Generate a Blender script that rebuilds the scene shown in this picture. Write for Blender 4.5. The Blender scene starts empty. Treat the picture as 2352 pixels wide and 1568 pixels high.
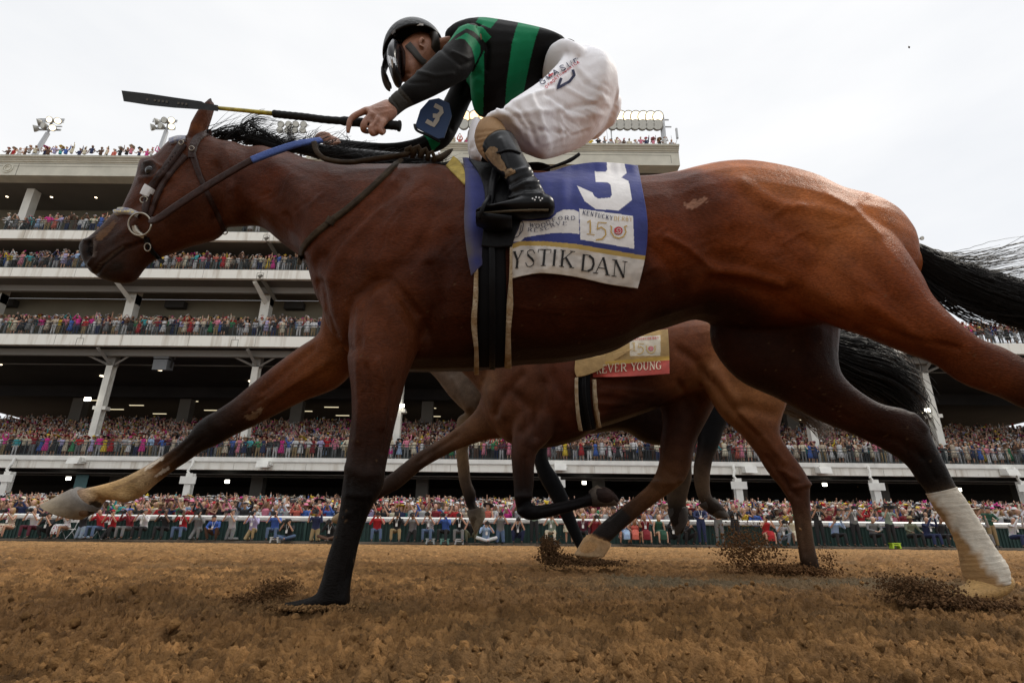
import bpy, bmesh, math, random
import numpy as np
from mathutils import Vector, Matrix
from mathutils.bvhtree import BVHTree
rnd = random.Random(7)
nrs = np.random.RandomState(11)
SC = bpy.context.scene
# ---------------------------------------------------------------- camera, sky, sun, exposure
PITCH = 19.76; ROLL = 0.0095; FPX = 1280.0; CW, CH = 2352.0, 1568.0; CAMH = 0.161
cam_d = bpy.data.cameras.new("camera"); cam = bpy.data.objects.new("camera", cam_d)
SC.collection.objects.link(cam); SC.camera = cam
cam_d.sensor_width = 36.0; cam_d.lens = FPX / CW * 36.0
cam_d.clip_start = 0.02; cam_d.clip_end = 3000
CAMLOC = Vector((0, 0, CAMH))
CAMROT = Matrix.Rotation(math.radians(90 + PITCH), 3, 'X') @ Matrix.Rotation(ROLL, 3, 'Z')
cam.matrix_world = Matrix.Translation(CAMLOC) @ CAMROT.to_4x4()
SUN_EL, SUN_AZ = 48.0, 70.0      # azimuth measured from +Y (up the track side) towards +X
world = bpy.data.worlds.new("World"); SC.world = world; world.use_nodes = True
wn = world.node_tree.nodes; wl = world.node_tree.links; wn.clear()
w_out = wn.new('ShaderNodeOutputWorld'); w_bg = wn.new('ShaderNodeBackground')
w_sky = wn.new('ShaderNodeTexSky'); w_sky.sky_type = 'NISHITA'; w_sky.sun_disc = False
w_sky.sun_elevation = math.radians(SUN_EL); w_sky.sun_rotation = math.radians(SUN_AZ)
w_tc = wn.new('ShaderNodeTexCoord'); w_no = wn.new('ShaderNodeTexNoise'); w_cr = wn.new('ShaderNodeValToRGB')
w_map = wn.new('ShaderNodeMapping'); w_map.inputs['Scale'].default_value = (1, 1, 3.0)
w_no.inputs['Scale'].default_value = 2.2; w_no.inputs['Detail'].default_value = 5
w_cr.color_ramp.elements[0].position = .3; w_cr.color_ramp.elements[0].color = (9.6, 9.8, 10.1, 1)
w_cr.color_ramp.elements[1].position = .7; w_cr.color_ramp.elements[1].color = (11.2, 11.2, 11.2, 1)
w_mix = wn.new('ShaderNodeMixRGB'); w_mix.inputs[0].default_value = 0.93
wl.new(w_tc.outputs['Generated'], w_map.inputs[0]); wl.new(w_map.outputs[0], w_no.inputs['Vector'])
wl.new(w_no.outputs['Fac'], w_cr.inputs[0]); wl.new(w_sky.outputs[0], w_mix.inputs[1]); wl.new(w_cr.outputs[0], w_mix.inputs[2])
w_sep = wn.new('ShaderNodeSeparateXYZ'); wl.new(w_tc.outputs['Generated'], w_sep.inputs[0])
w_mr = wn.new('ShaderNodeMapRange'); w_mr.inputs['From Min'].default_value = 0.80; w_mr.inputs['From Max'].default_value = 1.0; w_mr.inputs['To Min'].default_value = .95; w_mr.inputs['To Max'].default_value = 3.0
wl.new(w_sep.outputs['Z'], w_mr.inputs['Value'])      # overcast: the zenith is brighter than the horizon
w_sc = wn.new('ShaderNodeVectorMath'); w_sc.operation = 'SCALE'; wl.new(w_mix.outputs[0], w_sc.inputs[0]); wl.new(w_mr.outputs[0], w_sc.inputs['Scale'])
wl.new(w_sc.outputs[0], w_bg.inputs[0]); w_bg.inputs[1].default_value = 0.1
wl.new(w_bg.outputs[0], w_out.inputs[0])
sun_d = bpy.data.lights.new("sun", 'SUN'); sun_d.energy = 1.5; sun_d.angle = math.radians(10); sun_d.color = (1, .93, .82)
sun = bpy.data.objects.new("sun", sun_d); SC.collection.objects.link(sun)
_sv = Vector((math.sin(math.radians(SUN_AZ)) * math.cos(math.radians(SUN_EL)), math.cos(math.radians(SUN_AZ)) * math.cos(math.radians(SUN_EL)), math.sin(math.radians(SUN_EL))))
sun.rotation_euler = _sv.to_track_quat('Z', 'Y').to_euler()
sun["kind"] = "helper"; cam["kind"] = "helper"
SC.view_settings.view_transform = 'Standard'; SC.view_settings.look = 'None'
SC.view_settings.exposure = 0.0; SC.view_settings.gamma = 1.0
SC.cycles.max_bounces = 6; SC.cycles.diffuse_bounces = 3; SC.cycles.glossy_bounces = 2
# ---------------------------------------------------------------- measuring helpers
_R = np.array(CAMROT); _C = np.array(CAMLOC)
def U(px, py, Y):
    "point in the vertical plane Y metres up the track that the sight line through (px,py) of the 2352-wide measuring grid meets"
    d = _R @ np.array([(px - CW / 2) / FPX, -(py - CH / 2) / FPX, -1.0])
    return _C + d * (Y / d[1])
def rayd(px, py):
    d = _R @ np.array([(px - CW / 2) / FPX, -(py - CH / 2) / FPX, -1.0])
    return Vector(d).normalized()
def PROJ(P):
    q = (np.asarray(P) - _C) @ _R
    z = -q[..., 2]
    return np.stack([q[..., 0] / z * FPX + CW / 2, -q[..., 1] / z * FPX + CH / 2], -1)
# ---------------------------------------------------------------- materials
def nodemat(name):
    m = bpy.data.materials.new(name); m.use_nodes = True
    nt = m.node_tree; b = nt.nodes['Principled BSDF']
    return m, nt, b
def mat(name, col, rough=.6, metal=0, noise=0.0, nscale=20, bump=0.0, bscale=60, emit=None, spec=None, coat=0, sheen=0, col2=None):
    m, nt, b = nodemat(name)
    b.inputs['Base Color'].default_value = (*col, 1); b.inputs['Roughness'].default_value = rough; b.inputs['Metallic'].default_value = metal
    if spec is not None: b.inputs['Specular IOR Level'].default_value = spec
    if coat: b.inputs['Coat Weight'].default_value = coat; b.inputs['Coat Roughness'].default_value = .15
    if sheen: b.inputs['Sheen Weight'].default_value = sheen
    tc = nt.nodes.new('ShaderNodeTexCoord')
    if noise or col2:
        n = nt.nodes.new('ShaderNodeTexNoise'); n.inputs['Scale'].default_value = nscale; n.inputs['Detail'].default_value = 6
        nt.links.new(tc.outputs['Object'], n.inputs['Vector'])
        r = nt.nodes.new('ShaderNodeValToRGB'); r.color_ramp.elements[0].position = .35; r.color_ramp.elements[1].position = .68
        c2 = col2 if col2 else tuple(c * (1 - noise) for c in col)
        r.color_ramp.elements[0].color = (*c2, 1); r.color_ramp.elements[1].color = (*(col if col2 else tuple(min(1, c * (1 + noise * .5)) for c in col)), 1)
        nt.links.new(n.outputs['Fac'], r.inputs[0]); nt.links.new(r.outputs[0], b.inputs['Base Color'])
    if bump:
        n2 = nt.nodes.new('ShaderNodeTexNoise'); n2.inputs['Scale'].default_value = bscale; n2.inputs['Detail'].default_value = 5
        nt.links.new(tc.outputs['Object'], n2.inputs['Vector'])
        bp = nt.nodes.new('ShaderNodeBump'); bp.inputs['Strength'].default_value = bump; bp.inputs['Distance'].default_value = .01
        nt.links.new(n2.outputs['Fac'], bp.inputs['Height']); nt.links.new(bp.outputs[0], b.inputs['Normal'])
    if emit: b.inputs['Emission Color'].default_value = (*emit[:3], 1); b.inputs['Emission Strength'].default_value = emit[3]
    return m
def objcol(name, rough=.8, pattern=False, sheen=.2):
    "cloth and skin of the small figures: the colour is each figure's own object colour"
    m, nt, b = nodemat(name)
    oi = nt.nodes.new('ShaderNodeObjectInfo'); b.inputs['Roughness'].default_value = rough
    n = nt.nodes.new('ShaderNodeTexNoise'); n.inputs['Scale'].default_value = 9; tc = nt.nodes.new('ShaderNodeTexCoord')
    nt.links.new(tc.outputs['Object'], n.inputs['Vector'])
    mx = nt.nodes.new('ShaderNodeMixRGB'); mx.blend_type = 'MULTIPLY'; mx.inputs[0].default_value = .35
    nt.links.new(oi.outputs['Color'], mx.inputs[1]); nt.links.new(n.outputs['Color'], mx.inputs[2])
    last = mx.outputs[0]
    if pattern:
        v = nt.nodes.new('ShaderNodeTexVoronoi'); v.inputs['Scale'].default_value = 11; nt.links.new(tc.outputs['Object'], v.inputs['Vector'])
        r = nt.nodes.new('ShaderNodeValToRGB'); r.color_ramp.interpolation = 'CONSTANT'
        r.color_ramp.elements[0].color = (.35, .02, .03, 1); r.color_ramp.elements[1].position = .32; r.color_ramp.elements[1].color = (1, 1, 1, 1)
        nt.links.new(v.outputs['Distance'], r.inputs[0])
        m2 = nt.nodes.new('ShaderNodeMixRGB'); m2.blend_type = 'MULTIPLY'; m2.inputs[0].default_value = 1
        nt.links.new(last, m2.inputs[1]); nt.links.new(r.outputs[0], m2.inputs[2]); last = m2.outputs[0]
    nt.links.new(last, b.inputs['Base Color'])
    return m
def attrmat(name, fine=0, ior=None, rough=.5, bump=.0, bscale=(30, 30, 30), sheen=0, noise=.3, nscale=14, coat=0, spec=.5, grain=0):
    "colour comes from the mesh's own 'Col' attribute (the thing's real colour), broken up by noise"
    m, nt, b = nodemat(name)
    a = nt.nodes.new('ShaderNodeAttribute'); a.attribute_name = 'Col'
    tc = nt.nodes.new('ShaderNodeTexCoord'); mp = nt.nodes.new('ShaderNodeMapping'); mp.inputs['Scale'].default_value = bscale
    nt.links.new(tc.outputs['Object'], mp.inputs[0])
    n = nt.nodes.new('ShaderNodeTexNoise'); n.inputs['Scale'].default_value = nscale; n.inputs['Detail'].default_value = 8; n.inputs['Roughness'].default_value = .65
    nt.links.new(tc.outputs['Object'], n.inputs['Vector'])
    mr = nt.nodes.new('ShaderNodeMapRange'); mr.inputs['From Min'].default_value = .3; mr.inputs['From Max'].default_value = .7
    mr.inputs['To Min'].default_value = 1 - noise; mr.inputs['To Max'].default_value = 1 + noise * .6
    nt.links.new(n.outputs['Fac'], mr.inputs['Value'])
    mx = nt.nodes.new('ShaderNodeVectorMath'); mx.operation = 'SCALE'
    nt.links.new(a.outputs['Color'], mx.inputs[0]); nt.links.new(mr.outputs[0], mx.inputs['Scale'])
    nt.links.new(mx.outputs[0], b.inputs['Base Color'])
    b.inputs['Roughness'].default_value = rough; b.inputs['Specular IOR Level'].default_value = spec
    if sheen: b.inputs['Sheen Weight'].default_value = sheen; b.inputs['Sheen Roughness'].default_value = .35
    if coat: b.inputs['Coat Weight'].default_value = coat
    if ior: b.inputs['IOR'].default_value = ior
    if bump:
        n2 = nt.nodes.new('ShaderNodeTexNoise'); n2.inputs['Scale'].default_value = 1; n2.inputs['Detail'].default_value = 7; n2.inputs['Roughness'].default_value = .6
        nt.links.new(mp.outputs[0], n2.inputs['Vector'])
        bp = nt.nodes.new('ShaderNodeBump'); bp.inputs['Strength'].default_value = bump; bp.inputs['Distance'].default_value = .01
        nt.links.new(n2.outputs['Fac'], bp.inputs['Height']); nt.links.new(bp.outputs[0], b.inputs['Normal'])
        if fine:
            mp3 = nt.nodes.new('ShaderNodeMapping'); mp3.inputs['Scale'].default_value = (90, 300, 300); mp3.inputs['Rotation'].default_value = (0, .5, 0); nt.links.new(tc.outputs['Object'], mp3.inputs[0])
            n3 = nt.nodes.new('ShaderNodeTexNoise'); n3.inputs['Scale'].default_value = 1; n3.inputs['Detail'].default_value = 4; nt.links.new(mp3.outputs[0], n3.inputs['Vector'])
            b3 = nt.nodes.new('ShaderNodeBump'); b3.inputs['Strength'].default_value = fine; b3.inputs['Distance'].default_value = .002
            nt.links.new(n3.outputs['Fac'], b3.inputs['Height']); nt.links.new(bp.outputs[0], b3.inputs['Normal']); nt.links.new(b3.outputs[0], b.inputs['Normal'])
            mf = nt.nodes.new('ShaderNodeMapRange'); mf.inputs['From Min'].default_value = .3; mf.inputs['From Max'].default_value = .7; mf.inputs['To Min'].default_value = .72; mf.inputs['To Max'].default_value = 1.3; nt.links.new(n3.outputs['Fac'], mf.inputs['Value'])
            s3 = nt.nodes.new('ShaderNodeVectorMath'); s3.operation = 'SCALE'; nt.links.new(mx.outputs[0], s3.inputs[0]); nt.links.new(mf.outputs[0], s3.inputs['Scale']); nt.links.new(s3.outputs[0], b.inputs['Base Color'])
    return m
# ---------------------------------------------------------------- object helpers
def tag(o, label=None, cat=None, group=None, kind=None):
    if label: o["label"] = label
    if cat: o["category"] = cat
    if group: o["group"] = group
    if kind: o["kind"] = kind
    return o
def link(o, parent=None):
    SC.collection.objects.link(o)
    if parent is not None: o.parent = parent; o.matrix_parent_inverse = Matrix.Translation(-parent.location)
    return o
def mesh(name, verts, faces, m=None, parent=None, smooth=True, loc=None, col=None):
    me = bpy.data.meshes.new(name)
    if isinstance(faces, np.ndarray):
        v = np.asarray(verts, dtype=np.float32); nf, k = faces.shape
        me.vertices.add(len(v)); me.vertices.foreach_set('co', v.ravel())
        me.loops.add(nf * k); me.polygons.add(nf)
        me.loops.foreach_set('vertex_index', faces.astype(np.int32).ravel())
        me.polygons.foreach_set('loop_start', np.arange(0, nf * k, k, dtype=np.int32))
        me.update(calc_edges=True)
    else:
        me.from_pydata([tuple(map(float, p)) for p in verts], [], faces); me.update()
    if smooth: me.polygons.foreach_set('use_smooth', np.ones(len(me.polygons), dtype=bool))
    if col is not None: setcol(me, col)
    if m: me.materials.append(m)
    o = bpy.data.objects.new(name, me)
    if loc is not None: o.location = loc
    link(o, parent)
    return o
def setcol(me, col):
    a = me.color_attributes.get('Col') or me.color_attributes.new('Col', 'FLOAT_COLOR', 'POINT')
    c = np.ones((len(me.vertices), 4), dtype=np.float32); c[:, :3] = col
    a.data.foreach_set('color', c.ravel())
def empty(name, loc=(0, 0, 0)):
    o = bpy.data.objects.new(name, None); o.location = loc; o.empty_display_size = .1; link(o)
    return o
class MB:
    "collects shapes into one mesh"
    def __init__(s): s.v = []; s.f = []; s.n = 0
    def add(s, v, f):
        s.v.extend([tuple(map(float, p)) for p in v]); s.f.extend([tuple(i + s.n for i in q) for q in f]); s.n += len(v)
    def box(s, x0, x1, y0, y1, z0, z1):
        v = [(x0, y0, z0), (x1, y0, z0), (x1, y1, z0), (x0, y1, z0), (x0, y0, z1), (x1, y0, z1), (x1, y1, z1), (x0, y1, z1)]
        s.add(v, [(0, 3, 2, 1), (4, 5, 6, 7), (0, 1, 5, 4), (1, 2, 6, 5), (2, 3, 7, 6), (3, 0, 4, 7)])
    def prism(s, poly, axis, t0, t1):
        n = len(poly)
        def P(a, b, t): return {'x': (t, a, b), 'y': (a, t, b), 'z': (a, b, t)}[axis]
        v = [P(a, b, t0) for a, b in poly] + [P(a, b, t1) for a, b in poly]
        s.add(v, [tuple(range(n))[::-1], tuple(range(n, 2 * n))] + [(i, (i + 1) % n, (i + 1) % n + n, i + n) for i in range(n)])
    def tube(s, pts, rad, n=8, cap=True, flat=1.0, up=None):
        v, f = tubemesh(pts, rad, n, cap, flat, up); s.add(v, f)
    def build(s, name, m=None, parent=None, smooth=False, **k): return mesh(name, s.v, s.f, m, parent, smooth, **k)
def tubemesh(pts, rad, n=8, cap=True, flat=1.0, up=None):
    pts = [np.asarray(p, float) for p in pts]; N = len(pts)
    rad = [rad] * N if not hasattr(rad, '__len__') else list(rad)
    v = []; f = []; prev = None
    for i in range(N):
        t = pts[min(i + 1, N - 1)] - pts[max(i - 1, 0)]; t = t / (np.linalg.norm(t) + 1e-9)
        a = np.asarray(up if up is not None else (prev if prev is not None else ((0, 0, 1) if abs(t[2]) < .9 else (1, 0, 0))), float)
        a = a - t * a.dot(t); a /= (np.linalg.norm(a) + 1e-9); b = np.cross(t, a); prev = a
        for k in range(n):
            w = 2 * math.pi * k / n; v.append(pts[i] + rad[i] * (a * math.cos(w) + b * math.sin(w) * flat))
    for i in range(N - 1):
        for k in range(n):
            f.append((i * n + k, i * n + (k + 1) % n, (i + 1) * n + (k + 1) % n, (i + 1) * n + k))
    if cap: f.append(tuple(range(n))[::-1]); f.append(tuple(range((N - 1) * n, N * n)))
    return v, f
def catmull(P, sub):
    P = np.asarray(P, float); out = []
    n = len(P)
    for i in range(n - 1):
        p0, p1, p2, p3 = P[max(i - 1, 0)], P[i], P[i + 1], P[min(i + 2, n - 1)]
        for k in range(sub):
            t = k / sub
            out.append(.5 * ((2 * p1) + (-p0 + p2) * t + (2 * p0 - 5 * p1 + 4 * p2 - p3) * t * t + (-p0 + 3 * p1 - 3 * p2 + p3) * t ** 3))
    out.append(P[-1]); return np.array(out)
def sections(st, sub=4):
    """st rows: ax,ay,bx,by,Yc,a : two outline points of a body section, its distance and half depth.
    Returns centre, in-plane half axis, depth half axis of every (interpolated) section, solved so that the solid's outline passes through both."""
    S = catmull(np.array([r[:6] for r in st], float), sub)
    A = np.array([U(r[0], r[1], r[4]) for r in S]); B = np.array([U(r[2], r[3], r[4]) for r in S])
    Cn = (A + B) / 2; out = []
    N = len(S)
    for i in range(N):
        t = Cn[min(i + 2, N - 1)] - Cn[max(i - 2, 0)]; t[1] = 0; t /= np.linalg.norm(t)
        # blend the section direction between the true normal and the line A-B so rings do not cross
        ab = A[i] - B[i]; ab[1] = 0; L = np.linalg.norm(ab); ab = ab / L
        nrm = np.array([-t[2], 0, t[0]]); nrm = nrm if nrm.dot(ab) > 0 else -nrm
        u = ab; tt = np.array([u[2], 0, -u[0]])
        Y = S[i][4]; a = S[i][5]
        p0 = _C.dot(u); pA = A[i].dot(u); pB = B[i].dot(u)
        sA = (pA - p0) / Y; sB = (pB - p0) / Y
        D = pA - pB; mx = D / (abs(sA) + abs(sB) + 1e-6) * .93; a = min(a, mx)
        lo, hi = 0.0, D
        for _ in range(40):
            b = (lo + hi) / 2
            if math.sqrt(a * a * sA * sA + b * b) + math.sqrt(a * a * sB * sB + b * b) > D: hi = b
            else: lo = b
        pc = pA - math.sqrt(a * a * sA * sA + b * b)
        c = Cn[i] + u * (pc - Cn[i].dot(u)); c[1] = Y
        out.append((c, u * b, np.array([0, a, 0]), a))
    return out
def loftmesh(secs, n=20, power=2.0, cap=True):
    v = []; f = []
    N = len(secs)
    for c, u, d, a in secs:
        for k in range(n):
            w = 2 * math.pi * k / n; cu, sd = math.cos(w), math.sin(w)
            if power != 2.0:
                cu = math.copysign(abs(cu) ** (2 / power), cu); sd = math.copysign(abs(sd) ** (2 / power), sd)
            v.append(c + u * cu + d * sd)
    for i in range(N - 1):
        for k in range(n): f.append((i * n + k, i * n + (k + 1) % n, (i + 1) * n + (k + 1) % n, (i + 1) * n + k))
    for e, i0 in ((0, 0), (1, (N - 1) * n)):   # domed ends
        c, u, d, a = secs[0] if e == 0 else secs[-1]; c2 = secs[1][0] if e == 0 else secs[-2][0]
        dr = c - c2; dr = dr / (np.linalg.norm(dr) + 1e-9); hgt = min(np.linalg.norm(u), a) * .6
        base = i0; last = None
        for q in (.7,):
            s = len(v)
            for k in range(n): v.append(c + (np.array(v[i0 + k]) - c) * q + dr * hgt * .7)
            for k in range(n):
                k2 = (k + 1) % n
                f.append((s + k, s + k2, base + k2, base + k) if e == 0 else (base + k, base + k2, s + k2, s + k))
            base = s
        s = len(v); v.append(c + dr * hgt)
        for k in range(n):
            k2 = (k + 1) % n
            f.append((s, base + k2, base + k) if e == 0 else (s, base + k, base + k2))
    return v, f
def remeshed(parts, voxel, smooth=4, fac=.5):
    "joins closed shapes into ONE continuous skin; returns verts, faces"
    mb = MB()
    for v, f in parts: mb.add(v, f)
    me = bpy.data.meshes.new("tmp"); me.from_pydata(mb.v, [], mb.f)
    o = bpy.data.objects.new("tmp", me); SC.collection.objects.link(o)
    r = o.modifiers.new("r", 'REMESH'); r.mode = 'VOXEL'; r.voxel_size = voxel; r.adaptivity = 0
    if smooth:
        s = o.modifiers.new("s", 'SMOOTH'); s.factor = fac; s.iterations = smooth
    dg = bpy.context.evaluated_depsgraph_get(); ev = o.evaluated_get(dg); m2 = ev.to_mesh()
    n = len(m2.vertices); v = np.empty(n * 3, dtype=np.float32); m2.vertices.foreach_get('co', v); v = v.reshape(-1, 3)
    nl = len(m2.loops); li = np.empty(nl, dtype=np.int32); m2.loops.foreach_get('vertex_index', li)
    ls = np.empty(len(m2.polygons), dtype=np.int32); m2.polygons.foreach_get('loop_start', ls)
    lt = np.empty(len(m2.polygons), dtype=np.int32); m2.polygons.foreach_get('loop_total', lt)
    if (lt == 4).all(): fc = li.reshape(-1, 4)
    else: fc = [tuple(li[a:a + b]) for a, b in zip(ls, lt)]
    ev.to_mesh_clear(); bpy.data.objects.remove(o); bpy.data.meshes.remove(me)
    return v, fc
def subdiv(v, f):
    "splits every quad in four"
    f = np.asarray(f); n = len(v); E = np.concatenate([np.stack([f[:, i], f[:, (i + 1) % 4]], 1) for i in range(4)]); E = np.sort(E, 1); key = E[:, 0].astype(np.int64) * (n + 1) + E[:, 1]
    u, first, inv = np.unique(key, return_index=True, return_inverse=True); mid = (v[E[first, 0]] + v[E[first, 1]]) / 2; m = inv.reshape(4, -1).T + n; c = v[f].mean(1); ci = n + len(u) + np.arange(len(f))
    F = np.concatenate([np.stack([f[:, i], m[:, i], ci, m[:, (i + 3) % 4]], 1) for i in range(4)]); return np.concatenate([v, mid, c]).astype(np.float32), F
def vnormals(v, f):
    f = np.asarray(f); n = np.zeros_like(v)
    a, b, c, d = (v[f[:, i]] for i in range(4)); fn = np.cross(c - a, d - b)
    for i in range(4): np.add.at(n, f[:, i], fn)
    return n / (np.linalg.norm(n, axis=1)[:, None] + 1e-12)
def polydist(P, L):
    L = np.asarray(L, float); best = np.full(len(P), 1e9)
    if len(L) == 1: return np.linalg.norm(P - L[0], axis=1)
    for a, b in zip(L[:-1], L[1:]):
        ab = b - a; t = np.clip(((P - a) @ ab) / (ab @ ab + 1e-9), 0, 1)
        best = np.minimum(best, np.linalg.norm(P - (a + t[:, None] * ab), axis=1))
    return best
def inpoly(P, poly):
    poly = np.asarray(poly, float); x, y = P[:, 0], P[:, 1]; r = np.zeros(len(P), bool); j = len(poly) - 1
    for i in range(len(poly)):
        xi, yi = poly[i]; xj, yj = poly[j]
        c = ((yi > y) != (yj > y)) & (x < (xj - xi) * (y - yi) / (yj - yi + 1e-12) + xi); r ^= c; j = i
    return r
def sculpt(v, f, strokes, both=False):
    "raise or sink muscle lines: (points, width, height in metres) on the near side"
    nrm = vnormals(v, f); P = PROJ(v); face = np.clip(-(nrm[:, 1]) * 1.6 + .15, 0, 1)
    if both: face = np.clip(np.abs(nrm[:, 1]) * 1.6 + .1, 0, 1)
    off = np.zeros(len(v))
    for L, w, h in strokes:
        d = polydist(P, L); off += h * np.exp(-(d / w) ** 2) * face
    return (v + nrm * off[:, None]).astype(np.float32)
def idwcol(v, seeds, power=5):
    "seeds: (point, radius, colour)"
    P = np.array([s[0] for s in seeds]); R = np.array([s[1] for s in seeds]); Cc = np.array([s[2] for s in seeds])
    out = np.zeros((len(v), 3))
    for i in range(0, len(v), 20000):
        d = np.linalg.norm(v[i:i + 20000, None, :] - P[None], axis=2) / R[None]
        w = 1 / (d ** power + 1e-3); out[i:i + 20000] = (w @ Cc) / w.sum(1)[:, None]
    return out
def bvh_of(v, f): return BVHTree.FromPolygons([tuple(map(float, p)) for p in v], [tuple(int(i) for i in q) for q in f])
CV = Vector(CAMLOC)
def hit(bvh, px, py, lift=0.0, fallY=None):
    d = rayd(px, py); r = bvh.ray_cast(CV, d)
    if r[0] is None:
        if fallY is None: return None, None
        return Vector(U(px, py, fallY)), Vector((0, -1, 0))
    n = r[1] if r[1].dot(d) < 0 else -r[1]
    return r[0] + n * lift - d * lift * .3, n
# ================================================================ HORSES
BAY = (.115, .043, .019); BAYD = (.058, .021, .012); BAYO = (.36, .110, .028); BLK = (.008, .0085, .010); TAN = (.44, .27, .11); MUZ = (.016, .012, .011); WHT = (.5, .46, .38)  # BAYO: orange bay, brightened to paint in the light on the rump
M_coat = attrmat("horse_coat", fine=.9, ior=1.4, rough=.42, bump=.28, bscale=(30, 30, 55), noise=.38, nscale=10, spec=.08)
M_hair = mat("horse_hair", (.008, .007, .0065), rough=.5, spec=.2)
M_hairb = mat("brown_horse_hair", (.09, .06, .04), rough=.5)
DK = np.array((.69, .50, .37))
def horse_body(parent, lofts, seeds, strokes, voxel, extra=(), smooth=5, name="body", fcol=None, dk=None):
    parts = []; sd = list(seeds)
    for st, cols, pw in lofts:
        sub = 4; secs = sections(st, sub); parts.append(loftmesh(secs, 24, pw))
        for i, (c, u, d, a) in enumerate(secs):
            q = i / sub; c0 = cols[min(int(q), len(cols) - 1)]; c1 = cols[min(int(q) + 1, len(cols) - 1)]; t = q - int(q)
            if c0 is None or c1 is None: continue
            sd.append((c, (np.linalg.norm(u) + a) / 2, tuple(np.array(c0) * (1 - t) + np.array(c1) * t)))
    parts += list(extra)
    v, f = remeshed(parts, voxel, smooth)
    v = sculpt(v, f, [(a_, b_, c_ * 1.2) for a_, b_, c_ in strokes])
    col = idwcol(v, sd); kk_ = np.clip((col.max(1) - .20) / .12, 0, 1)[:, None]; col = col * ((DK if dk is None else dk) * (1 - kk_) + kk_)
    if fcol: col = fcol(v, col)
    o = mesh(name, v, np.asarray(f), M_coat, parent, col=col)
    return o, v, f
# ---- main horse (outline stations on the 2352-wide measuring grid, then distance and half depth)
YM = 1.72
head = [(188, 570, 196, 596, YM, .02), (199, 550, 205, 620, YM, .042), (219, 541, 222, 640, YM, .055), (246, 514, 263, 652, YM, .058), (266, 490, 301, 649, YM, .058),
        (287, 478, 324, 620, YM, .062), (301, 450, 352, 598, YM, .07), (311, 425, 395, 583, YM, .082), (318, 398, 440, 566, YM, .092), (325, 366, 490, 552, YM, .10),
        (357, 357, 513, 534, YM, .105), (393, 322, 528, 505, YM, .10), (430, 312, 537, 480, YM, .095), (466, 306, 545, 450, YM, .08)]
neck = [(440, 314, 480, 520, YM, .09), (482, 308, 512, 524, YM, .095), (515, 318, 548, 523, YM, .10), (552, 322, 596, 525, YM, .11), (612, 338, 640, 560, YM, .125),
        (675, 346, 686, 597, YM, .14), (735, 366, 716, 640, YM, .165), (800, 374, 731, 700, YM, .19), (880, 380, 760, 760, YM, .2)]
torso = [(775, 410, 738, 700, YM, .13), (805, 380, 770, 790, YM, .19), (880, 379, 862, 845, YM, .235), (960, 380, 945, 853, YM, .255), (1030, 385, 1030, 852, YM, .27), (1100, 388, 1100, 850, YM, .285),
         (1200, 394, 1192, 837, YM, .295), (1300, 400, 1303, 830, YM, .30), (1400, 404, 1412, 808, YM, .285), (1470, 404, 1482, 773, YM, .27), (1545, 390, 1550, 752, YM, .262),
         (1621, 370, 1625, 735, YM, .262), (1700, 368, 1710, 760, YM, .262), (1808, 391, 1800, 770, YM, .262), (1870, 423, 1880, 760, YM, .25), (1932, 440, 1950, 740, YM, .235),
         (1982, 463, 2010, 725, YM, .2), (2025, 505, 2050, 700, YM, .16), (2048, 545, 2075, 670, YM, .1)]
near_hind = [(1900, 435, 1720, 655, 1.64, .14), (1975, 462, 1790, 692, 1.61, .145), (2053, 536, 1860, 727, 1.58, .135), (2115, 624, 1932, 757, 1.56, .115), (2142, 676, 1987, 775, 1.55, .10), (2189, 726, 2066, 809, 1.53, .085),
             (2244, 770, 2142, 838, 1.52, .07), (2295, 790, 2215, 886, 1.51, .06), (2352, 822, 2304, 918, 1.50, .052), (2425, 862, 2385, 950, 1.5, .045), (2500, 858, 2490, 925, 1.5, .036),
             (2580, 850, 2580, 900, 1.5, .03), (2650, 830, 2665, 885, 1.5, .034), (2690, 800, 2730, 850, 1.5, .034), (2710, 770, 2790, 800, 1.5, .045), (2730, 750, 2800, 765, 1.5, .03)]
far_hind = [(1640, 690, 1950, 640, 1.84, .13), (1630, 777, 1934, 760, 1.85, .125), (1688, 862, 1929, 835, 1.86, .11), (1785, 912, 1950, 880, 1.87, .09), (1870, 960, 2018, 926, 1.88, .075),
            (1960, 999, 2085, 941, 1.88, .062), (2040, 1040, 2127, 980, 1.88, .055), (2085, 1072, 2143, 1015, 1.88, .048), (2108, 1106, 2172, 1068, 1.88, .042), (2129, 1133, 2194, 1112, 1.88, .036),
            (2147, 1167, 2224, 1160, 1.88, .034), (2182, 1213, 2254, 1206, 1.88, .033), (2204, 1270, 2283, 1256, 1.88, .036), (2212, 1310, 2312, 1296, 1.88, .042), (2222, 1345, 2318, 1332, 1.88, .042), (2240, 1362, 2305, 1360, 1.88, .03)]
far_hind_foot = [(2316, 1318, 2296, 1372, 1.88, .04), (2275, 1328, 2268, 1382, 1.87, .042), (2228, 1338, 2236, 1384, 1.86, .046), (2204, 1352, 2210, 1384, 1.85, .046), (2192, 1368, 2196, 1382, 1.85, .03)]
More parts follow.
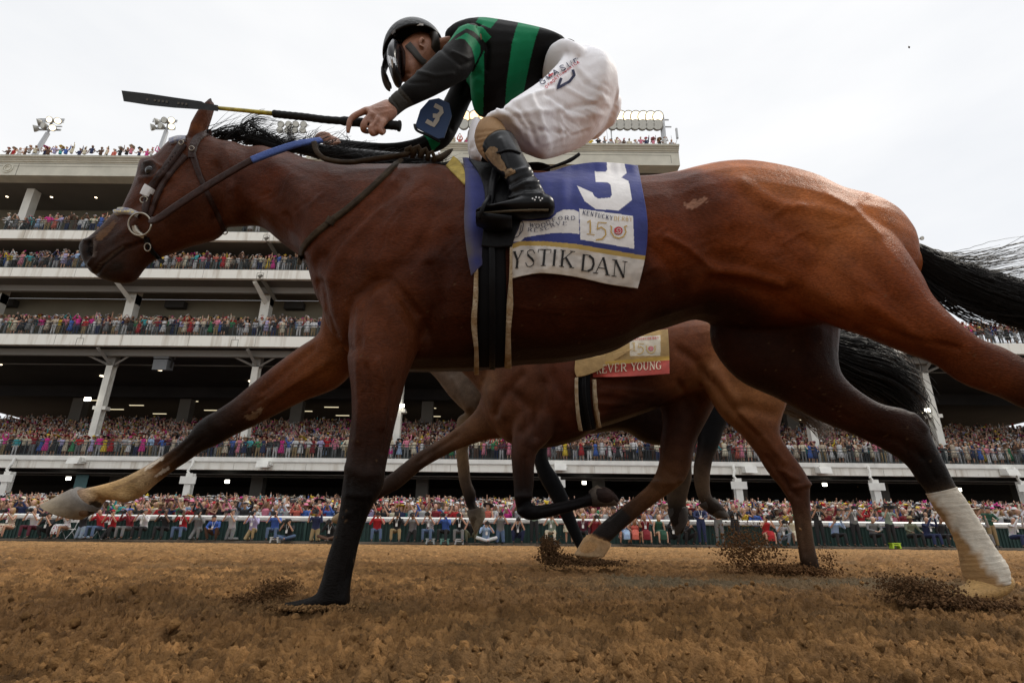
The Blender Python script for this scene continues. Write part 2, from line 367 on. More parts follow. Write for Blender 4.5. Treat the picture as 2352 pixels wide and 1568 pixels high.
near_fore = [(812, 640, 985, 700, 1.62, .11), (797, 740, 965, 790, 1.58, .10), (795, 800, 946, 838, 1.56, .092), (798, 850, 933, 870, 1.55, .086), (805, 896, 924, 908, 1.55, .078), (807, 956, 912, 955, 1.55, .066),
             (802, 1000, 902, 999, 1.55, .058), (797, 1036, 893, 1041, 1.55, .053), (793, 1070, 885, 1084, 1.55, .054), (786, 1117, 880, 1120, 1.55, .052), (781, 1160, 858, 1158, 1.55, .044),
             (774, 1198, 841, 1196, 1.55, .036), (762, 1246, 826, 1243, 1.55, .034), (750, 1284, 817, 1284, 1.55, .034), (740, 1325, 808, 1328, 1.55, .036), (730, 1355, 803, 1370, 1.55, .04), (730, 1375, 798, 1396, 1.55, .036)]
near_fore_foot = [(790, 1352, 790, 1400, 1.55, .038), (745, 1358, 748, 1404, 1.55, .042), (705, 1373, 708, 1406, 1.55, .045), (668, 1381, 668, 1404, 1.55, .042), (642, 1385, 645, 1396, 1.55, .025)]
far_fore = [(735, 640, 880, 760, 1.80, .10), (735, 740, 830, 830, 1.81, .10), (729, 768, 800, 867, 1.82, .095), (688, 796, 765, 896, 1.83, .085), (641, 831, 696, 922, 1.84, .072), (586, 875, 636, 952, 1.85, .06),
            (538, 915, 584, 979, 1.85, .053), (494, 944, 531, 1004, 1.85, .05), (458, 967, 494, 1025, 1.85, .045), (434, 998, 462, 1038, 1.85, .037), (403, 1025, 428, 1062, 1.85, .032), (366, 1050, 390, 1087, 1.85, .031),
            (330, 1072, 352, 1116, 1.85, .033), (300, 1088, 325, 1140, 1.85, .037), (275, 1099, 292, 1155, 1.85, .037), (250, 1107, 260, 1150, 1.85, .034), (225, 1113, 236, 1152, 1.85, .034),
            (203, 1117, 222, 1172, 1.85, .04), (180, 1121, 200, 1188, 1.85, .048), (152, 1136, 170, 1189, 1.85, .046), (128, 1150, 136, 1180, 1.85, .036), (110, 1160, 113, 1167, 1.85, .02)]
root_main = empty("racehorse", (U(1400, 830, YM)[0], YM, 0))
tag(root_main, "bay racehorse galloping in front with blue number 3 saddlecloth, white bandage on one hind leg", "horse")
def ears(pts, Y, th):
    S = catmull(np.array([U(a, b, Y) for a, b, r in pts]), 3); R = catmull(np.array([[r, 0, 0] for a, b, r in pts]), 3)[:, 0]
    return tubemesh(list(S), list(np.maximum(R, .002)), 12, True, th, up=(0, 1, 0))
ear1 = tubemesh([U(446, 318, 1.665), U(455, 290, 1.66), U(468, 262, 1.655), U(480, 240, 1.655), U(485, 224, 1.66)], [.024, .026, .023, .015, .003], 12, True, 1.0)
ear2 = tubemesh([U(452, 318, 1.79), U(462, 292, 1.8), U(474, 266, 1.805), U(486, 246, 1.805), U(490, 232, 1.8)], [.024, .026, .022, .013, .003], 12, True, 1.0)
st_main = [  # sculpted lines, near side
    ([(745, 590), (770, 560), (850, 480), (930, 410)], 13, -.010), ([(760, 640), (790, 560), (870, 480)], 18, .008), ([(735, 650), (745, 720), (775, 790), (800, 800)], 11, -.012),
    ([(865, 640), (935, 600), (985, 560)], 22, -.010), ([(855, 660), (830, 720), (822, 790)], 12, -.010), ([(875, 690), (930, 760), (965, 800)], 26, .013), ([(985, 610), (1000, 700), (965, 790)], 14, -.013),
    ([(900, 520), (950, 450), (990, 400)], 26, .009), ([(1030, 540), (1020, 620), (1010, 700), (992, 770)], 20, -.010), ([(803, 780), (809, 703), (851, 645), (895, 640), (935, 685), (962, 722)], 9, -.007), ([(825, 760), (835, 700), (865, 668), (890, 668), (925, 710)], 14, .006), ([(965, 560), (1010, 470), (1030, 410)], 16, -.008), ([(930, 700), (960, 730), (990, 790)], 10, -.007),
    ([(840, 840), (850, 920), (850, 1000), (845, 1060)], 8, -.007), ([(870, 830), (888, 900), (880, 980)], 9, .006), ([(822, 830), (826, 920), (822, 1010)], 9, .006), ([(905, 880), (893, 960), (880, 1040)], 6, -.005),
    ([(800, 1075), (835, 1092), (870, 1086)], 12, .005), ([(800, 1135), (850, 1140)], 8, .004), ([(835, 1170), (815, 1260), (795, 1340)], 5, -.004), ([(800, 1180), (785, 1270), (770, 1340)], 7, .003),
    ([(560, 340), (600, 430), (660, 540)], 22, -.007), ([(600, 350), (700, 450), (740, 560)], 26, .010), ([(560, 500), (620, 540), (690, 590)], 9, -.008), ([(540, 430), (640, 500), (720, 590)], 14, .006),
    ([(497, 380), (505, 430), (498, 500)], 11, -.012), ([(655, 495), (667, 520)], 9, -.006), ([(520, 350), (545, 420), (540, 500)], 10, .005),
    ([(395, 470), (440, 440), (478, 450)], 30, .009), ([(350, 470), (380, 520), (410, 560)], 12, -.006), ([(322, 412), (362, 402), (392, 408)], 7, .006), ([(333, 376), (350, 372), (368, 384)], 5, .007), ([(330, 398), (352, 402)], 4, -.006),
    ([(300, 480), (340, 450), (360, 420)], 12, -.006), ([(262, 552), (300, 520), (320, 500)], 10, .004), ([(212, 640), (236, 605), (285, 570), (330, 556)], 4, -.009), ([(215, 615), (240, 590), (290, 560)], 9, .004),
    ([(206, 582), (205, 558)], 7, -.024), ([(218, 560), (216, 590), (206, 606)], 5, .007), ([(195, 553), (214, 549)], 4, .006),
    ([(1600, 410), (1645, 455), (1690, 500)], 24, .004), ([(1560, 440), (1600, 520), (1640, 590)], 26, -.007), ([(1630, 610), (1580, 570), (1530, 545)], 8, .007), ([(1634, 618), (1720, 628), (1790, 650)], 12, .013),
    ([(1650, 640), (1749, 668), (1830, 712), (1910, 750)], 14, -.006), ([(1720, 450), (1800, 520), (1870, 560)], 18, -.006), ([(1700, 420), (1790, 470), (1880, 480), (1960, 500)], 14, .006), ([(1770, 500), (1800, 480), (1840, 476)], 8, .004),
    ([(1900, 450), (1960, 480), (2020, 540)], 9, .005), ([(1750, 600), (1830, 640), (1930, 700)], 30, .012), ([(1930, 560), (2000, 620), (2060, 690)], 22, -.007), ([(2000, 700), (2060, 740), (2130, 790)], 16, .008), ([(1990, 745), (2080, 775), (2200, 800)], 8, -.005),
    ([(1100, 560), (1200, 620), (1300, 680)], 30, -.004), ([(1480, 560), (1540, 610), (1560, 680)], 20, -.007), ([(1480, 760), (1560, 700), (1630, 620)], 16, .007),
    ([(1990, 1000), (2060, 1010), (2120, 1050)], 10, -.006), ([(2100, 950), (2128, 985)], 8, .006), ([(720, 800), (660, 850), (600, 900)], 7, -.006), ([(750, 830), (690, 870), (620, 915)], 10, .006), ([(560, 930), (590, 950)], 9, .004),
    ([(480, 965), (510, 985)], 11, .004), ([(440, 1010), (380, 1060), (340, 1085)], 5, -.004), ([(310, 1100), (318, 1120)], 9, .005), ([(280, 1140), (296, 1146)], 8, .006), ([(200, 1130), (226, 1138)], 5, -.004), ([(215, 1165), (230, 1150)], 7, -.012),
]
Rv = np.random.RandomState(8); veins = []
def vein(pts, w=2.4, h=.0016): veins.append((catmull(np.array(pts, float) + Rv.normal(0, 2, (len(pts), 2)), 4), w, h))
for q in ([(400, 420), (380, 440), (352, 452), (330, 470), (318, 492)], [(352, 452), (345, 475), (352, 500)], [(520, 470), (560, 500), (620, 545), (680, 590)], [(890, 660), (905, 720), (930, 770), (925, 840), (905, 900), (893, 960)], [(820, 800), (835, 870), (830, 950)], [(905, 720), (880, 760), (872, 820)], [(1180, 700), (1260, 720), (1350, 728), (1430, 715), (1500, 690)], [(1260, 720), (1290, 750), (1350, 770)], [(1500, 560), (1540, 600), (1550, 650)], [(1900, 600), (1960, 640), (2030, 680), (2090, 730), (2150, 770), (2230, 800)],
          [(1800, 560), (1850, 600), (1900, 660)], [(700, 820), (650, 860), (600, 900), (560, 930)], [(745, 840), (680, 880), (610, 930)], [(1850, 860), (1900, 910), (1980, 960), (2050, 1000)], [(960, 420), (940, 480), (950, 540), (930, 600)], [(1020, 560), (1060, 620), (1080, 700)], [(600, 380), (660, 420), (720, 480)], [(470, 400), (480, 430), (476, 470)], [(1720, 470), (1760, 520), (1770, 580)], [(1640, 560), (1600, 600), (1560, 620)]): vein(q)
for k in range(46):      # shallow skin wrinkles over shoulder, girth and flank
    x, y = [(900, 520), (990, 470), (830, 560), (1000, 620), (1450, 640), (1560, 560), (640, 470), (1850, 520), (1700, 560)][k % 9]; x += Rv.normal(0, 45); y += Rv.normal(0, 40); a_ = Rv.normal(-.9, .3); L = Rv.uniform(25, 70)
    veins.append(([(x, y), (x + L * math.cos(a_), y + L * math.sin(a_))], Rv.uniform(3, 6), Rv.choice([-1, 1]) * Rv.uniform(.0012, .0028)))
for x0, y0, x1, y1 in [(818, 1180, 800, 1330), (800, 1190, 778, 1340), (835, 900, 842, 1040), (870, 900, 872, 1040), (850, 1100, 846, 1150), (800, 1105, 806, 1150), (420, 1035, 350, 1085), (470, 1005, 450, 1020), (560, 945, 620, 905), (1850, 900, 1950, 960), (2100, 1020, 2150, 1100), (2080, 1030, 2120, 1110)]: veins.append(([(x0, y0), (x1, y1)], 4, -.0028))
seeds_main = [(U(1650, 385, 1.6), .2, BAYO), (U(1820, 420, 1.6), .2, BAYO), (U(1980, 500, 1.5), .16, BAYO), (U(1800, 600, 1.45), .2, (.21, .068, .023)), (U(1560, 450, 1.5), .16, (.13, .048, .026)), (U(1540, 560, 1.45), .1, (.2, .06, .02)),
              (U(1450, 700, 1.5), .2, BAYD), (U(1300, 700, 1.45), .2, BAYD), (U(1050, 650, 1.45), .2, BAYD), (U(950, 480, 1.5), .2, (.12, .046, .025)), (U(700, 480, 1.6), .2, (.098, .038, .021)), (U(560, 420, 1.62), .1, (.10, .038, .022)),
              (U(640, 400, 1.6), .12, (.13, .045, .022)), (U(880, 700, 1.45), .15, (.115, .044, .020)), (U(1000, 850, 1.72), .12, (.03, .014, .010)), (U(1100, 845, 1.72), .15, (.028, .013, .010)), (U(1200, 835, 1.72), .15, (.028, .013, .010)), (U(1300, 825, 1.72), .15, (.028, .013, .010)), (U(1400, 800, 1.72), .15, (.028, .013, .010)), (U(1500, 762, 1.72), .15, (.028, .013, .010)), (U(1660, 740, 1.72), .18, (.035, .015, .01)),  # dark belly seeds paint the shade under the barrel into the coat
              (U(345, 385, 1.63), .045, (.03, .018, .014)), (U(400, 400, 1.62), .06, (.105, .042, .022)), (U(420, 500, 1.62), .08, (.075, .031, .018)), (U(310, 430, 1.7), .04, (.10, .047, .027)), (U(266, 500, 1.7), .03, (.09, .045, .03)), (U(238, 528, 1.7), .022, (.32, .17, .07)),
              (U(205, 575, 1.68), .035, (.022, .017, .015)), (U(260, 610, 1.66), .045, (.018, .014, .012)), (U(300, 630, 1.7), .03, (.045, .022, .015)), (U(240, 640, 1.7), .03, (.025, .018, .016)), (U(206, 572, 1.67), .016, (.008, .006, .006)),
              (U(485, 225, 1.66), .03, (.03, .015, .01)), (U(470, 262, 1.66), .03, (.08, .035, .02)), (U(450, 300, 1.66), .03, (.26, .12, .05))]
cL = {'head': [MUZ, MUZ, (.020, .015, .013), (.024, .016, .013), (.034, .021, .016), (.055, .028, .019), (.078, .035, .021)] + [(.098, .040, .022)] * 7,
      'nf': [None, (.105, .040, .018), (.10, .038, .017), (.085, .033, .016), (.072, .029, .015), (.055, .023, .013), (.035, .016, .011), (.03, .016, .012), (.018, .013, .011)] + [BLK] * 8,
      'ff': [None, (.17, .07, .028), (.19, .085, .035), (.18, .075, .03), (.14, .055, .025), (.10, .045, .024), (.03, .018, .014), (.014, .011, .01), (.013, .011, .01), (.016, .012, .01), (.03, .02, .014), (.09, .055, .03), (.36, .25, .14), (.36, .23, .10), (.34, .21, .09), TAN, TAN, (.33, .22, .12), (.18, .16, .14), (.15, .145, .14), (.3, .24, .17), (.34, .27, .18)],
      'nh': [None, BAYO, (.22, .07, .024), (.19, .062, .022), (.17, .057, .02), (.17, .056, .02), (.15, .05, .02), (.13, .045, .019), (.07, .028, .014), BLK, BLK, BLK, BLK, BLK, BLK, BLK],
      'fh': [None, (.022, .012, .009), (.030, .014, .010), (.045, .019, .011), (.050, .021, .012), (.042, .018, .011), (.025, .014, .011), BLK, BLK, BLK, WHT, WHT, TAN, TAN, TAN, TAN]}  # upper far hind leg: its shade is painted into the coat
def fcol_main(v, col):
    P = PROJ(v)
    lowb = np.clip((P[:, 1] - 560) / 300, 0, 1) * .006; sk = nrs.rand(len(v)) < lowb; col[sk] = col[sk] * .5 + np.array((.12, .07, .035)) * .5
    near = v[:, 1] < 1.62; near2 = v[:, 1] < 1.74
    sp = inpoly(P + nrs.normal(0, 2.0, P.shape), [(1566, 470), (1590, 462), (1618, 452), (1624, 458), (1600, 478), (1585, 482)]) & near
    col[sp] = col[sp] * .4 + np.array((.38, .2, .13)) * .6
    def paint(mask, c, k=1.0): col[mask] = col[mask] * (1 - k) + np.array(c) * k
    paint(inpoly(P, [(199, 548), (212, 551), (215, 562), (212, 578), (203, 590), (197, 580), (203, 566)]) & near2, (.006, .005, .005))
    paint(polydist(P, [(226, 640), (234, 616), (252, 596), (285, 572), (322, 552)]) < 1.6, (.012, .009, .008), .8); paint((polydist(P, [(218, 636), (228, 610), (250, 589), (285, 566)]) < 2.2), (.14, .10, .075), .45)
    paint(polydist(P, [(214, 550), (218, 566), (214, 588)]) < 3, (.15, .12, .10), .45)
    paint(inpoly(P, [(322, 378), (334, 366), (352, 370), (362, 388), (352, 402), (334, 410), (322, 402)]), (.018, .011, .009), .75)
    paint(inpoly(P, [(219, 540), (240, 524), (262, 506), (268, 512), (252, 534), (232, 552), (222, 550)]), (.24, .12, .045), .3)
    pass; paint(inpoly(P, [(206, 1150), (232, 1152), (240, 1162), (210, 1192), (200, 1182)]), (.012, .009, .008), .9)
    for L_ in ([(372, 1052), (350, 1066), (336, 1076)], [(384, 1076), (360, 1092)]): paint(polydist(P, L_) < 3.5, (.62, .55, .45), .7)
    paint(polydist(P, [(330, 1092), (300, 1106), (262, 1122)]) < 4, (.20, .12, .06), .6)
    ch = inpoly(P + nrs.normal(0, 1.5, P.shape), [(565, 955), (585, 945), (605, 932), (608, 938), (590, 958), (570, 968)])
    col[ch] = (.15, .09, .05)
    return col
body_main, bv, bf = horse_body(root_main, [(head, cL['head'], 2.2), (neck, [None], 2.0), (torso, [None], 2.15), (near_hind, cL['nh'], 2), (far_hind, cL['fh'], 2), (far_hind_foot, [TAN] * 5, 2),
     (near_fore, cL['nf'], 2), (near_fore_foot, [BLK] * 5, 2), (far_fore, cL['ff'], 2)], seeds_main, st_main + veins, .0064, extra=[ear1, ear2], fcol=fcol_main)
BM = bvh_of(bv, bf)
# eye
def ball(c, r, n=12, sc=(1, 1, 1)):
    v = []; f = []
    for i in range(n + 1):
        a = math.pi * i / n
        for k in range(2 * n):
            b = math.pi * k / n; v.append((c[0] + r * sc[0] * math.sin(a) * math.cos(b), c[1] + r * sc[1] * math.sin(a) * math.sin(b), c[2] + r * sc[2] * math.cos(a)))
    for i in range(n):
        for k in range(2 * n): f.append((i * 2 * n + k, (i + 1) * 2 * n + k, (i + 1) * 2 * n + (k + 1) % (2 * n), i * 2 * n + (k + 1) % (2 * n)))
    return v, f
M_eye = mat("eye_gloss", (.006, .004, .004), rough=.10)
h0, n0 = hit(BM, 343, 389, 0.0)
e = MB(); e.add(*ball(h0 + Vector((0, .010, 0)), .018)); e.build("eye", M_eye, root_main, True)
# nostril
# --- hair
def strands(name, roots, dirs, length, m, parent, n, seg=7, w=.0016, curl=.25, grav=-.15, seed=1, spread=.12):
    R = np.random.RandomState(seed); mb = MB(); K = len(roots)
    for i in range(n):
        q = R.rand() * (K - 1); a = int(q); t = q - a; b = min(a + 1, K - 1)
        p = np.array(roots[a]) * (1 - t) + np.array(roots[b]) * t; d = np.array(dirs[a]) * (1 - t) + np.array(dirs[b]) * t
        p = p + R.normal(0, .008, 3); d = d + R.normal(0, spread, 3); d /= np.linalg.norm(d)
        L = (length[a] * (1 - t) + length[b] * t) * (.55 + .6 * R.rand()); pts = [p]; c = R.normal(0, curl, 3); fr = R.rand() * 6
        for k in range(seg):
            s = (k + 1) / seg; d = d + np.array([0, 0, grav / seg]) + c * math.sin(fr + s * 3) / seg * 1.4; d /= np.linalg.norm(d); p = p + d * L / seg; pts.append(p)
        ww = w * (.6 + .8 * R.rand()); mb.tube(pts, [ww * (1 - .8 * k / seg) for k in range(seg + 1)], 3, False)
    return mb.build(name, m, parent, True)
# mane: laid back off the crest, lifted by the speed
rt = [U(x, y, YM - .0) for x, y in [(470, 306), (500, 316), (550, 322), (600, 334), (660, 342), (720, 352), (780, 366), (860, 378), (940, 382), (1010, 384)]]
strands("mane", rt[:2], [(.9, -.05, .25), (.9, 0, .35)], [.20, .18], M_hair, root_main, 60, seg=9, curl=.35, seed=3, w=.0011, spread=.16)
strands("mane", rt[1:], [(.9, -.1, .30), (.9, -.1, .32), (.95, -.1, .22), (.95, -.15, .10), (1, -.2, .06), (1, -.25, .0), (1, -.25, 0), (1, -.25, 0), (1, -.25, 0)], [.10, .13, .17, .18, .18, .18, .16, .14, .1], M_hair, root_main, 900, seg=9, curl=.28, grav=-.25, seed=4, w=.0018, spread=.11)
for q, (b0, nn_, sd_) in enumerate([([(655, 338), (632, 318), (600, 300), (578, 285), (590, 275), (618, 274), (650, 283)], 34, 41), ([(640, 336), (600, 322), (566, 310), (556, 292), (574, 278), (600, 270), (628, 276)], 38, 42), ([(690, 338), (668, 318), (664, 298), (680, 290), (705, 296)], 12, 43), ([(720, 340), (712, 325), (718, 306), (738, 288)], 9, 44), ([(800, 322), (796, 312), (790, 300)], 6, 46), ([(520, 318), (540, 300), (560, 296), (590, 300), (615, 306)], 12, 45), ([(490, 310), (520, 296), (548, 294), (580, 300)], 12, 47)]):
    Rq = np.random.RandomState(sd_); mbq = MB(); Cq = catmull(np.array([U(x, y, YM - .02) for x, y in b0]), 4)
    for k in range(nn_):
        o_ = Rq.normal(0, .006, 3); sp_ = Rq.normal(0, .012, 3); e_ = int(len(Cq) * Rq.uniform(.6, 1)); mbq.tube([c + o_ + sp_ * (m_ / len(Cq)) ** 1.3 for m_, c in enumerate(Cq[:max(e_, 4)])], [.0013 * (1 - .6 * m_ / len(Cq)) for m_ in range(max(e_, 4))], 3, False)
    mbq.build("mane", M_hair, root_main, True)
# a locks mass below the mane so that the crest reads solid black
ml = MB(); ml.tube([U(x, y, YM) for x, y in [(545, 318), (600, 327), (660, 334), (720, 345), (790, 358), (870, 366), (950, 370), (1010, 376)]], [.006, .014, .02, .026, .03, .03, .026, .02], 10, True)
ml.build("mane_lock", M_hair, root_main, True)
# tail
tr = [U(2060, 548, 1.70), U(2080, 575, 1.70), U(2112, 625, 1.70), U(2130, 660, 1.70)]
def tail(name, root, path, n, wid, m, parent, seed, w=.0022, flare=2.0):
    "strands that all follow a hanging path and open out towards its end"
    R = np.random.RandomState(seed); mb = MB(); P = catmull(np.array(path), 5)
    for i in range(n):
        a = R.rand() * 6.283; r = math.sqrt(R.rand()); off = np.array([0, math.cos(a) * .8, math.sin(a)]) * r; ph = R.rand() * 6; am = R.rand() * .35
        stop = int(len(P) * (.55 + .45 * R.rand() ** .6)) if R.rand() > .15 else len(P); pts = []
        for k in range(max(stop, 4)):
            s = k / (len(P) - 1); ww = wid(s)
            pts.append(P[k] + off * ww * (1 + am * math.sin(ph + s * 7) * flare * s) + R.normal(0, .0015, 3))
        rr = w * (.6 + .8 * R.rand()); K = len(pts); mb.tube(pts, [rr * (1 - .7 * (k / K) ** 2) for k in range(K)], 3, False)
    return mb.build(name, m, parent, True)
tail("tail", None, [U(2040, 553, 1.72), U(2087, 584, 1.71), U(2150, 622, 1.70), U(2215, 655, 1.69), U(2280, 680, 1.68), U(2360, 703, 1.67), U(2480, 725, 1.66), U(2620, 720, 1.66)], 4200, lambda s: .040 + .038 * math.sin(min(1, s * 1.6) * 1.57), M_hair, root_main, 5, w=.0012, flare=.8)
tail("tail", None, [U(2060, 560, 1.72), U(2130, 590, 1.70), U(2190, 612, 1.69), U(2260, 616, 1.68), U(2350, 600, 1.67), U(2450, 585, 1.66)], 130, lambda s: .02 + .075 * s, M_hair, root_main, 6, w=.0015)
tail("tail", None, [U(2110, 640, 1.72), U(2170, 690, 1.70), U(2230, 718, 1.69), U(2300, 738, 1.68), U(2400, 750, 1.67)], 70, lambda s: .02 + .05 * s, M_hair, root_main, 7, w=.0013)
# bandage on the far hind leg
def vnoise_(x, y):
    ix = np.floor(x).astype(np.int64); iy = np.floor(y).astype(np.int64); fx = x - ix; fy = y - iy
    def hh(a, b): n = (a * 374761393 + b * 668265263) & 0xffffffff; n = ((n ^ (n >> 13)) * 1274126177) & 0xffffffff; return ((n ^ (n >> 16)) & 0xffff) / 65535.0
    return (hh(ix, iy) * (1 - fx) + hh(ix + 1, iy) * fx) * (1 - fy) + (hh(ix, iy + 1) * (1 - fx) + hh(ix + 1, iy + 1) * fx) * fy
bsec = sections([(a, b, c, d, Y, t + .004) for a, b, c, d, Y, t in [(2127, 1134, 2197, 1115, 1.88, .038), (2145, 1167, 2227, 1160, 1.88, .038), (2179, 1213, 2257, 1206, 1.88, .037), (2201, 1270, 2286, 1256, 1.88, .040), (2209, 1310, 2315, 1296, 1.88, .046), (2222, 1350, 2321, 1335, 1.88, .046)]], 16)
v = []; f = []; n = 40
for i, (c, u, d, a) in enumerate(bsec):
    w = 1 + .025 * ((i * .37) % 1) + .01 * math.sin(i * 1.3)
    for k in range(n):
        q = 2 * math.pi * k / n; v.append(c + (u * math.cos(q) + d * math.sin(q)) * (w + .012 * math.sin(3 * q + i * .2)))
for i in range(len(bsec) - 1):
    for k in range(n): f.append((i * n + k, i * n + (k + 1) % n, (i + 1) * n + (k + 1) % n, (i + 1) * n + k))
v = np.array(v); P = PROJ(v); tw = np.clip((P[:, 1] - 1130) / 230, 0, 1)
side = (P[:, 0] - (2127 + (P[:, 1] - 1134) * .54)) / 80
dirt = np.clip(2.4 * (tw - .42) + 3.2 * (.54 - side) + 1.3 * (vnoise_(P[:, 0] * .09, P[:, 1] * .07) - .5), 0, 1)[:, None]
bc = np.array((.60, .55, .46)) * (1 - dirt) + np.array((.30, .17, .065)) * dirt
M_band = attrmat("bandage_cloth", rough=.9, bump=.55, bscale=(22, 22, 60), noise=.25, nscale=30)
mesh("bandage", v, f, M_band, root_main, col=bc)["label"] = "white leg bandage caked with tan dirt"
# ---- second horse
def hseeds(k=1.0): return []
root_two = empty("racehorse", (U(1450, 900, 3.62)[0], 3.62, 0))
tag(root_two, "bay racehorse seen under the front horse, with gold and red saddlecloth", "horse")
Y2 = 3.62
h2 = [([(1130, 800, 1098, 870, Y2, .12), (1150, 762, 1120, 960, Y2, .2), (1175, 750, 1165, 1016, Y2, .25), (1230, 745, 1240, 1030, Y2, .28), (1320, 745, 1322, 1014, Y2, .30), (1375, 745, 1374, 985, Y2, .30), (1430, 745, 1428, 968, Y2, .29),
        (1500, 735, 1508, 940, Y2, .27), (1560, 728, 1565, 915, Y2, .27), (1640, 730, 1640, 890, Y2, .27), (1720, 745, 1720, 890, Y2, .25), (1775, 780, 1780, 900, Y2, .2), (1800, 830, 1808, 900, Y2, .1)], [None], 2.1),
      ([(1160, 770, 1100, 900, Y2, .2), (1110, 750, 1075, 870, Y2, .17), (1040, 725, 1030, 830, Y2, .13), (960, 695, 965, 790, Y2, .11), (890, 672, 905, 755, Y2, .1), (850, 668, 870, 750, Y2, .09)], [(.12, .05, .025)], 2),
      ([(880, 670, 890, 760, Y2, .09), (840, 680, 860, 778, Y2, .09), (805, 710, 835, 795, Y2, .08), (775, 745, 805, 812, Y2, .06), (752, 775, 770, 822, Y2, .05), (742, 795, 750, 818, Y2, .03)], [(.1, .04, .02)], 2),
      # near fore folded: forearm, then cannon turned back to the right
      ([(1180, 930, 1290, 960, 3.48, .11), (1176, 1000, 1262, 1010, 3.46, .09), (1174, 1046, 1231, 1046, 3.45, .075), (1179, 1108, 1226, 1117, 3.45, .058), (1182, 1150, 1219, 1150, 3.45, .052), (1190, 1178, 1216, 1165, 3.45, .045)], [None, (.09, .038, .02), (.05, .025, .015), (.02, .014, .011), BLK, BLK], 2),
      ([(1186, 1178, 1222, 1152, 3.45, .05), (1218, 1195, 1228, 1160, 3.45, .048), (1288, 1181, 1284, 1152, 3.45, .035), (1330, 1169, 1328, 1142, 3.45, .034), (1358, 1162, 1350, 1134, 3.45, .04), (1374, 1162, 1366, 1118, 3.45, .052), (1396, 1161, 1376, 1115, 3.45, .06), (1419, 1157, 1382, 1115, 3.45, .06)], [BLK] * 6 + [(.05, .035, .03)] * 2, 2),
      # far fore reaching left
      ([(1110, 880, 1200, 990, 3.75, .1), (1100, 925, 1160, 1005, 3.75, .09), (1079, 956, 1119, 1010, 3.75, .075), (1031, 994, 1053, 1032, 3.75, .055), (993, 1018, 1006, 1055, 3.75, .05), (955, 1041, 968, 1078, 3.75, .05), (907, 1079, 920, 1119, 3.75, .045), (883, 1097, 900, 1130, 3.75, .04),
        (855, 1122, 866, 1150, 3.75, .036), (820, 1150, 834, 1178, 3.75, .036), (795, 1166, 808, 1196, 3.75, .042), (775, 1178, 785, 1205, 3.75, .045), (762, 1188, 766, 1200, 3.75, .03)], [None, (.16, .075, .035), (.2, .11, .055), (.16, .09, .05), (.09, .055, .035), (.07, .045, .03), (.05, .033, .024), (.04, .028, .02), (.03, .02, .015), (.04, .03, .02), (.2, .14, .08), (.3, .22, .13), (.3, .22, .13)], 2),
      # near hind planted
      ([(1602, 800, 1770, 800, 3.46, .14), (1602, 855, 1800, 870, 3.46, .15), (1628, 908, 1811, 915, 3.46, .14), (1656, 953, 1796, 965, 3.46, .12), (1700, 994, 1793, 1002, 3.46, .10), (1734, 1036, 1817, 1040, 3.46, .085), (1762, 1082, 1842, 1073, 3.46, .075), (1795, 1124, 1859, 1105, 3.46, .065),
        (1817, 1163, 1861, 1155, 3.46, .05), (1826, 1216, 1866, 1213, 3.46, .042), (1833, 1262, 1873, 1260, 3.46, .042), (1839, 1295, 1882, 1298, 3.46, .048), (1850, 1310, 1885, 1312, 3.46, .04)],
        [None, (.24, .10, .035), (.27, .12, .045), (.20, .08, .03), (.17, .065, .027), (.15, .055, .024), (.13, .05, .023), (.10, .04, .02), (.08, .038, .022), (.13, .08, .045), (.10, .06, .035), (.05, .035, .024), (.05, .035, .024)], 2),
      # far hind swung forward, toe just off the dirt
      ([(1500, 880, 1660, 900, 3.78, .13), (1521, 960, 1625, 965, 3.78, .11), (1516, 1015, 1597, 1020, 3.78, .09), (1512, 1066, 1587, 1070, 3.78, .075), (1494, 1106, 1568, 1110, 3.78, .07), (1458, 1140, 1520, 1145, 3.78, .055), (1425, 1166, 1474, 1180, 3.78, .045), (1390, 1193, 1432, 1215, 3.78, .045),
        (1366, 1216, 1412, 1234, 3.78, .048), (1354, 1229, 1398, 1246, 3.78, .042)], [None, (.05, .022, .014), (.06, .026, .015), (.11, .05, .022), (.14, .07, .03), (.14, .07, .03), (.08, .045, .025), (.025, .018, .014), BLK, (.02, .015, .012)], 2),
      ([(1352, 1226, 1402, 1244, 3.78, .045), (1340, 1238, 1394, 1260, 3.78, .055), (1328, 1256, 1385, 1272, 3.78, .06), (1321, 1272, 1378, 1279, 3.78, .06)], [(.1, .06, .03), (.4, .24, .11), (.4, .25, .12), (.45, .3, .16)], 2)]
sd2 = [(U(1400, 972, 3.62), .16, (.03, .014, .010)), (U(1480, 948, 3.62), .16, (.03, .014, .010)), (U(1250, 1025, 3.62), .12, (.03, .014, .010)), (U(1320, 1010, 3.62), .12, (.03, .014, .010)), (U(1350, 900, 3.3), .3, (.12, .042, .022)), (U(1200, 900, 3.35), .2, (.13, .055, .028)), (U(1130, 880, 3.5), .12, (.2, .11, .055)), (U(1560, 800, 3.35), .2, (.19, .07, .03)), (U(1640, 860, 3.35), .15, (.24, .10, .04)), (U(1250, 1020, 3.5), .2, (.07, .028, .016)),  # leading dark seeds: belly shade painted into the second horse's coat
       (U(1450, 960, 3.5), .2, (.045, .02, .013)), (U(1740, 850, 3.35), .15, (.16, .06, .028)), (U(1150, 960, 3.4), .15, (.16, .075, .038))]
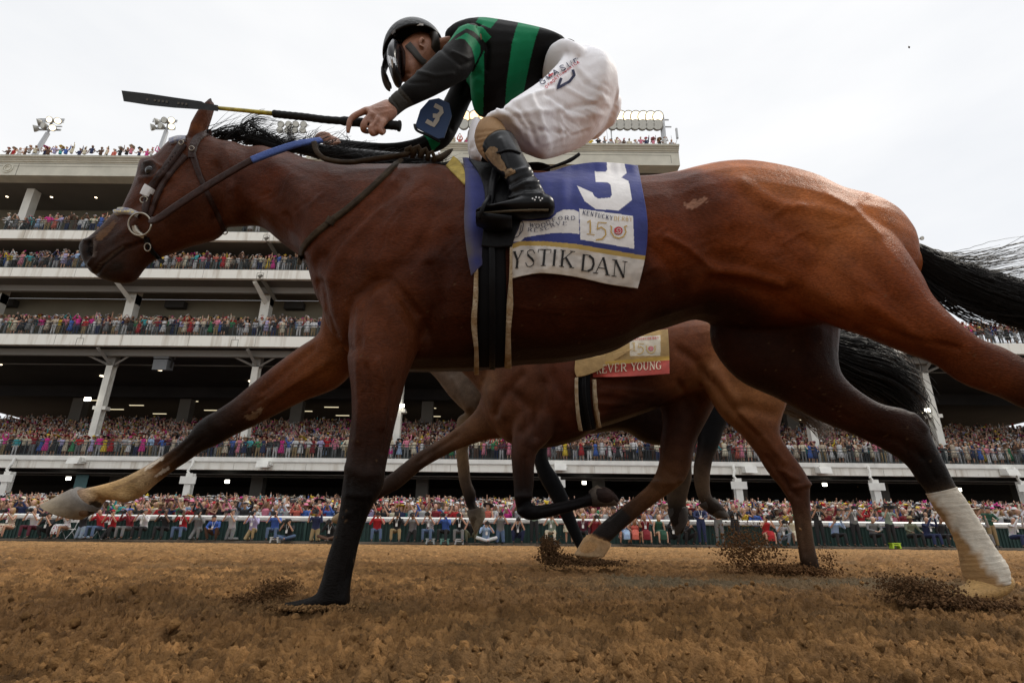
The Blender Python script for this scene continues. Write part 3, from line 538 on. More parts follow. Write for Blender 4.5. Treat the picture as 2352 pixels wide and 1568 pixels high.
st2 = [([(1188, 1140), (1222, 1140)], 6, .012), ([(1190, 1165), (1215, 1150)], 5, -.012), ([(1362, 1125), (1370, 1160)], 3, -.012), ([(1205, 1050), (1205, 1120)], 4, -.010), ([(1240, 1170), (1340, 1150)], 3, -.008), ([(1050, 1000), (960, 1060)], 5, -.010), ([(1000, 1030), (975, 1060)], 8, .012), ([(1820, 1120), (1862, 1110)], 6, .012), ([(1800, 1090), (1812, 1130)], 5, -.012), ([(1500, 1110), (1560, 1105)], 8, .014), ([(1440, 1150), (1400, 1190)], 4, -.010), ([(1640, 880), (1680, 940), (1740, 1000)], 8, -.014), ([(1700, 950), (1760, 1010), (1800, 1060)], 7, .010), ([(1270, 860), (1300, 920), (1290, 980)], 14, -.016), ([(1200, 860), (1160, 900), (1140, 950)], 9, -.014), ([(1390, 890), (1500, 900)], 5, .006), ([(1380, 945), (1480, 925)], 5, -.008), ([(1560, 880), (1590, 930)], 8, -.014), ([(1180, 900), (1220, 940), (1230, 1000)], 12, -.02), ([(1250, 880), (1240, 940), (1200, 990)], 12, -.018), ([(1130, 900), (1160, 950)], 14, .015), ([(1560, 800), (1600, 830), (1620, 870)], 10, -.02), ([(1640, 850), (1690, 920)], 12, .02), ([(1700, 930), (1770, 950)], 14, -.015),
       ([(1760, 1050), (1800, 1100), (1830, 1140)], 7, -.012), ([(1790, 1080), (1830, 1100)], 7, .01), ([(1840, 1180), (1850, 1270)], 5, -.008), ([(1380, 900), (1440, 905)], 7, .008), ([(1370, 925), (1450, 930)], 6, .008), ([(1530, 1080), (1560, 1110)], 8, -.01)]
def fcol_two(v, col):
    P = PROJ(v); far = v[:, 1] > 3.6
    m = inpoly(P, [(1348, 1226), (1404, 1246), (1392, 1262), (1384, 1290), (1312, 1290), (1330, 1246)]) & far; col[m] = (.44, .25, .11); m = (polydist(P, [(1318, 1275), (1380, 1277)]) < 2.5) & far; col[m] = (.7, .55, .35)
    m = inpoly(P, [(1352, 1222), (1404, 1240), (1450, 1190), (1420, 1160)]) & far; col[m] = (.02, .016, .014)
    return col
body_two, bv2, bf2 = horse_body(root_two, h2, sd2, st2, .0115, fcol=fcol_two, dk=np.array((.62, .54, .52)))
B2 = bvh_of(bv2, bf2)
tail("tail", None, [U(1800, 800, 3.62), U(1870, 800, 3.6), U(1940, 825, 3.58), U(2010, 850, 3.57), U(2070, 895, 3.56), U(2100, 940, 3.56)], 900, lambda s: .06 + .17 * math.sin(min(1, s * 1.4) * 1.57), M_hair, root_two, 8, w=.0035)
tail("tail", None, [U(1900, 800, 3.62), U(1990, 820, 3.56), U(2050, 850, 3.54), U(2085, 900, 3.53), U(2105, 950, 3.53)], 330, lambda s: .05 + .16 * s, M_hairb, root_two, 9, w=.003, flare=1.2)
# ---- third horse
Y3 = 4.85
root_three = empty("racehorse", (U(1350, 900, Y3)[0], Y3, 0))
tag(root_three, "dark bay racehorse farthest from the camera, only its chest and dark legs showing", "horse")
h3 = [([(1120, 800, 1095, 940, Y3, .14), (1150, 790, 1140, 1000, Y3, .22), (1240, 780, 1240, 1010, Y3, .28), (1340, 780, 1340, 1000, Y3, .29), (1430, 780, 1432, 990, Y3, .28), (1480, 780, 1480, 1016, Y3, .27), (1530, 780, 1532, 1022, Y3, .26), (1600, 780, 1600, 990, Y3, .26), (1680, 800, 1680, 960, Y3, .22), (1730, 830, 1735, 930, Y3, .12)], [None], 2.1),
      ([(1150, 800, 1090, 955, Y3, .2), (1105, 790, 1066, 944, Y3, .18), (1060, 780, 1030, 908, Y3, .15), (1000, 765, 990, 858, Y3, .13), (930, 730, 930, 820, Y3, .11), (870, 700, 885, 780, Y3, .1)], [(.10, .07, .05), (.16, .12, .09), (.15, .11, .085), (.13, .09, .065), (.1, .06, .04)], 2),
      ([(890, 705, 905, 790, Y3, .09), (860, 730, 880, 805, Y3, .08), (835, 755, 855, 815, Y3, .06), (818, 775, 832, 812, Y3, .04)], [(.08, .04, .03)], 2),
      ([(1050, 960, 1115, 960, 4.95, .09), (1046, 1020, 1078, 1020, 4.95, .065), (1049, 1060, 1078, 1060, 4.95, .055), (1054, 1105, 1083, 1105, 4.95, .05), (1062, 1132, 1094, 1132, 4.95, .052), (1070, 1160, 1092, 1150, 4.95, .038), (1076, 1170, 1098, 1162, 4.95, .04), (1075, 1182, 1110, 1172, 4.95, .05), (1080, 1200, 1112, 1190, 4.95, .055), (1086, 1215, 1104, 1208, 4.95, .045), (1092, 1225, 1096, 1222, 4.95, .02)],
        [(.16, .10, .05), (.19, .12, .06), (.17, .11, .06), (.09, .06, .04), (.03, .02, .015), BLK, BLK, (.06, .045, .03), (.09, .065, .04), (.15, .12, .08), (.15, .12, .08)], 2),
      ([(1215, 960, 1270, 960, 4.7, .09), (1222, 1040, 1257, 1046, 4.7, .065), (1238, 1098, 1284, 1096, 4.7, .06), (1262, 1140, 1305, 1138, 4.7, .05), (1290, 1192, 1322, 1186, 4.7, .042), (1310, 1232, 1338, 1228, 4.7, .042), (1322, 1254, 1346, 1250, 4.7, .05), (1330, 1268, 1352, 1266, 4.7, .045)], [BLK] * 8, 2),
      ([(1580, 900, 1700, 920, 4.7, .12), (1600, 980, 1665, 985, 4.7, .09), (1600, 1030, 1655, 1015, 4.7, .075), (1592, 1070, 1637, 1060, 4.7, .06), (1593, 1100, 1631, 1100, 4.7, .055), (1598, 1130, 1633, 1132, 4.7, .05), (1607, 1150, 1640, 1146, 4.7, .06), (1622, 1176, 1652, 1152, 4.7, .062), (1645, 1188, 1668, 1170, 4.7, .055), (1662, 1191, 1672, 1184, 4.7, .03)],
        [BLK, BLK, BLK, (.05, .03, .02), (.12, .08, .05), (.12, .08, .05), (.03, .022, .017), (.03, .022, .017), (.04, .03, .022), (.04, .03, .022)], 2),
      ([(1520, 920, 1640, 960, 5.0, .12), (1545, 1010, 1605, 1010, 5.0, .085), (1548, 1060, 1590, 1060, 5.0, .065), (1535, 1100, 1590, 1096, 5.0, .06), (1530, 1140, 1582, 1130, 5.0, .055), (1534, 1165, 1575, 1165, 5.0, .055), (1538, 1195, 1578, 1190, 5.0, .055), (1548, 1215, 1574, 1210, 5.0, .05), (1560, 1226, 1570, 1222, 5.0, .03)],
        [BLK, BLK, (.04, .025, .018), (.10, .07, .045), (.10, .07, .045), (.02, .015, .012), (.02, .015, .012), (.03, .022, .017), (.03, .022, .017)], 2)]
horse_body(root_three, h3, [(U(1300, 900, 4.5), .3, (.04, .02, .013)), (U(1500, 1000, 4.6), .3, (.02, .012, .01)), (U(1150, 950, 4.6), .2, (.08, .04, .025))], [([(1085, 880), (1100, 930)], 8, -.02), ([(1040, 870), (1075, 935)], 8, .015)], .018, dk=np.array((.7, .68, .66)))
tail("tail", None, [U(1735, 900, Y3), U(1790, 915, Y3), U(1850, 940, Y3), U(1900, 975, Y3)], 350, lambda s: .06 + .1 * s, M_hairb, root_three, 10, w=.004)

M_hoof = attrmat("hoof_horn", rough=.6, bump=.3, bscale=(60, 60, 60), noise=.35, nscale=30, spec=.2)
def hoof(parent, a, b, c, d, Y, dep, col, colb=None):
    "hoof wall between coronet a-b and ground edge c-d"
    colb = colb or col; A, B, Cc, D = U(*a, Y), U(*b, Y), U(*c, Y), U(*d, Y); V = []; Fc = []; K = []; n = 26
    for i, t in enumerate((0, .12, .14, .5, .86, .97, 1.0)):
        p, q = A * (1 - t) + Cc * t, B * (1 - t) + D * t; ce, hf = (p + q) / 2, (p - q) / 2 * (1.13 if .13 < t < .98 else 1.06); dd = dep * (.82 + .18 * t)
        for k in range(n):
            w = 2 * math.pi * k / n; V.append(ce + hf * math.cos(w) + np.array([0, dd * math.sin(w), 0])); K.append(np.array(col) * (1 - t) + np.array(colb) * t)
    for i in range(6): Fc += [(i * n + k, i * n + (k + 1) % n, (i + 1) * n + (k + 1) % n, (i + 1) * n + k) for k in range(n)]
    Fc += [tuple(range(n))[::-1], tuple(range(6 * n, 7 * n))]
    return mesh("hoof", V, Fc, M_hoof, parent, col=np.array(K))
hoof(root_two, (1360, 1163), (1353, 1127), (1418, 1158), (1374, 1116), 3.45, .055, (.035, .026, .02), (.10, .075, .055))
hoof(root_two, (1349, 1228), (1403, 1247), (1321, 1275), (1383, 1279), 3.78, .062, (.40, .23, .10), (.50, .33, .18))
hoof(root_three, (1072, 1172), (1109, 1164), (1093, 1226), (1114, 1188), 4.95, .058, (.055, .04, .028), (.14, .11, .07))
hoof(root_three, (1604, 1158), (1640, 1142), (1650, 1191), (1674, 1186), 4.7, .062, (.035, .026, .02), (.05, .04, .03))
hoof(root_three, (1533, 1168), (1578, 1163), (1555, 1228), (1578, 1196), 5.0, .062, (.025, .02, .016), (.04, .03, .024))
hoof(root_main, (184, 1119), (224, 1166), (108, 1160), (172, 1192), 1.85, .062, (.16, .145, .13), (.30, .235, .15))["label"] = "raised front hoof, grey blue fading to tan"
# ================================================================ TRACK
def hash2(ix, iy, s):
    n = (ix * 374761393 + iy * 668265263 + s * 1442695041) & 0xffffffff
    n = ((n ^ (n >> 13)) * 1274126177) & 0xffffffff
    return ((n ^ (n >> 16)) & 0xffffff) / float(0xffffff)
def vnoise(x, y, s):
    ix = np.floor(x).astype(np.int64); iy = np.floor(y).astype(np.int64); fx = x - ix; fy = y - iy
    fx = fx * fx * (3 - 2 * fx); fy = fy * fy * (3 - 2 * fy)
    return (hash2(ix, iy, s) * (1 - fx) + hash2(ix + 1, iy, s) * fx) * (1 - fy) + (hash2(ix, iy + 1, s) * (1 - fx) + hash2(ix + 1, iy + 1, s) * fx) * fy
def lumps(x, y, s, prob=1.0):
    ix = np.floor(x).astype(np.int64); iy = np.floor(y).astype(np.int64); h = np.zeros_like(x)
    for dx in (-1, 0, 1):
        for dy in (-1, 0, 1):
            cx, cy = ix + dx, iy + dy; px = cx + hash2(cx, cy, s); py = cy + hash2(cx, cy, s + 1); r = .35 + .45 * hash2(cx, cy, s + 2)
            on = hash2(cx, cy, s + 3) < prob; q = r * r - (x - px) ** 2 - ((y - py) * (.8 + .5 * hash2(cx, cy, s + 4))) ** 2
            h = np.maximum(h, np.where(on, np.sqrt(np.maximum(q, 0)) * (.5 + .6 * hash2(cx, cy, s + 5)), 0))
    return h
def ground_h(X, Y):
    wx = X + .02 * vnoise(X * 30, Y * 30, 90) ; wy = Y + .02 * vnoise(X * 30, Y * 30, 91)
    fade = np.clip(1.25 - Y * .12, .35, 1)
    h = .016 * (vnoise(X * 2.2, Y * 4.5, 1) - .5) + .014 * (vnoise(X * 8, Y * 12, 2) - .5) + .012 * (vnoise(X * 19, Y * 26, 6) - .5)
    h += .012 * lumps(wx * 20, wy * 22, 20, .35) + .021 * lumps(wx * 42, wy * 44, 25, .6) * (.3 + vnoise(X * 9, Y * 9, 12)) + fade * .019 * lumps(wx * 84, wy * 88, 30, .8) * (.4 + vnoise(X * 14, Y * 14, 13)) + fade * .011 * lumps(wx * 160, wy * 165, 35, .8)
    h += fade * (.009 * (vnoise(X * 60, Y * 66, 3) - .5) + .010 * (vnoise(X * 150, Y * 160, 4) - .5))
    h += .012 * (vnoise(X * .7 + .4 * Y, Y * 13, 70) - .5)      # harrow lines
    mid = np.clip((Y - 1.5) / 3, 0, 1)
    h += mid * (.034 * lumps(X * 8 + .3 * vnoise(X * 20, Y * 20, 60), Y * 8, 61, .5) + .030 * lumps(X * 15, Y * 15 + .3 * vnoise(X * 30, Y * 30, 62), 67, .55)) - .012 * mid
    h += .05 * np.exp(-((X + 1.05) ** 2 / .02 + (Y - 1.72) ** 2 / .03)) * .6                       # ridge pushed up round the planted hoof
    f = np.clip((Y - .35) / .5, 0, 1)
    return (h - .020) * f
nc, nr = 1100, 1150
uu = np.linspace(-1, 1, nc); YY = .45 * (25.2 / .45) ** np.linspace(0, 1, nr)
Xg = uu[None, :] * (YY[:, None] * 1.08 + .35); Yg = np.repeat(YY[:, None], nc, 1)
Zg = ground_h(Xg, Yg)
gf = (np.arange(nr - 1)[:, None] * nc + np.arange(nc - 1)[None, :]).ravel()
gfaces = np.stack([gf, gf + 1, gf + nc + 1, gf + nc], 1)
gv = np.stack([Xg, Yg, Zg], -1).reshape(-1, 3)
n1 = vnoise(Xg * 1.3, Yg * 2, 50).ravel()[:, None]; n2 = vnoise(Xg * 9, Yg * 9, 51).ravel()[:, None]; n3 = vnoise(Xg * 45, Yg * 45, 52).ravel()[:, None]
gc = np.array((.215, .112, .041)) * (.78 + .35 * n1) * (.72 + .5 * n2) * (.7 + .55 * n3)
cl_ = (.62 + .76 * vnoise(Xg * 15, Yg * 15, 56)) * (.70 + .6 * vnoise(Xg * 38, Yg * 40, 57)); gc = gc * cl_.ravel()[:, None]
red = np.clip(vnoise(Xg * .8 + 5, Yg * 1.6, 53).ravel()[:, None] * 1.6 - .5, 0, 1); gc = gc * (1 - red * .5) + np.array((.185, .090, .034)) * red * .5
fx, fy = Xg.ravel(), Yg.ravel()
damp = np.exp(-(((fy - 2.75) / .45) ** 2)) * np.clip((fx + .1) / .6, 0, 1) * np.clip((2.3 - fx) / .4, 0, 1) * np.clip(1.7 * vnoise(fx * 3, fy * 4, 54) + .15, 0, 1)   # darker, greener damp harrow strip
gc = gc * (1 - damp[:, None] * .85) + np.array((.075, .062, .038)) * damp[:, None] * .85
damp2 = np.clip(vnoise(fx * 2.4 + 9, fy * 3.1, 55) * 3 - 1.9, 0, 1)[:, None] * .6
gc = gc * (1 - damp2) + np.array((.14, .085, .040)) * damp2
far = np.clip((fy - 4) / 12, 0, 1)[:, None]; gc = gc * (1 - far) + np.array((.27, .150, .060)) * (.62 + .76 * n2) * (.7 + .6 * n3) * far
M_dirt = attrmat("track_dirt", rough=.95, bump=.9, bscale=(160, 160, 160), noise=.3, nscale=60, spec=.15)
tr_o = mesh("track_dirt", gv, gfaces, M_dirt, col=gc); tr_o["kind"] = "structure"
M_gnd = mat("apron_concrete", (.16, .13, .10), rough=.9, noise=.3, nscale=2)
o = mesh("ground", [(-900, -60, -.06), (900, -60, -.06), (900, 1500, -.06), (-900, 1500, -.06)], [(0, 1, 2, 3)], mat("far_ground", (.17, .11, .06), rough=.95, noise=.25, nscale=.5), smooth=False); o["kind"] = "structure"
def ico_lump(R):
    me = bmesh.new(); bmesh.ops.create_icosphere(me, subdivisions=2, radius=1); v = np.array([x.co[:] for x in me.verts]); f = np.array([[q.index for q in p.verts] for p in me.faces]); me.free()
    s = R.randn(3) * 3
    d = 1 + .38 * np.sin(v @ (R.randn(3) * 3.1) + s[0]) * np.sin(v @ (R.randn(3) * 2.7) + s[1]) + .12 * R.randn(len(v)); return v * d[:, None], f
RL = np.random.RandomState(5); LUMP = [ico_lump(RL) for _ in range(9)]
def clods(name, pts, rad, base, label=None, seed=1):
    R = np.random.RandomState(seed); V = []; F = []; Cc = []; n = 0
    for p, r in zip(pts, rad):
        v, f = LUMP[R.randint(9)]; A = np.linalg.qr(R.randn(3, 3))[0]; s = np.array([1, .8 + .5 * R.rand(), .6 + .5 * R.rand()])
        V.append((v * s) @ A * r + p); F.append(f + n); n += len(v); Cc.append(np.tile(np.array(base) * (.6 + .7 * R.rand()), (len(v), 1)))
    o = mesh(name, np.concatenate(V), np.concatenate(F), M_dirt, col=np.concatenate(Cc), smooth=False); o["kind"] = "stuff"
    return o
P_, R_ = [], []
for i in range(9000):
    y = .7 * (22 / .7) ** (nrs.rand() ** 1.25); x = nrs.uniform(-1, 1) * (y * 1.05 + .3); r = (.0025 + .0075 * nrs.rand() ** 4) * (1 + .05 * y)
    P_.append((x, y, 0)); R_.append(r)
P_ = np.array(P_); R_ = np.array(R_); P_[:, 2] = ground_h(P_[:, 0], P_[:, 1]) + R_ * .1
clods("dirt_clods", P_, R_, (.21, .11, .04), seed=2)
def spray(px, py, Y, sx, sy, sz, n, r0, r1, base, seed, fall=1.0, low=0.0):
    R = np.random.RandomState(seed); c = U(px, py, Y); pts = []; rad = []
    for i in range(int(n * 1.5)):
        q = R.normal(0, 1, 3); p = c + q * np.array([sx, sy, sz]); p[2] = max(p[2], low + R.rand() * .01)
        pts.append(p); rad.append((r0 + (r1 - r0) * R.rand() ** 3.5) * .8)
    return pts, rad
def sprays(lst, base, seed):
    P, Rr = [], []
    for a in lst:
        p, r = spray(*a); P += p; Rr += r
    return clods("dirt_spray", np.array(P), Rr, base, seed=seed)
DB = (.14, .075, .034); DR = (.165, .082, .034)
sprays([(1262, 1264, 3.6, .03, .06, .036, 900, .003, .009, 0, 1), (1290, 1284, 3.6, .05, .08, .014, 800, .003, .009, 0, 2), (1370, 1291, 3.6, .08, .07, .008, 600, .003, .009, 0, 3), (1250, 1246, 3.6, .014, .03, .018, 160, .002, .007, 0, 4)], DB, 3)
sprays([(1690, 1262, 3.5, .05, .08, .06, 760, .002, .008, 0, 5), (1735, 1262, 3.5, .08, .1, .055, 900, .002, .009, 0, 6), (1800, 1306, 3.45, .11, .08, .014, 1300, .003, .009, 0, 7), (1900, 1284, 3.4, .022, .05, .03, 150, .002, .007, 0, 8), (1715, 1215, 3.5, .06, .06, .05, 300, .0015, .005, 0, 9), (1870, 1312, 3.4, .05, .05, .010, 320, .003, .008, 0, 30),
        (1800, 1180, 3.5, .3, .2, .12, 110, .001, .003, 0, 31)], DR, 4)
sprays([(2105, 1350, 1.8, .045, .05, .012, 1000, .0015, .0055, 0, 10), (2165, 1378, 1.75, .06, .05, .008, 1500, .0015, .006, 0, 11), (2060, 1330, 1.82, .03, .05, .012, 300, .001, .004, 0, 12), (2250, 1392, 1.72, .045, .03, .005, 500, .0015, .005, 0, 13), (2200, 1150, 1.9, .35, .2, .25, 80, .0006, .0015, 0, 32)], (.16, .085, .038), 5)
sprays([(630, 1352, 1.72, .022, .04, .010, 900, .001, .004, 0, 14), (590, 1372, 1.68, .035, .04, .006, 800, .001, .004, 0, 15), (655, 1345, 1.74, .015, .03, .008, 250, .001, .003, 0, 16)], (.17, .088, .036), 6)
sprays([(690, 1406, 1.5, .04, .02, .004, 400, .002, .006, 0, 17), (790, 1403, 1.5, .025, .015, .006, 220, .002, .006, 0, 18)], (.22, .12, .048), 7)
v_, f_ = LUMP[2]; lo = mesh('dirt_clod', v_ * np.array([.5, .4, 1]) * .009 + U(2088, 109, 2.6), f_, M_dirt, col=np.tile(np.array((.08, .045, .025)), (len(v_), 1))); tag(lo, 'tiny brown dirt clod flying alone high in the sky at upper right', 'clod')
# ================================================================ GRANDSTAND
YF = 44.0
def Z(px, py, Y=YF): return U(px, py, Y)[2]
M_white = mat("painted_white_steel", (.76, .75, .70), rough=.55, noise=.12, nscale=1.5)
def stained(name, base, stain):
    m, nt, b = nodemat(name); tc = nt.nodes.new('ShaderNodeTexCoord'); mp = nt.nodes.new('ShaderNodeMapping'); mp.inputs['Scale'].default_value = (1.3, 1.3, .16)
    n = nt.nodes.new('ShaderNodeTexNoise'); n.inputs['Scale'].default_value = 1.6; n.inputs['Detail'].default_value = 7
    r = nt.nodes.new('ShaderNodeValToRGB'); r.color_ramp.elements[0].position = .50; r.color_ramp.elements[1].position = .72; r.color_ramp.elements[0].color = (*base, 1); r.color_ramp.elements[1].color = (*stain, 1)
    nt.links.new(tc.outputs['Object'], mp.inputs[0]); nt.links.new(mp.outputs[0], n.inputs['Vector']); nt.links.new(n.outputs['Fac'], r.inputs[0]); nt.links.new(r.outputs[0], b.inputs['Base Color']); b.inputs['Roughness'].default_value = .75
    return m
M_fascia = stained("weathered_white_concrete", (.80, .78, .71), (.55, .50, .42))
M_cornice = mat("cream_stucco", (.58, .56, .47), rough=.8, noise=.12, nscale=.8)
M_line = mat("mould_shadow_gap", (.12, .11, .09), rough=.9)
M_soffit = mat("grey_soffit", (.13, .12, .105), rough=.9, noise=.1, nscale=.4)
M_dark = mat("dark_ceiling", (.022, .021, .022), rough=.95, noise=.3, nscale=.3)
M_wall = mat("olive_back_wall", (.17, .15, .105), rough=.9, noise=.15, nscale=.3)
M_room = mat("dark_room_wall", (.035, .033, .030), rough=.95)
M_steel = mat("green_black_railing", (.018, .028, .028), rough=.5)
M_seat = mat("terrace_concrete", (.07, .065, .06), rough=.9)
M_lamp = mat("lamp_glow", (1, 1, 1), emit=(1, .95, .8, 6)); M_strip = mat("strip_light_glow", (1, 1, 1), emit=(1, .86, .55, .9)); M_warm = mat("warm_downlight_glow", (1, 1, 1), emit=(1, .8, .55, 5))
gs = empty("grandstand", (0, YF, 0)); tag(gs, "white multi level grandstand packed with spectators behind the track", "grandstand")
z1t, z1b = Z(400, 1050), Z(400, 1077); z2t, z2b = Z(400, 770), Z(400, 794); z3t, z3b = Z(300, 617), Z(300, 637); z4t, z4b = Z(100, 528.5), Z(100, 548); z5t, z5b = Z(100, 362), Z(100, 403)
z6t, z6b = Z(1500, 337), Z(1500, 379.5)
XL, XR = -62.0, 62.0; XC = U(1560, 360, YF)[0]; XB = U(1010, 360, YF)[0]
def slab(name, z0, z1, x0, x1, y1, m=M_fascia, und=M_soffit):
    a = MB(); a.box(x0, x1, YF, YF + .35, z0, z1); a.build(name, m, gs)
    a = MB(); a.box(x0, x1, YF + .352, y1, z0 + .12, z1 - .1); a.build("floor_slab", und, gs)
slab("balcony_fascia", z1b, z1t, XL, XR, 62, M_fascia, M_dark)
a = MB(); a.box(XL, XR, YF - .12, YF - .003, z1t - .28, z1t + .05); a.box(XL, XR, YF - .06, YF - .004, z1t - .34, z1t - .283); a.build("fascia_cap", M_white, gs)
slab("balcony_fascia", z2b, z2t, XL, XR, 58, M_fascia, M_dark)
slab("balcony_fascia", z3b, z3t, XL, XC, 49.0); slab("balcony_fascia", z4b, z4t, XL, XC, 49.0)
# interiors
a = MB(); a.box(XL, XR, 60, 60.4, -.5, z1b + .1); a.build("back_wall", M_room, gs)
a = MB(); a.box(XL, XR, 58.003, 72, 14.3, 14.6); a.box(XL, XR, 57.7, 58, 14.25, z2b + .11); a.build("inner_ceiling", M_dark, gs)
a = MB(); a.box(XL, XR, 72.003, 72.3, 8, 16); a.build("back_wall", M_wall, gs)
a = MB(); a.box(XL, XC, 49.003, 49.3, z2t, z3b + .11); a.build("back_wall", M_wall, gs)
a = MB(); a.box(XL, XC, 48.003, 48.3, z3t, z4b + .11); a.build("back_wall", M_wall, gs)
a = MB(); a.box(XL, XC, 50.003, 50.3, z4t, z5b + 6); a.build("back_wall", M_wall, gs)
def rake(name, x0, x1, y0, y1, z0, slope, step=.8, m=M_seat):
    a = MB(); y = y0; z = z0
    while y < y1: a.box(x0, x1, y, y + step + .3, z - .5, z); y += step; z += slope * step
    return a.build(name, m, gs)
rake("seating_terrace", XL, XR, 46.2, 62, z1t + .25, .31); rake("seating_terrace", XL, XR, 29.5, 47, .14, .085, .85)
rake("seating_terrace", XL, XC, 45.0, 48.9, z2t + .3, .42); rake("seating_terrace", XC + .01, XR, 45.0, 52, z2t + .3, .30)
# ceiling beams, brackets and columns
a = MB()
for zz, y in ((z2b, 45.4), (z3b, 46.0)): a.box(XL, XR if zz == z2b else XC, y, y + .3, zz - .45, zz + .11)
a.build("ceiling_beam", mat("shaded_beam_paint", (.25, .24, .22), rough=.8), gs)
M_col = mat("column_paint", (.72, .71, .65), rough=.6, noise=.12, nscale=1)
def ubeam(a, x, y, z0, z1, w=.42, d=.55):
    "steel H column"
    a.box(x - w / 2, x + w / 2, y - d / 2, y - d / 2 + .06, z0, z1); a.box(x - w / 2, x + w / 2, y + d / 2 - .06, y + d / 2, z0, z1); a.box(x - .05, x + .05, y - d / 2 + .061, y + d / 2 - .061, z0, z1)
    a.box(x - w / 2 + .02, x - w / 2 + .05, y - d / 2 + .061, y + d / 2 - .061, z0, z1)
cx1 = [U(253, 826, 46)[0] + k * 12.6 for k in (-1, 0, 1, 2, 3)] + [U(1870, 985, 46)[0] - 11.2, U(1870, 985, 46)[0], U(2125, 850, 46)[0], U(2125, 850, 46)[0] + 11.3]
for x in cx1:
    a = MB(); ubeam(a, x, 46.4, z1t - .1, z2b - 1.0, .55, .6); a.box(x - .5, x - .29, 46.1, 46.7, z1t + 4.2, z1t + 4.5); a.box(x + .29, x + .6, 46.1, 46.7, z1t + 4.2, z1t + 4.5); a.build("column", M_col, gs)
    a = MB(); a.tube([(x, 46.4, z2b - 1.1), (x - .1, YF + .4, z2b - .1)], [.16, .16], 4); a.tube([(x, 46.4, z2b - 1.1), (x + 2.2, 45.6, z2b - .15)], [.1, .1], 4); a.tube([(x, 46.4, z2b - 1.1), (x - 2.2, 45.6, z2b - .15)], [.1, .1], 4); a.box(x - .35, x + .35, 46.1, 46.7, z2b - 1.1, z2b + .1)
    a.build("column_bracket", mat("bracket_paint", (.27, .26, .24), rough=.7) if "bracket_paint" not in bpy.data.materials else bpy.data.materials["bracket_paint"], gs)
cx0 = [U(22, 1090, 43.6)[0], U(439, 1090, 43.6)[0], U(860, 1090, 43.6)[0], U(1279, 1090, 43.6)[0], U(1691, 1090, 43.6)[0], U(2003, 1090, 43.6)[0], U(2340, 1090, 43.6)[0]]
for x in cx0:
    a = MB(); ubeam(a, x, 43.6, 1.5, z1b - .35, .5, .5); a.box(x - .60, x + .60, 43.27, 43.34, z1b - 1.15, z1b - .60)
    a.tube([(x - .1, 43.75, z1t - .2), (x - .1, 43.6, z1b + .2), (x - .25, 43.5, z1b - .2), (x - .1, 43.5, z1b - .4)], .1, 8); a.build("column", M_white, gs)
for k, x in enumerate([-46.5, -35, -23, -9.0, 6, 18, 30, 42]):
    a = MB(); a.box(x - .6, x + .6, 58.6, 59.5, 9, 14.31); a.build("inner_column", M_soffit, gs)
    a = MB(); xx = x + 1.5; a.box(xx - .5, xx + .5, 48.5, 49.3, 2, z1b + .1); a.build("inner_column", M_soffit, gs)
for px, py in ((156, 1098), (521, 1105), (1895, 1112), (2204, 1124), (1342, 1108)):
    p = U(px, py, 47.8); a = MB(); a.box(p[0] - .17, p[0] + .17, p[1], p[1] + .12, p[2] - .13, p[2] + .13); a.build("flood_lamp", M_lamp, gs)
for px, py in ((200, 916), (2131, 941), (921, 931)):
    p = U(px, py, 45.6); a = MB(); a.box(p[0] - .25, p[0] + .25, p[1], p[1] + .12, p[2] - .14, p[2] + .14); a.build("flood_lamp", M_lamp, gs)
for (x, y, z) in [(171, 1056, 0), (604, 1064, 0), (1287, 1071, 0), (1723, 1077, 0), (1894, 1078, 0), (2323, 1083, 0), (940, 1067, 0)]:
    p = U(x, y, YF - .6); a = MB(); a.prism([(p[1] - .25, p[2] - .3), (p[1] + .55, p[2] - .2), (p[1] + .55, p[2] + .25), (p[1] - .1, p[2] + .2)], 'x', p[0] - .45, p[0] + .45); a.box(p[0] + .47, p[0] + .56, p[1] + .1, p[1] + .6, p[2] - .1, p[2] + .1); a.build("floodlight_housing", M_white, gs)
for k, py in enumerate((918, 927, 936, 946)):
    for j in range(9):
        x = -46 + j * 11 + (k % 2) * 3.7; y = 59.5 + k * 2.2; a = MB(); a.box(x - .8, x + .8, y, y + .12, 14.24, 14.297); a.build("strip_light", M_strip, gs)
for k in range(14):
    a = MB(); x = -48 + k * 7.1; y = 50 + (k * 37 % 60) / 10; v, f = tubemesh([(x, y, z2b + .1), (x, y, z2b + .05)], .22, 10); a.add(v, f); a.build("downlight", M_warm, gs)
for k in range(7):
    a = MB(); p = U(9 + k * 103, 425 if 0 else 458, 47.4); v, f = tubemesh([(p[0], 47.6, z5b + .1), (p[0], 47.6, z5b + .04)], .12, 10); a.add(v, f); a.build("downlight", M_warm, gs)
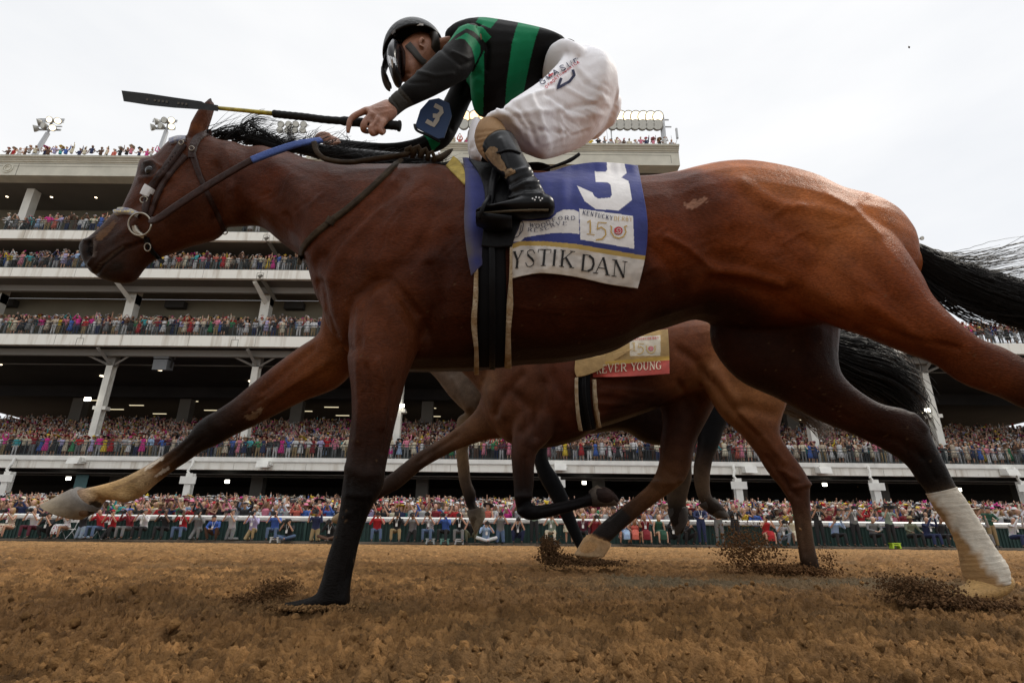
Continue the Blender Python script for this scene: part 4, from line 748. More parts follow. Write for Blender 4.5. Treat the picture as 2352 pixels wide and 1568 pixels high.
# warm wall patches under the strips are lit by them; loudspeakers and fans
for x0 in (U(655, 1450, 46)[0],):
    pass
p = U(652, 830, 45); 
def speaker(px, py, Y):
    p = U(px, py, Y); t = empty("loudspeaker", (p[0], p[1], p[2])); a = MB()
    a.prism([(p[1] - .5, p[2] + .1), (p[1] + .5, p[2] + .3), (p[1] + .5, p[2] + 1.0), (p[1] - .5, p[2] + .9)], 'x', p[0] - .65, p[0] + .65); a.prism([(p[1] - .45, p[2] - .9), (p[1] + .5, p[2] - .7), (p[1] + .5, p[2] + .02), (p[1] - .5, p[2] - .0)], 'x', p[0] - .6, p[0] + .6)
    a.build("cabinet", mat("grey_speaker_cabinet", (.16, .17, .18), rough=.6), t); b = MB(); b.tube([(p[0], p[1], p[2] + .95), (p[0], p[1], z2b + .1)], .08, 6); b.box(p[0] - .72, p[0] - .66, p[1] - .1, p[1] + .1, p[2] - .6, p[2] + .9); b.box(p[0] + .66, p[0] + .72, p[1] - .1, p[1] + .1, p[2] - .6, p[2] + .9); b.build("bracket", M_room, t); return t
tag(speaker(377, 829, 46), "grey two box loudspeaker hanging under the dark balcony ceiling", "loudspeaker")
# grey frames on upper ceilings
for k, x in enumerate((U(15, 697, 48.6)[0], U(405, 697, 48.6)[0], U(678, 697, 48.6)[0])):
    a = MB(); z = Z(400, 700, 48.6); a.box(x - .9, x + .9, 48.3, 48.9, z - .35, z + .3); a.build("wall_vent", M_room, gs)
# upper columns
for px in (-55, 68, 330):
    x = U(px, 470, 46.6)[0]; a = MB(); a.box(x - .38, x + .38, 46.2, 47, z4t, z5b + .1); a.build("column", M_col, gs)
for px in (-8, 303, 612):
    x = U(px, 680, 46.6)[0]; a = MB(); a.box(x - .4, x + .4, 46.6, 47.4, z2t, z3b - .4); a.prism([(x - .4, z3b - 1.3), (x + .4, z3b - 1.3), (x + .4, z3b + .1), (x - .4, z3b + .1)], 'y', 46.59, 47.41); a.tube([(x, 46.7, z3b - 1.1), (x - .2, YF + .4, z3b - .1)], [.28, .22], 4); a.build("column", M_col, gs)
for px, zb, zt in ((612, z4b, z4t), (598, z3b, z3t), (183, z2b, z2t), (539, z2b, z2t)):
    x = U(px, 545 if zb == z4b else 630 if zb == z3b else 785, YF)[0]; a = MB()
    if zb != z2b: a.tube([(x, YF - .05, zb + .3), (x + .5, 46.5, zb - .9)], [.25, .2], 4)
    for q in ((x - .3, x - .27), (x + .27, x + .3)): a.box(q[0], q[1], YF - .012, YF - .003, zb, zb + (zt - zb) * .62)
    a.box(x - .3, x + .3, YF - .012, YF - .003, zb + (zt - zb) * .62, zb + (zt - zb) * .62 + .03); a.box(x - .015, x + .015, YF - .011, YF - .003, zb + (zt - zb) * .65, zt - .03); a.build("beam_end", M_line, gs)
# roof cornices
def cornice(x0, x1, zb, zt, soff):
    H = zt - zb; a = MB(); prof = [(YF, zb), (YF, zt - .62 * .9), (YF - .12, zt - .52), (YF - .12, zt - .42), (YF - .25, zt - .36), (YF - .25, zt - .24), (YF - .42, zt - .18), (YF - .42, zt), (YF + 1.2, zt), (YF + 1.2, zb)]
    a.prism(prof, 'x', x0, x1); a.build("roof_cornice", M_cornice, gs)
    a = MB(); a.box(x0, x1, YF - .012, YF - .003, zt - .72, zt - .67); a.box(x0 + 2.2, x1 - .8, YF - .010, YF - .003, zt - 1.02, zt - .985)
    a.box(x1 - .82, x1 - .785, YF - .010, YF - .003, zb + .25, zt - 1.021); a.box(x0, x1, YF - .256, YF - .252, zt - .305, zt - .285); a.box(x0, x1, YF - .428, YF - .422, zt - .08, zt - .06); a.build("moulding_line", M_line, gs)
    a = MB(); a.box(x0, x1 - .02, YF + 1.203, soff, zb + .05, zt - .3); a.build("roof_soffit", M_soffit, gs)
a = MB()
for zb_, zt_, xe_ in ((z1b, z1t - .35, XR), (z2b, z2t, XR), (z3b, z3t, XC), (z4b, z4t, XC)):
    x = XL + 1.3
    while x < xe_: a.box(x, x + .018, YF - .008, YF - .003, zb_ + .02, zt_ - .02); x += 5.6
a.build("panel_joints", M_line, gs)
a = MB()
for yy, zz in ((45.2, z1b - .22), (46.1, z1b - .3), (47.6, z2b - .6)): a.tube([(XL, yy, zz), (XR, yy, zz)], .06, 6)
a.build("service_pipes", M_soffit, gs)
cornice(XL, XB, z5b, z5t, 50.0); cornice(XB + .01, XC, z6b, z6t, 52)
xr = U(19, 385, YF)[0]; a = MB()
v, f = [], []
for (r0, r1) in ((.50, .40), (.30, .22)):
    n = 28; s = len(v)
    for k in range(n):
        w = 2 * math.pi * k / n
        for rr, yy in ((r0, YF - .003), (r0 * .97, YF - .07), (r1, YF - .07), (r1, YF - .003)): v.append((xr + rr * math.cos(w) * 1.05, yy, (z5b + z5t) / 2 - .25 + rr * math.sin(w)))
    for k in range(n):
        k2 = (k + 1) % n
        for j in range(3): f.append((s + k * 4 + j, s + k * 4 + j + 1, s + k2 * 4 + j + 1, s + k2 * 4 + j))
a.add(v, f); a.build("roundel", M_cornice, gs)
a = MB(); a.box(xr - 1.15, xr - 1.11, YF - .012, YF - .003, z5b, z5t - .75); a.box(xr + .9, xr + .94, YF - .012, YF - .003, z5b, z5t - .75); a.build("pilaster_edge", M_line, gs)
# railings
def railing(z, x0, x1, h=1.07, y=YF + .12, step=.125):
    a = MB(); a.box(x0, x1, y - .03, y + .03, z + h - .05, z + h); a.box(x0, x1, y - .02, y + .02, z + h - .26, z + h - .22); a.box(x0, x1, y - .02, y + .02, z + .08, z + .12); x = x0
    while x < x1: a.box(x - .009, x + .009, y - .009, y + .009, z + .12, z + h - .22); x += step
    x = x0
    while x < x1: a.box(x - .035, x + .035, y - .035, y + .035, z - .05, z + h + .01); x += 2.4
    a.build("railing", M_steel, gs)
railing(z1t + .05, -50, 50, 1.1, YF - .02); railing(z2t, -50, XR - 5, 1.05); railing(z3t, -48, XC, 1.05); railing(z4t, -46, XC, 1.05)
# roof rails
a = MB(); a.box(XB, XC - .3, YF + .6, YF + .64, z6t + .25, z6t + .3)
for k in range(20): a.box(XB + k * (XC - XB - .4) / 19, XB + .05 + k * (XC - XB - .4) / 19, YF + .6, YF + .64, z6t - .01, z6t + .25)
a.build("roof_rail", M_steel, gs)
# ================================================================ FENCE ALONG THE TRACK
YFN = 26.5
fence = empty("track_fence", (0, YFN, 0)); tag(fence, "dark green boarded fence with a white padded top rail behind the photographers", "fence")
M_green = mat("dark_green_fence_fabric", (.012, .04, .034), rough=.75, noise=.35, nscale=3, bump=.4, bscale=60)
a = MB(); a.box(-36, 36, YFN, YFN + .05, -.05, .93)
a.build("fence_panel", M_green, fence)
a = MB(); x = -36
while x < 36: a.box(x, x + .05, YFN - .03, YFN - .001, .0, .93); x += .16
a.build("fence_slats", mat("green_slat", (.016, .05, .042), rough=.7), fence)
x = -34.0
while x < 36:
    a = MB(); a.box(x - .05, x + .05, YFN - .10, YFN - .031, -.05, .95); a.build("fence_post", mat("post_green", (.02, .06, .05), rough=.6) if "post_green" not in bpy.data.materials else bpy.data.materials["post_green"], fence); x += 3.1
M_rail = mat("white_rail_vinyl", (.66, .65, .61), rough=.4, noise=.12, nscale=4)
a = MB(); a.prism([(YFN - .09, .95), (YFN - .12, 1.0), (YFN - .12, 1.11), (YFN - .05, 1.17), (YFN + .12, 1.17), (YFN + .12, .95)], 'x', -36, 36); a.build("top_rail", M_rail, fence)
a = MB()
for k in range(40): x = -34 + k * 1.75; a.box(x, x + .25 + .3 * ((k * 7) % 3), YFN - .124, YFN - .1205, 1.04, 1.055)
a.build("rail_marks", mat("grey_rail_marks", (.35, .35, .33)), fence)
a = MB(); a.prism([(25.15, -.06), (25.4, .02), (25.9, .10), (26.45, .11), (26.45, -.06)], 'x', -40, 40); o = a.build("track_edge", mat("edge_dirt", (.07, .048, .028), rough=.95, noise=.4, nscale=6, bump=.8, bscale=20)); o["kind"] = "structure"
a = MB(); a.box(-60, 60, 26.56, 30, -.059, .02); o = a.build("apron", M_gnd); o["kind"] = "structure"
# ================================================================ ROOF FLOODLIGHT TOWERS
M_alu = mat("grey_galvanised", (.42, .43, .44), rough=.5, metal=.3)
M_shell = mat("lamp_shell", (.33, .32, .29), rough=.4, metal=.2); M_lens = mat("lit_lamp_lens", (1, 1, 1), emit=(1, .80, .48, 2.2)); M_lens0 = mat("unlit_lamp_lens", (.55, .55, .5), rough=.2)
def lamp(parent, c, r, d, lit):
    d = np.array(d, float); d /= np.linalg.norm(d); c = np.array(c); a = MB()
    a.tube([c - d * r * 1.1, c - d * r * .8, c - d * r * .2, c + d * r * .35], [r * .3, r * .75, r * 1.02, r * 1.1], 14, True); o = a.build("lamp_head", M_shell, parent, True)
    b = MB(); b.tube([c + d * (r * .36), c + d * (r * .40)], [r * .9, r * .86], 14, True); l = b.build("lens", M_lens if lit else M_lens0, o)
    return o
def stad(px, py, Y, base_py, lab, heads, poledx=0):
    top = U(px, py, Y); bz = Z(px, base_py, Y); t = empty("stadium_light", (top[0] + poledx, Y, bz)); tag(t, lab, "floodlight", "floodlight towers on the grandstand roof")
    a = MB(); a.tube([(top[0] + poledx, Y, bz - 1), (top[0], Y, top[2])], [.28, .22], 10); a.build("pole", M_alu, t)
    xs = [h[0] for h in heads]; a = MB()
    for zz in sorted(set(h[1] for h in heads)): a.tube([(top[0] + min(xs), Y, top[2] + zz), (top[0] + max(xs), Y, top[2] + zz)], .07, 6)
    a.tube([(top[0], Y, top[2] - .3), (top[0], Y, top[2] + max(h[1] for h in heads))], .12, 6); a.build("crossarm", M_alu, t)
    for hx, hz, dx, dy, lit in heads: lamp(t, (top[0] + hx * .78, Y - .35, top[2] + hz * .78), .34, (dx, dy, -.45), lit)
stad(110, 306, 50, 352, "leftmost roof floodlight cluster with glowing warm lamps", [(-1.6, .4, -.8, -.6, 0), (-1.4, 1.5, -.8, -.5, 0), (-.5, .9, -.3, -1, 0), (.1, 1.9, 0, -1, 1), (1.3, 1.7, .5, -1, 1), (.9, .5, .4, -1, 1)], -.75)
stad(382, 302, 50, 352, "roof floodlight cluster just in front of the horse's forehead", [(-1.8, .3, -.8, -.6, 0), (-1.5, 1.3, -.8, -.5, 0), (-.6, .5, -.4, -1, 0), (-.3, 1.5, -.1, -1, 0), (.7, 1.5, .3, -1, 1), (.9, .4, .5, -1, 1)], -.2)
stad(672, 306, 50, 352, "square cluster of eight unlit floodlights seen through the blowing mane", [(-1.6, .1, 0, -1, 0), (-.5, .1, 0, -1, 0), (.5, .1, 0, -1, 0), (1.6, .1, 0, -1, 0), (-1.6, 1.1, 0, -1, 0), (-.5, 1.1, 0, -1, 0), (.5, 1.1, 0, -1, 0), (1.6, 1.1, 0, -1, 0)], 0)
def bank(px0, px1, pyt, pyb, Y, lab, litrow=True, n=7, legs=()):
    p0, p1 = U(px0, pyb, Y), U(px1, pyb, Y); zt = Z((px0 + px1) / 2, pyt, Y); zb = (p0[2] + p1[2]) / 2; t = empty("stadium_light", ((p0[0] + p1[0]) / 2, Y, z6t)); tag(t, lab, "floodlight", "floodlight towers on the grandstand roof")
    a = MB(); a.tube([(p0[0] - .5, Y, zb), (p1[0] + 1.5, Y, zb)], .08, 6); a.tube([(p0[0] - .5, Y, zt), (p1[0] + 1.3, Y, zt)], .08, 6); a.build("crossarm", M_alu, t)
    for k in range(n):
        x = p0[0] + (p1[0] - p0[0]) * k / (n - 1); lamp(t, (x, Y - .3, zt + .1), .60, (.1, -1, -.55), litrow); lamp(t, (x - .1, Y - .3, zb - .1), .56, (0, -1, -.4), False)
    for x, w in legs:
        xx = U(x, pyb, Y)[0]; a = MB(); a.tube([(xx, Y, z6t - 1), (xx, Y, zt + .2)], w, 8); a.build("pole", M_alu, t)
bank(1408, 1510, 275, 291, 49, "long two row bank of floodlights on the right end of the roof", True, 7, ((1403, .07), (1522, .28)))
M_keep = M_lens; M_lens = mat('warm_lit_lens', (1, 1, 1), emit=(1, .58, .18, 2.4))
bank(1068, 1112, 274, 290, 49, "lit floodlight bank glowing between the rider's arm and knee", True, 3, ((1080, .07),))
# antennas at the right end of the roof, white mast at the left
def mast(px, y0, y1, Y, r, lab, dx=0, head=None):
    a = MB(); b, t_ = U(px, y0, Y), U(px, y1, Y); a.tube([b, (t_ + np.array([dx, 0, 0]))], r, 6)
    if head: q = t_ + np.array([dx, 0, 0]); a.tube([q, q + np.array([0, 0, head])], .13, 8)
    o = a.build("antenna", M_alu); tag(o, lab, "antenna"); return o
mast(459, 360, 352, 46, .03, "short white boxed antenna on the left roof edge", 0, 1.1); mast(1549, 341, 318, 46, .03, "rightmost thin antenna with white sleeves on the roof corner", .3, 1.2); mast(1546, 341, 312, 46, .025, "bare thin antenna rod beside the sleeved one", -.2); mast(1398, 338, 300, 46, .025, "thin antenna rod left of the long floodlight bank", -.2)
p = U(183, 1117, 46); a = MB(); a.box(p[0] - .5, p[0] + .5, 46, 46.06, p[2] - .1, p[2] + .95); a.box(p[0] - .1, p[0] + .1, 46.01, 46.05, p[2] - 1.2, p[2] - .101)
o = a.build("sign_board", mat("teal_sign", (.06, .16, .17), rough=.5)); tag(o, "blank teal sign board on a post above the lower crowd", "sign")
# second stand past the right end: a far roof light
t = stad(2103, 551, 90, 600, "small far floodlight pair just above the horse's tail", [(-1.2, .2, 0, -1, 0), (1.2, .2, 0, -1, 0)])
# ================================================================ LETTERING (drawn strokes laid on the cloth)
G = {  # thick, thin strokes and serifs in a unit box
 'A': ([[(.5, 1), (.88, 0)]], [[(.1, 0), (.5, 1)], [(.25, .35), (.75, .35)]], [(.1, 0), (.88, 0)]), 'B': ([[(.2, 0), (.2, 1)], [(.5, 1), (.72, .9), (.74, .65), (.5, .53)], [(.5, .53), (.84, .42), (.84, .12), (.5, 0)]], [[(.2, 1), (.5, 1)], [(.2, .53), (.5, .53)], [(.2, 0), (.5, 0)]], []),
 'C': ([[(.3, .93), (.13, .7), (.13, .3), (.3, .07)]], [[(.88, .8), (.65, 1), (.45, 1), (.3, .93)], [(.3, .07), (.5, 0), (.7, .02), (.88, .22)]], []), 'D': ([[(.2, 0), (.2, 1)], [(.55, .99), (.82, .82), (.9, .5), (.82, .18), (.55, .01)]], [[(.1, 1), (.55, 1)], [(.1, 0), (.55, 0)]], []),
 'E': ([[(.2, 0), (.2, 1)]], [[(.08, 1), (.82, 1), (.82, .8)], [(.2, .52), (.62, .52)], [(.08, 0), (.86, 0), (.88, .22)]], []), 'F': ([[(.22, 0), (.22, 1)]], [[(.08, 1), (.85, 1), (.85, .8)], [(.22, .52), (.65, .52)]], [(.22, 0)]),
 'G': ([[(.3, .93), (.13, .7), (.13, .3), (.3, .07)], [(.82, .42), (.82, .08)]], [[(.85, .8), (.65, 1), (.45, 1), (.3, .93)], [(.3, .07), (.5, 0), (.82, .08)], [(.6, .42), (.98, .42)]], []), 'H': ([[(.2, 0), (.2, 1)], [(.8, 0), (.8, 1)]], [[(.2, .5), (.8, .5)]], [(.2, 0), (.2, 1), (.8, 0), (.8, 1)]),
 'I': ([[(.5, 0), (.5, 1)]], [], [(.5, 0), (.5, 1)]), 'K': ([[(.2, 0), (.2, 1)], [(.42, .58), (.86, 0)]], [[(.85, 1), (.22, .4)]], [(.2, 0), (.2, 1), (.85, 1), (.88, 0)]),
 'M': ([[(.2, 1), (.5, .1)], [(.85, 0), (.85, 1)]], [[(.15, 0), (.15, 1)], [(.5, .1), (.82, 1)]], [(.15, 0), (.15, 1), (.85, 0), (.85, 1)]), 'N': ([[(.18, 1), (.82, 0)]], [[(.18, 0), (.18, 1)], [(.82, 0), (.82, 1)]], [(.18, 0), (.14, 1), (.82, 1)]),
 'O': ([[(.3, .93), (.12, .65), (.12, .35), (.3, .07)], [(.7, .93), (.88, .65), (.88, .35), (.7, .07)]], [[(.3, .93), (.5, 1), (.7, .93)], [(.3, .07), (.5, 0), (.7, .07)]], []), 'P': ([[(.2, 0), (.2, 1)], [(.55, 1), (.82, .88), (.82, .62), (.55, .48)]], [[(.2, 1), (.55, 1)], [(.2, .48), (.55, .48)]], [(.2, 0)]),
 'R': ([[(.2, 0), (.2, 1)], [(.55, 1), (.8, .88), (.8, .64), (.55, .5)], [(.5, .5), (.88, 0)]], [[(.08, 1), (.55, 1)], [(.2, .5), (.55, .5)]], [(.2, 0), (.9, 0)]), 'S': ([[(.25, .72), (.45, .58), (.65, .46), (.82, .3)]], [[(.85, .78), (.7, .97), (.45, 1), (.22, .9), (.25, .72)], [(.82, .3), (.8, .1), (.55, 0), (.3, .02), (.13, .24)]], []),
 'T': ([[(.5, 0), (.5, 1)]], [[(.05, .8), (.05, 1), (.95, 1), (.95, .8)]], [(.5, 0)]), 'U': ([[(.2, 1), (.2, .3), (.35, .05)]], [[(.35, .05), (.55, 0), (.75, .1), (.82, .35), (.82, 1)]], [(.2, 1), (.82, 1)]), 'V': ([[(.12, 1), (.5, 0)]], [[(.5, 0), (.88, 1)]], [(.12, 1), (.88, 1)]),
 'W': ([[(.05, 1), (.28, 0)], [(.5, .9), (.72, 0)]], [[(.28, 0), (.5, .9)], [(.72, 0), (.95, 1)]], [(.05, 1), (.95, 1)]), 'Y': ([[(.1, 1), (.5, .45)], [(.5, .45), (.5, 0)]], [[(.9, 1), (.5, .45)]], [(.5, 0), (.1, 1), (.9, 1)]),
 'Q': ([], [[(.5 + .4 * math.cos(a / 8 * 6.283), .75 + .25 * math.sin(a / 8 * 6.283)) for a in range(9)]], []),
}
def ribbon2d(pts, w):
    "flat stroke in grid coordinates: quads"
    P = [np.array(pts[0], float)]
    for a, b in zip(pts[:-1], pts[1:]):
        a, b = np.array(a, float), np.array(b, float); k = max(1, int(np.linalg.norm(b - a) / 6))
        for i in range(1, k + 1): P.append(a + (b - a) * i / k)
    V = []
    for i in range(len(P)):
        t = P[min(i + 1, len(P) - 1)] - P[max(i - 1, 0)]; t /= (np.linalg.norm(t) + 1e-9); n = np.array([-t[1], t[0]]); V += [P[i] + n * w / 2, P[i] - n * w / 2]
    return V, [(2 * i, 2 * i + 1, 2 * i + 3, 2 * i + 2) for i in range(len(P) - 1)]
class Decal:
    def __init__(s, bvh, lift, fallY=None): s.b = bvh; s.l = lift; s.mb = MB(); s.k = 0; s.fy = fallY
    def strip(s, pts, w):
        V, F = ribbon2d(pts, w); s.k += 1; out = []
        for p in V:
            h, n = hit(s.b, p[0], p[1], s.l + .00012 * (s.k % 9), s.fy); 
            if h is None: return
            out.append(h)
        s.mb.add(out, F)
    def fan(s, poly):
        c = np.mean(poly, 0); s.k += 1; n = len(poly); V = [c] + [np.array(p, float) for p in poly] + [(np.array(p, float) + c) / 2 for p in poly]; out = []
        for p in V:
            h, _ = hit(s.b, p[0], p[1], s.l + .00012 * (s.k % 9), s.fy)
            if h is None: return
            out.append(h)
        s.mb.add(out, [(0, 1 + n + i, 1 + n + (i + 1) % n) for i in range(n)] + [(1 + n + i, 1 + i, 1 + (i + 1) % n, 1 + n + (i + 1) % n) for i in range(n)])
    def glyph(s, ch, bl, br, up, thick=.15, thin=.05, serif=.14):
        bl, br, up = (np.array(q, float) for q in (bl, br, up)); H = np.linalg.norm(up)
        def M(p): return bl + (br - bl) * p[0] + up * p[1]
        tk, tn, se = G[ch]
        for L in tk: s.strip([M(p) for p in L], thick * H)
        for L in tn: s.strip([M(p) for p in L], thin * H)
        if serif:
            for (x, y) in se: s.strip([M((x - serif, y)), M((x + serif, y))], thin * H)
    def text(s, word, p0, p1, h, **k):
        "evenly spaced word along a straight baseline"
        p0, p1 = np.array(p0, float), np.array(p1, float); d = (p1 - p0) / len(word); t = d / np.linalg.norm(d); up = np.array([t[1], -t[0]]) * h
        for i, ch in enumerate(word):
            if ch != ' ': s.glyph(ch, p0 + d * (i + .08), p0 + d * (i + .92), up, **k)
    def build(s, name, m, parent): return s.mb.build(name, m, parent)
def z3(x, y): return (976.1 + x * .3662, 287.1 + y * .3662)
def z2(x, y): return (746.4 + x * .3418, y * .3418)
def z7(x, y): return (1320.7 + x * .4394, 689 + y * .4394)
def z8(x, y): return (746.5 + x * .1221, 218.2 + y * .1221)
# ================================================================ TACK OF THE FRONT HORSE
def coons(L, Rr, T, B, ns, nt):
    "grid of points between left, right, top and bottom edge curves"
    def res(C, n):
        C = catmull(np.array(C, float), 8); d = np.r_[0, np.cumsum(np.linalg.norm(np.diff(C, axis=0), axis=1))]; q = np.linspace(0, d[-1], n); return np.stack([np.interp(q, d, C[:, 0]), np.interp(q, d, C[:, 1])], 1)
    L, Rr, T, B = res(L, nt), res(Rr, nt), res(T, ns), res(B, ns); s = np.linspace(0, 1, ns)[None, :, None]; t = np.linspace(0, 1, nt)[:, None, None]
    return (1 - s) * L[:, None] + s * Rr[:, None] + (1 - t) * T[None] + t * B[None] - ((1 - s) * (1 - t) * T[0] + s * (1 - t) * T[-1] + (1 - s) * t * B[0] + s * t * B[-1])
def drape(bvh, grid, lift, folds=None, back=.004, Ystart=None):
    "lays the grid on the horse, top rows carry on over the back"
    nt, ns, _ = grid.shape; out = np.zeros((nt, ns, 3)); HM = np.zeros((nt, ns), bool)
    for j in range(ns):
        Y = Ystart
        for i in range(nt - 1, -1, -1):
            px, py = grid[i, j]; h, n = hit(bvh, px, py, 0)
            if h is not None and (Y is None or abs(h[1] - Y) < .03): Y = h[1]; HM[i, j] = True
            else: Y = (Y if Y is not None else 1.5) + back * .25
            out[i, j, 1] = Y
    # smooth the depth so the cloth bridges hollows
    D = out[:, :, 1].copy()
    for _ in range(60):
        D[1:-1] = (D[:-2] + D[1:-1] * 2 + D[2:]) / 4; D[:, 1:-1] = (D[:, :-2] + D[:, 1:-1] * 2 + D[:, 2:]) / 4
    D = np.where(HM, np.minimum(D, out[:, :, 1] + .004), D)
    for _ in range(3): D[:, 1:-1] = (D[:, :-2] + D[:, 1:-1] * 2 + D[:, 2:]) / 4
    for i in range(nt):
        for j in range(ns):
            px, py = grid[i, j]; out[i, j] = U(px, py, D[i, j] - lift - (folds(px, py) if folds else 0))
    return out
def gridmesh(name, P, m, parent, thick=.003, colfn=None, grid=None):
    nt, ns, _ = P.shape; V = P.reshape(-1, 3); nrm = np.array([0, 1, 0]); V2 = V + nrm * thick
    f = []; idx = lambda i, j: i * ns + j; N = nt * ns
    a = (np.arange(nt - 1)[:, None] * ns + np.arange(ns - 1)[None]).ravel(); F1 = np.stack([a, a + ns, a + ns + 1, a + 1], 1); F2 = F1[:, ::-1] + N
    edge = [idx(0, j) for j in range(ns)] + [idx(i, ns - 1) for i in range(1, nt)] + [idx(nt - 1, j) for j in range(ns - 2, -1, -1)] + [idx(i, 0) for i in range(nt - 2, 0, -1)]
    e = np.array(edge); e2 = np.roll(e, -1); F3 = np.stack([e, e2, e2 + N, e + N], 1)
    col = None
    if colfn is not None: c = colfn(grid.reshape(-1, 2)); col = np.concatenate([c, c])
    return mesh(name, np.concatenate([V, V2]), np.concatenate([F1, F2, F3]), m, parent, col=col)
M_clothc = attrmat("saddlecloth_fabric", rough=.8, bump=.35, bscale=(18, 18, 26), noise=.12, nscale=25, sheen=.15)
M_blackl = mat("black_leather", (.006, .006, .007), spec=.10, rough=.4, bump=.2, bscale=60); M_girth = mat("black_webbing", (.006, .006, .007), spec=.1, rough=.8)
M_brownl = mat("brown_leather", (.030, .012, .008), spec=.12, rough=.45, bump=.3, bscale=90, noise=.3, nscale=40); M_dustl = mat("dusty_leather", (.042, .028, .016), spec=.08, rough=.7, bump=.4, bscale=80, noise=.4, nscale=30)
M_silver = mat("worn_steel", (.33, .30, .25), rough=.35, metal=.9); M_fleece = mat("dusty_fleece", (.50, .42, .30), rough=.95, noise=.35, nscale=30, bump=.8, bscale=120, col2=(.30, .20, .10)); M_foam = mat("yellow_foam", (.42, .31, .07), rough=.9, noise=.3, nscale=40, bump=.5, bscale=90)
M_ink = mat("black_print", (.012, .012, .013), rough=.8); M_navy = mat("navy_print", (.02, .025, .07), rough=.8); M_gold = mat("gold_print", (.45, .28, .06), rough=.6); M_redp = mat("red_print", (.45, .02, .03), rough=.7); M_whitep = mat("white_print", (.62, .62, .62), rough=.8)
three = [z3(*p) for p in [(1140, 228), (1250, 230), (1264, 302), (1232, 330), (1277, 352), (1299, 470), (1216, 536), (1070, 527), (1002, 478), (953, 380), (1050, 424), (1062, 447), (1086, 462), (1160, 456), (1174, 440), (1163, 374), (1148, 362), (1070, 358), (1064, 291), (1130, 296), (1143, 280)]]
kd = [z3(*p) for p in [(968, 525), (1305, 571), (1313, 776), (975, 718)]]
wf = [z3(*p) for p in [(548, 735), (560, 660), (590, 604), (740, 600), (790, 590), (830, 550), (870, 531), (935, 532), (965, 545), (968, 684), (900, 676), (800, 678), (700, 692), (625, 705), (600, 730)]]
stripe_top = [z3(*p) for p in [(545, 745), (600, 728), (750, 729), (940, 745), (1390, 822)]]; stripe_bot = [z3(*p) for p in [(545, 778), (600, 757), (750, 758), (940, 775), (1390, 850)]]
def cloth_col(P):
    c = np.tile(np.array((.020, .030, .165)), (len(P), 1)); c *= (.85 + .3 * vnoise(P[:, 0] * .05, P[:, 1] * .05, 8))[:, None]
    c[inpoly(P, wf)] = (.62, .60, .58); c[inpoly(P, kd)] = (.68, .66, .64); c[inpoly(P, three)] = (.72, .70, .69)
    yt = np.interp(P[:, 0], [p[0] for p in stripe_top], [p[1] for p in stripe_top]); yb = np.interp(P[:, 0], [p[0] for p in stripe_bot], [p[1] for p in stripe_bot])
    c[(P[:, 1] > yt)] = (.40, .27, .07); w = P[:, 1] > yb; st = (.75 + .3 * vnoise(P[:, 0] * .09, P[:, 1] * .13, 9))[:, None]; c[w] = (np.array((.64, .61, .57)) * np.clip(st, 0, 1.05))[w]
    dirt = np.clip((vnoise(P[:, 0] * .03, P[:, 1] * .04, 19) - .55) * 2, 0, .5)[:, None] * w[:, None]; return c * (1 - dirt) + np.array((.35, .26, .16)) * dirt
Lc = [(1190, 388), (1184, 460), (1177, 558), (1173, 640)]; Rc = [(1465, 380), (1474, 426), (1487, 507), (1483, 585), (1465, 662)]
Tc = [(1190, 388), (1229, 397), (1270, 392), (1307, 381), (1360, 373), (1410, 374), (1465, 380)]; Bc = [(1173, 640), (1210, 631), (1251, 627), (1320, 635), (1397, 652), (1465, 662)]
def folds(px, py): return .006 * math.sin(px * .035 + 1) * (py - 380) / 280 + .010 * math.exp(-((px - 1300) / 16) ** 2) * math.exp(-((py - 420) / 60) ** 2) - .008 * math.exp(-((px - 1312) / 14) ** 2) * math.exp(-((py - 440) / 70) ** 2) + .008 * math.exp(-((px - 1225 - (py - 560) * .4) / 14) ** 2) * (py > 480) + .006 * math.exp(-((px - 1455) / 12) ** 2) * (py - 380) / 280
gC = coons(Lc, Rc, Tc, Bc, 260, 230); PC = drape(BM, gC, .014, folds)
sc_o = gridmesh("saddlecloth", PC, M_clothc, root_main, .003, cloth_col, gC); sc_o["label"] = "blue saddlecloth with white number 3 and white name band"
aa = (np.arange(229)[:, None] * 260 + np.arange(259)[None]).ravel(); BC = bvh_of(PC.reshape(-1, 3), np.stack([aa, aa + 260, aa + 261, aa + 1], 1))
d = Decal(BC, .0016)
for ch, x0, x1, y0, y1, h in [('Y', 546, 606, 900, 893, 104), ('S', 620, 694, 889, 886, 104), ('T', 698, 786, 882, 882, 100), ('I', 782, 832, 882, 883, 98), ('K', 838, 930, 885, 895, 100), ('D', 968, 1062, 910, 924, 100), ('A', 1060, 1156, 926, 942, 104), ('N', 1168, 1262, 944, 960, 100)]:
    d.glyph(ch, z3(x0, y0), z3(x1, y1), (h * .3662 * .09, -h * .3662), thick=.14, thin=.05, serif=.17)
d.strip([z3(545, 800), z3(551, 890)], 2.5); d.build("name_lettering", M_ink, sc_o)
d = Decal(BC, .0016)
bl = [z3(*p) for p in [(652, 640), (700, 648), (752, 640), (796, 614), (850, 596), (948, 598)]]; bl2 = [z3(*p) for p in [(640, 668), (700, 672), (752, 664), (800, 640), (848, 628), (896, 632)]]
def along(dd, word, B, h, **k):
    B = np.array(B); s = np.r_[0, np.cumsum(np.linalg.norm(np.diff(B, axis=0), axis=1))]
    for i, ch in enumerate(word):
        a, b = s[-1] * (i + .06) / len(word), s[-1] * (i + .86) / len(word); p0 = [np.interp(a, s, B[:, 0]), np.interp(a, s, B[:, 1])]; p1 = [np.interp(b, s, B[:, 0]), np.interp(b, s, B[:, 1])]; t = np.array(p1) - p0; t /= np.linalg.norm(t); dd.glyph(ch, p0, p1, np.array([t[1], -t[0]]) * h, **k)
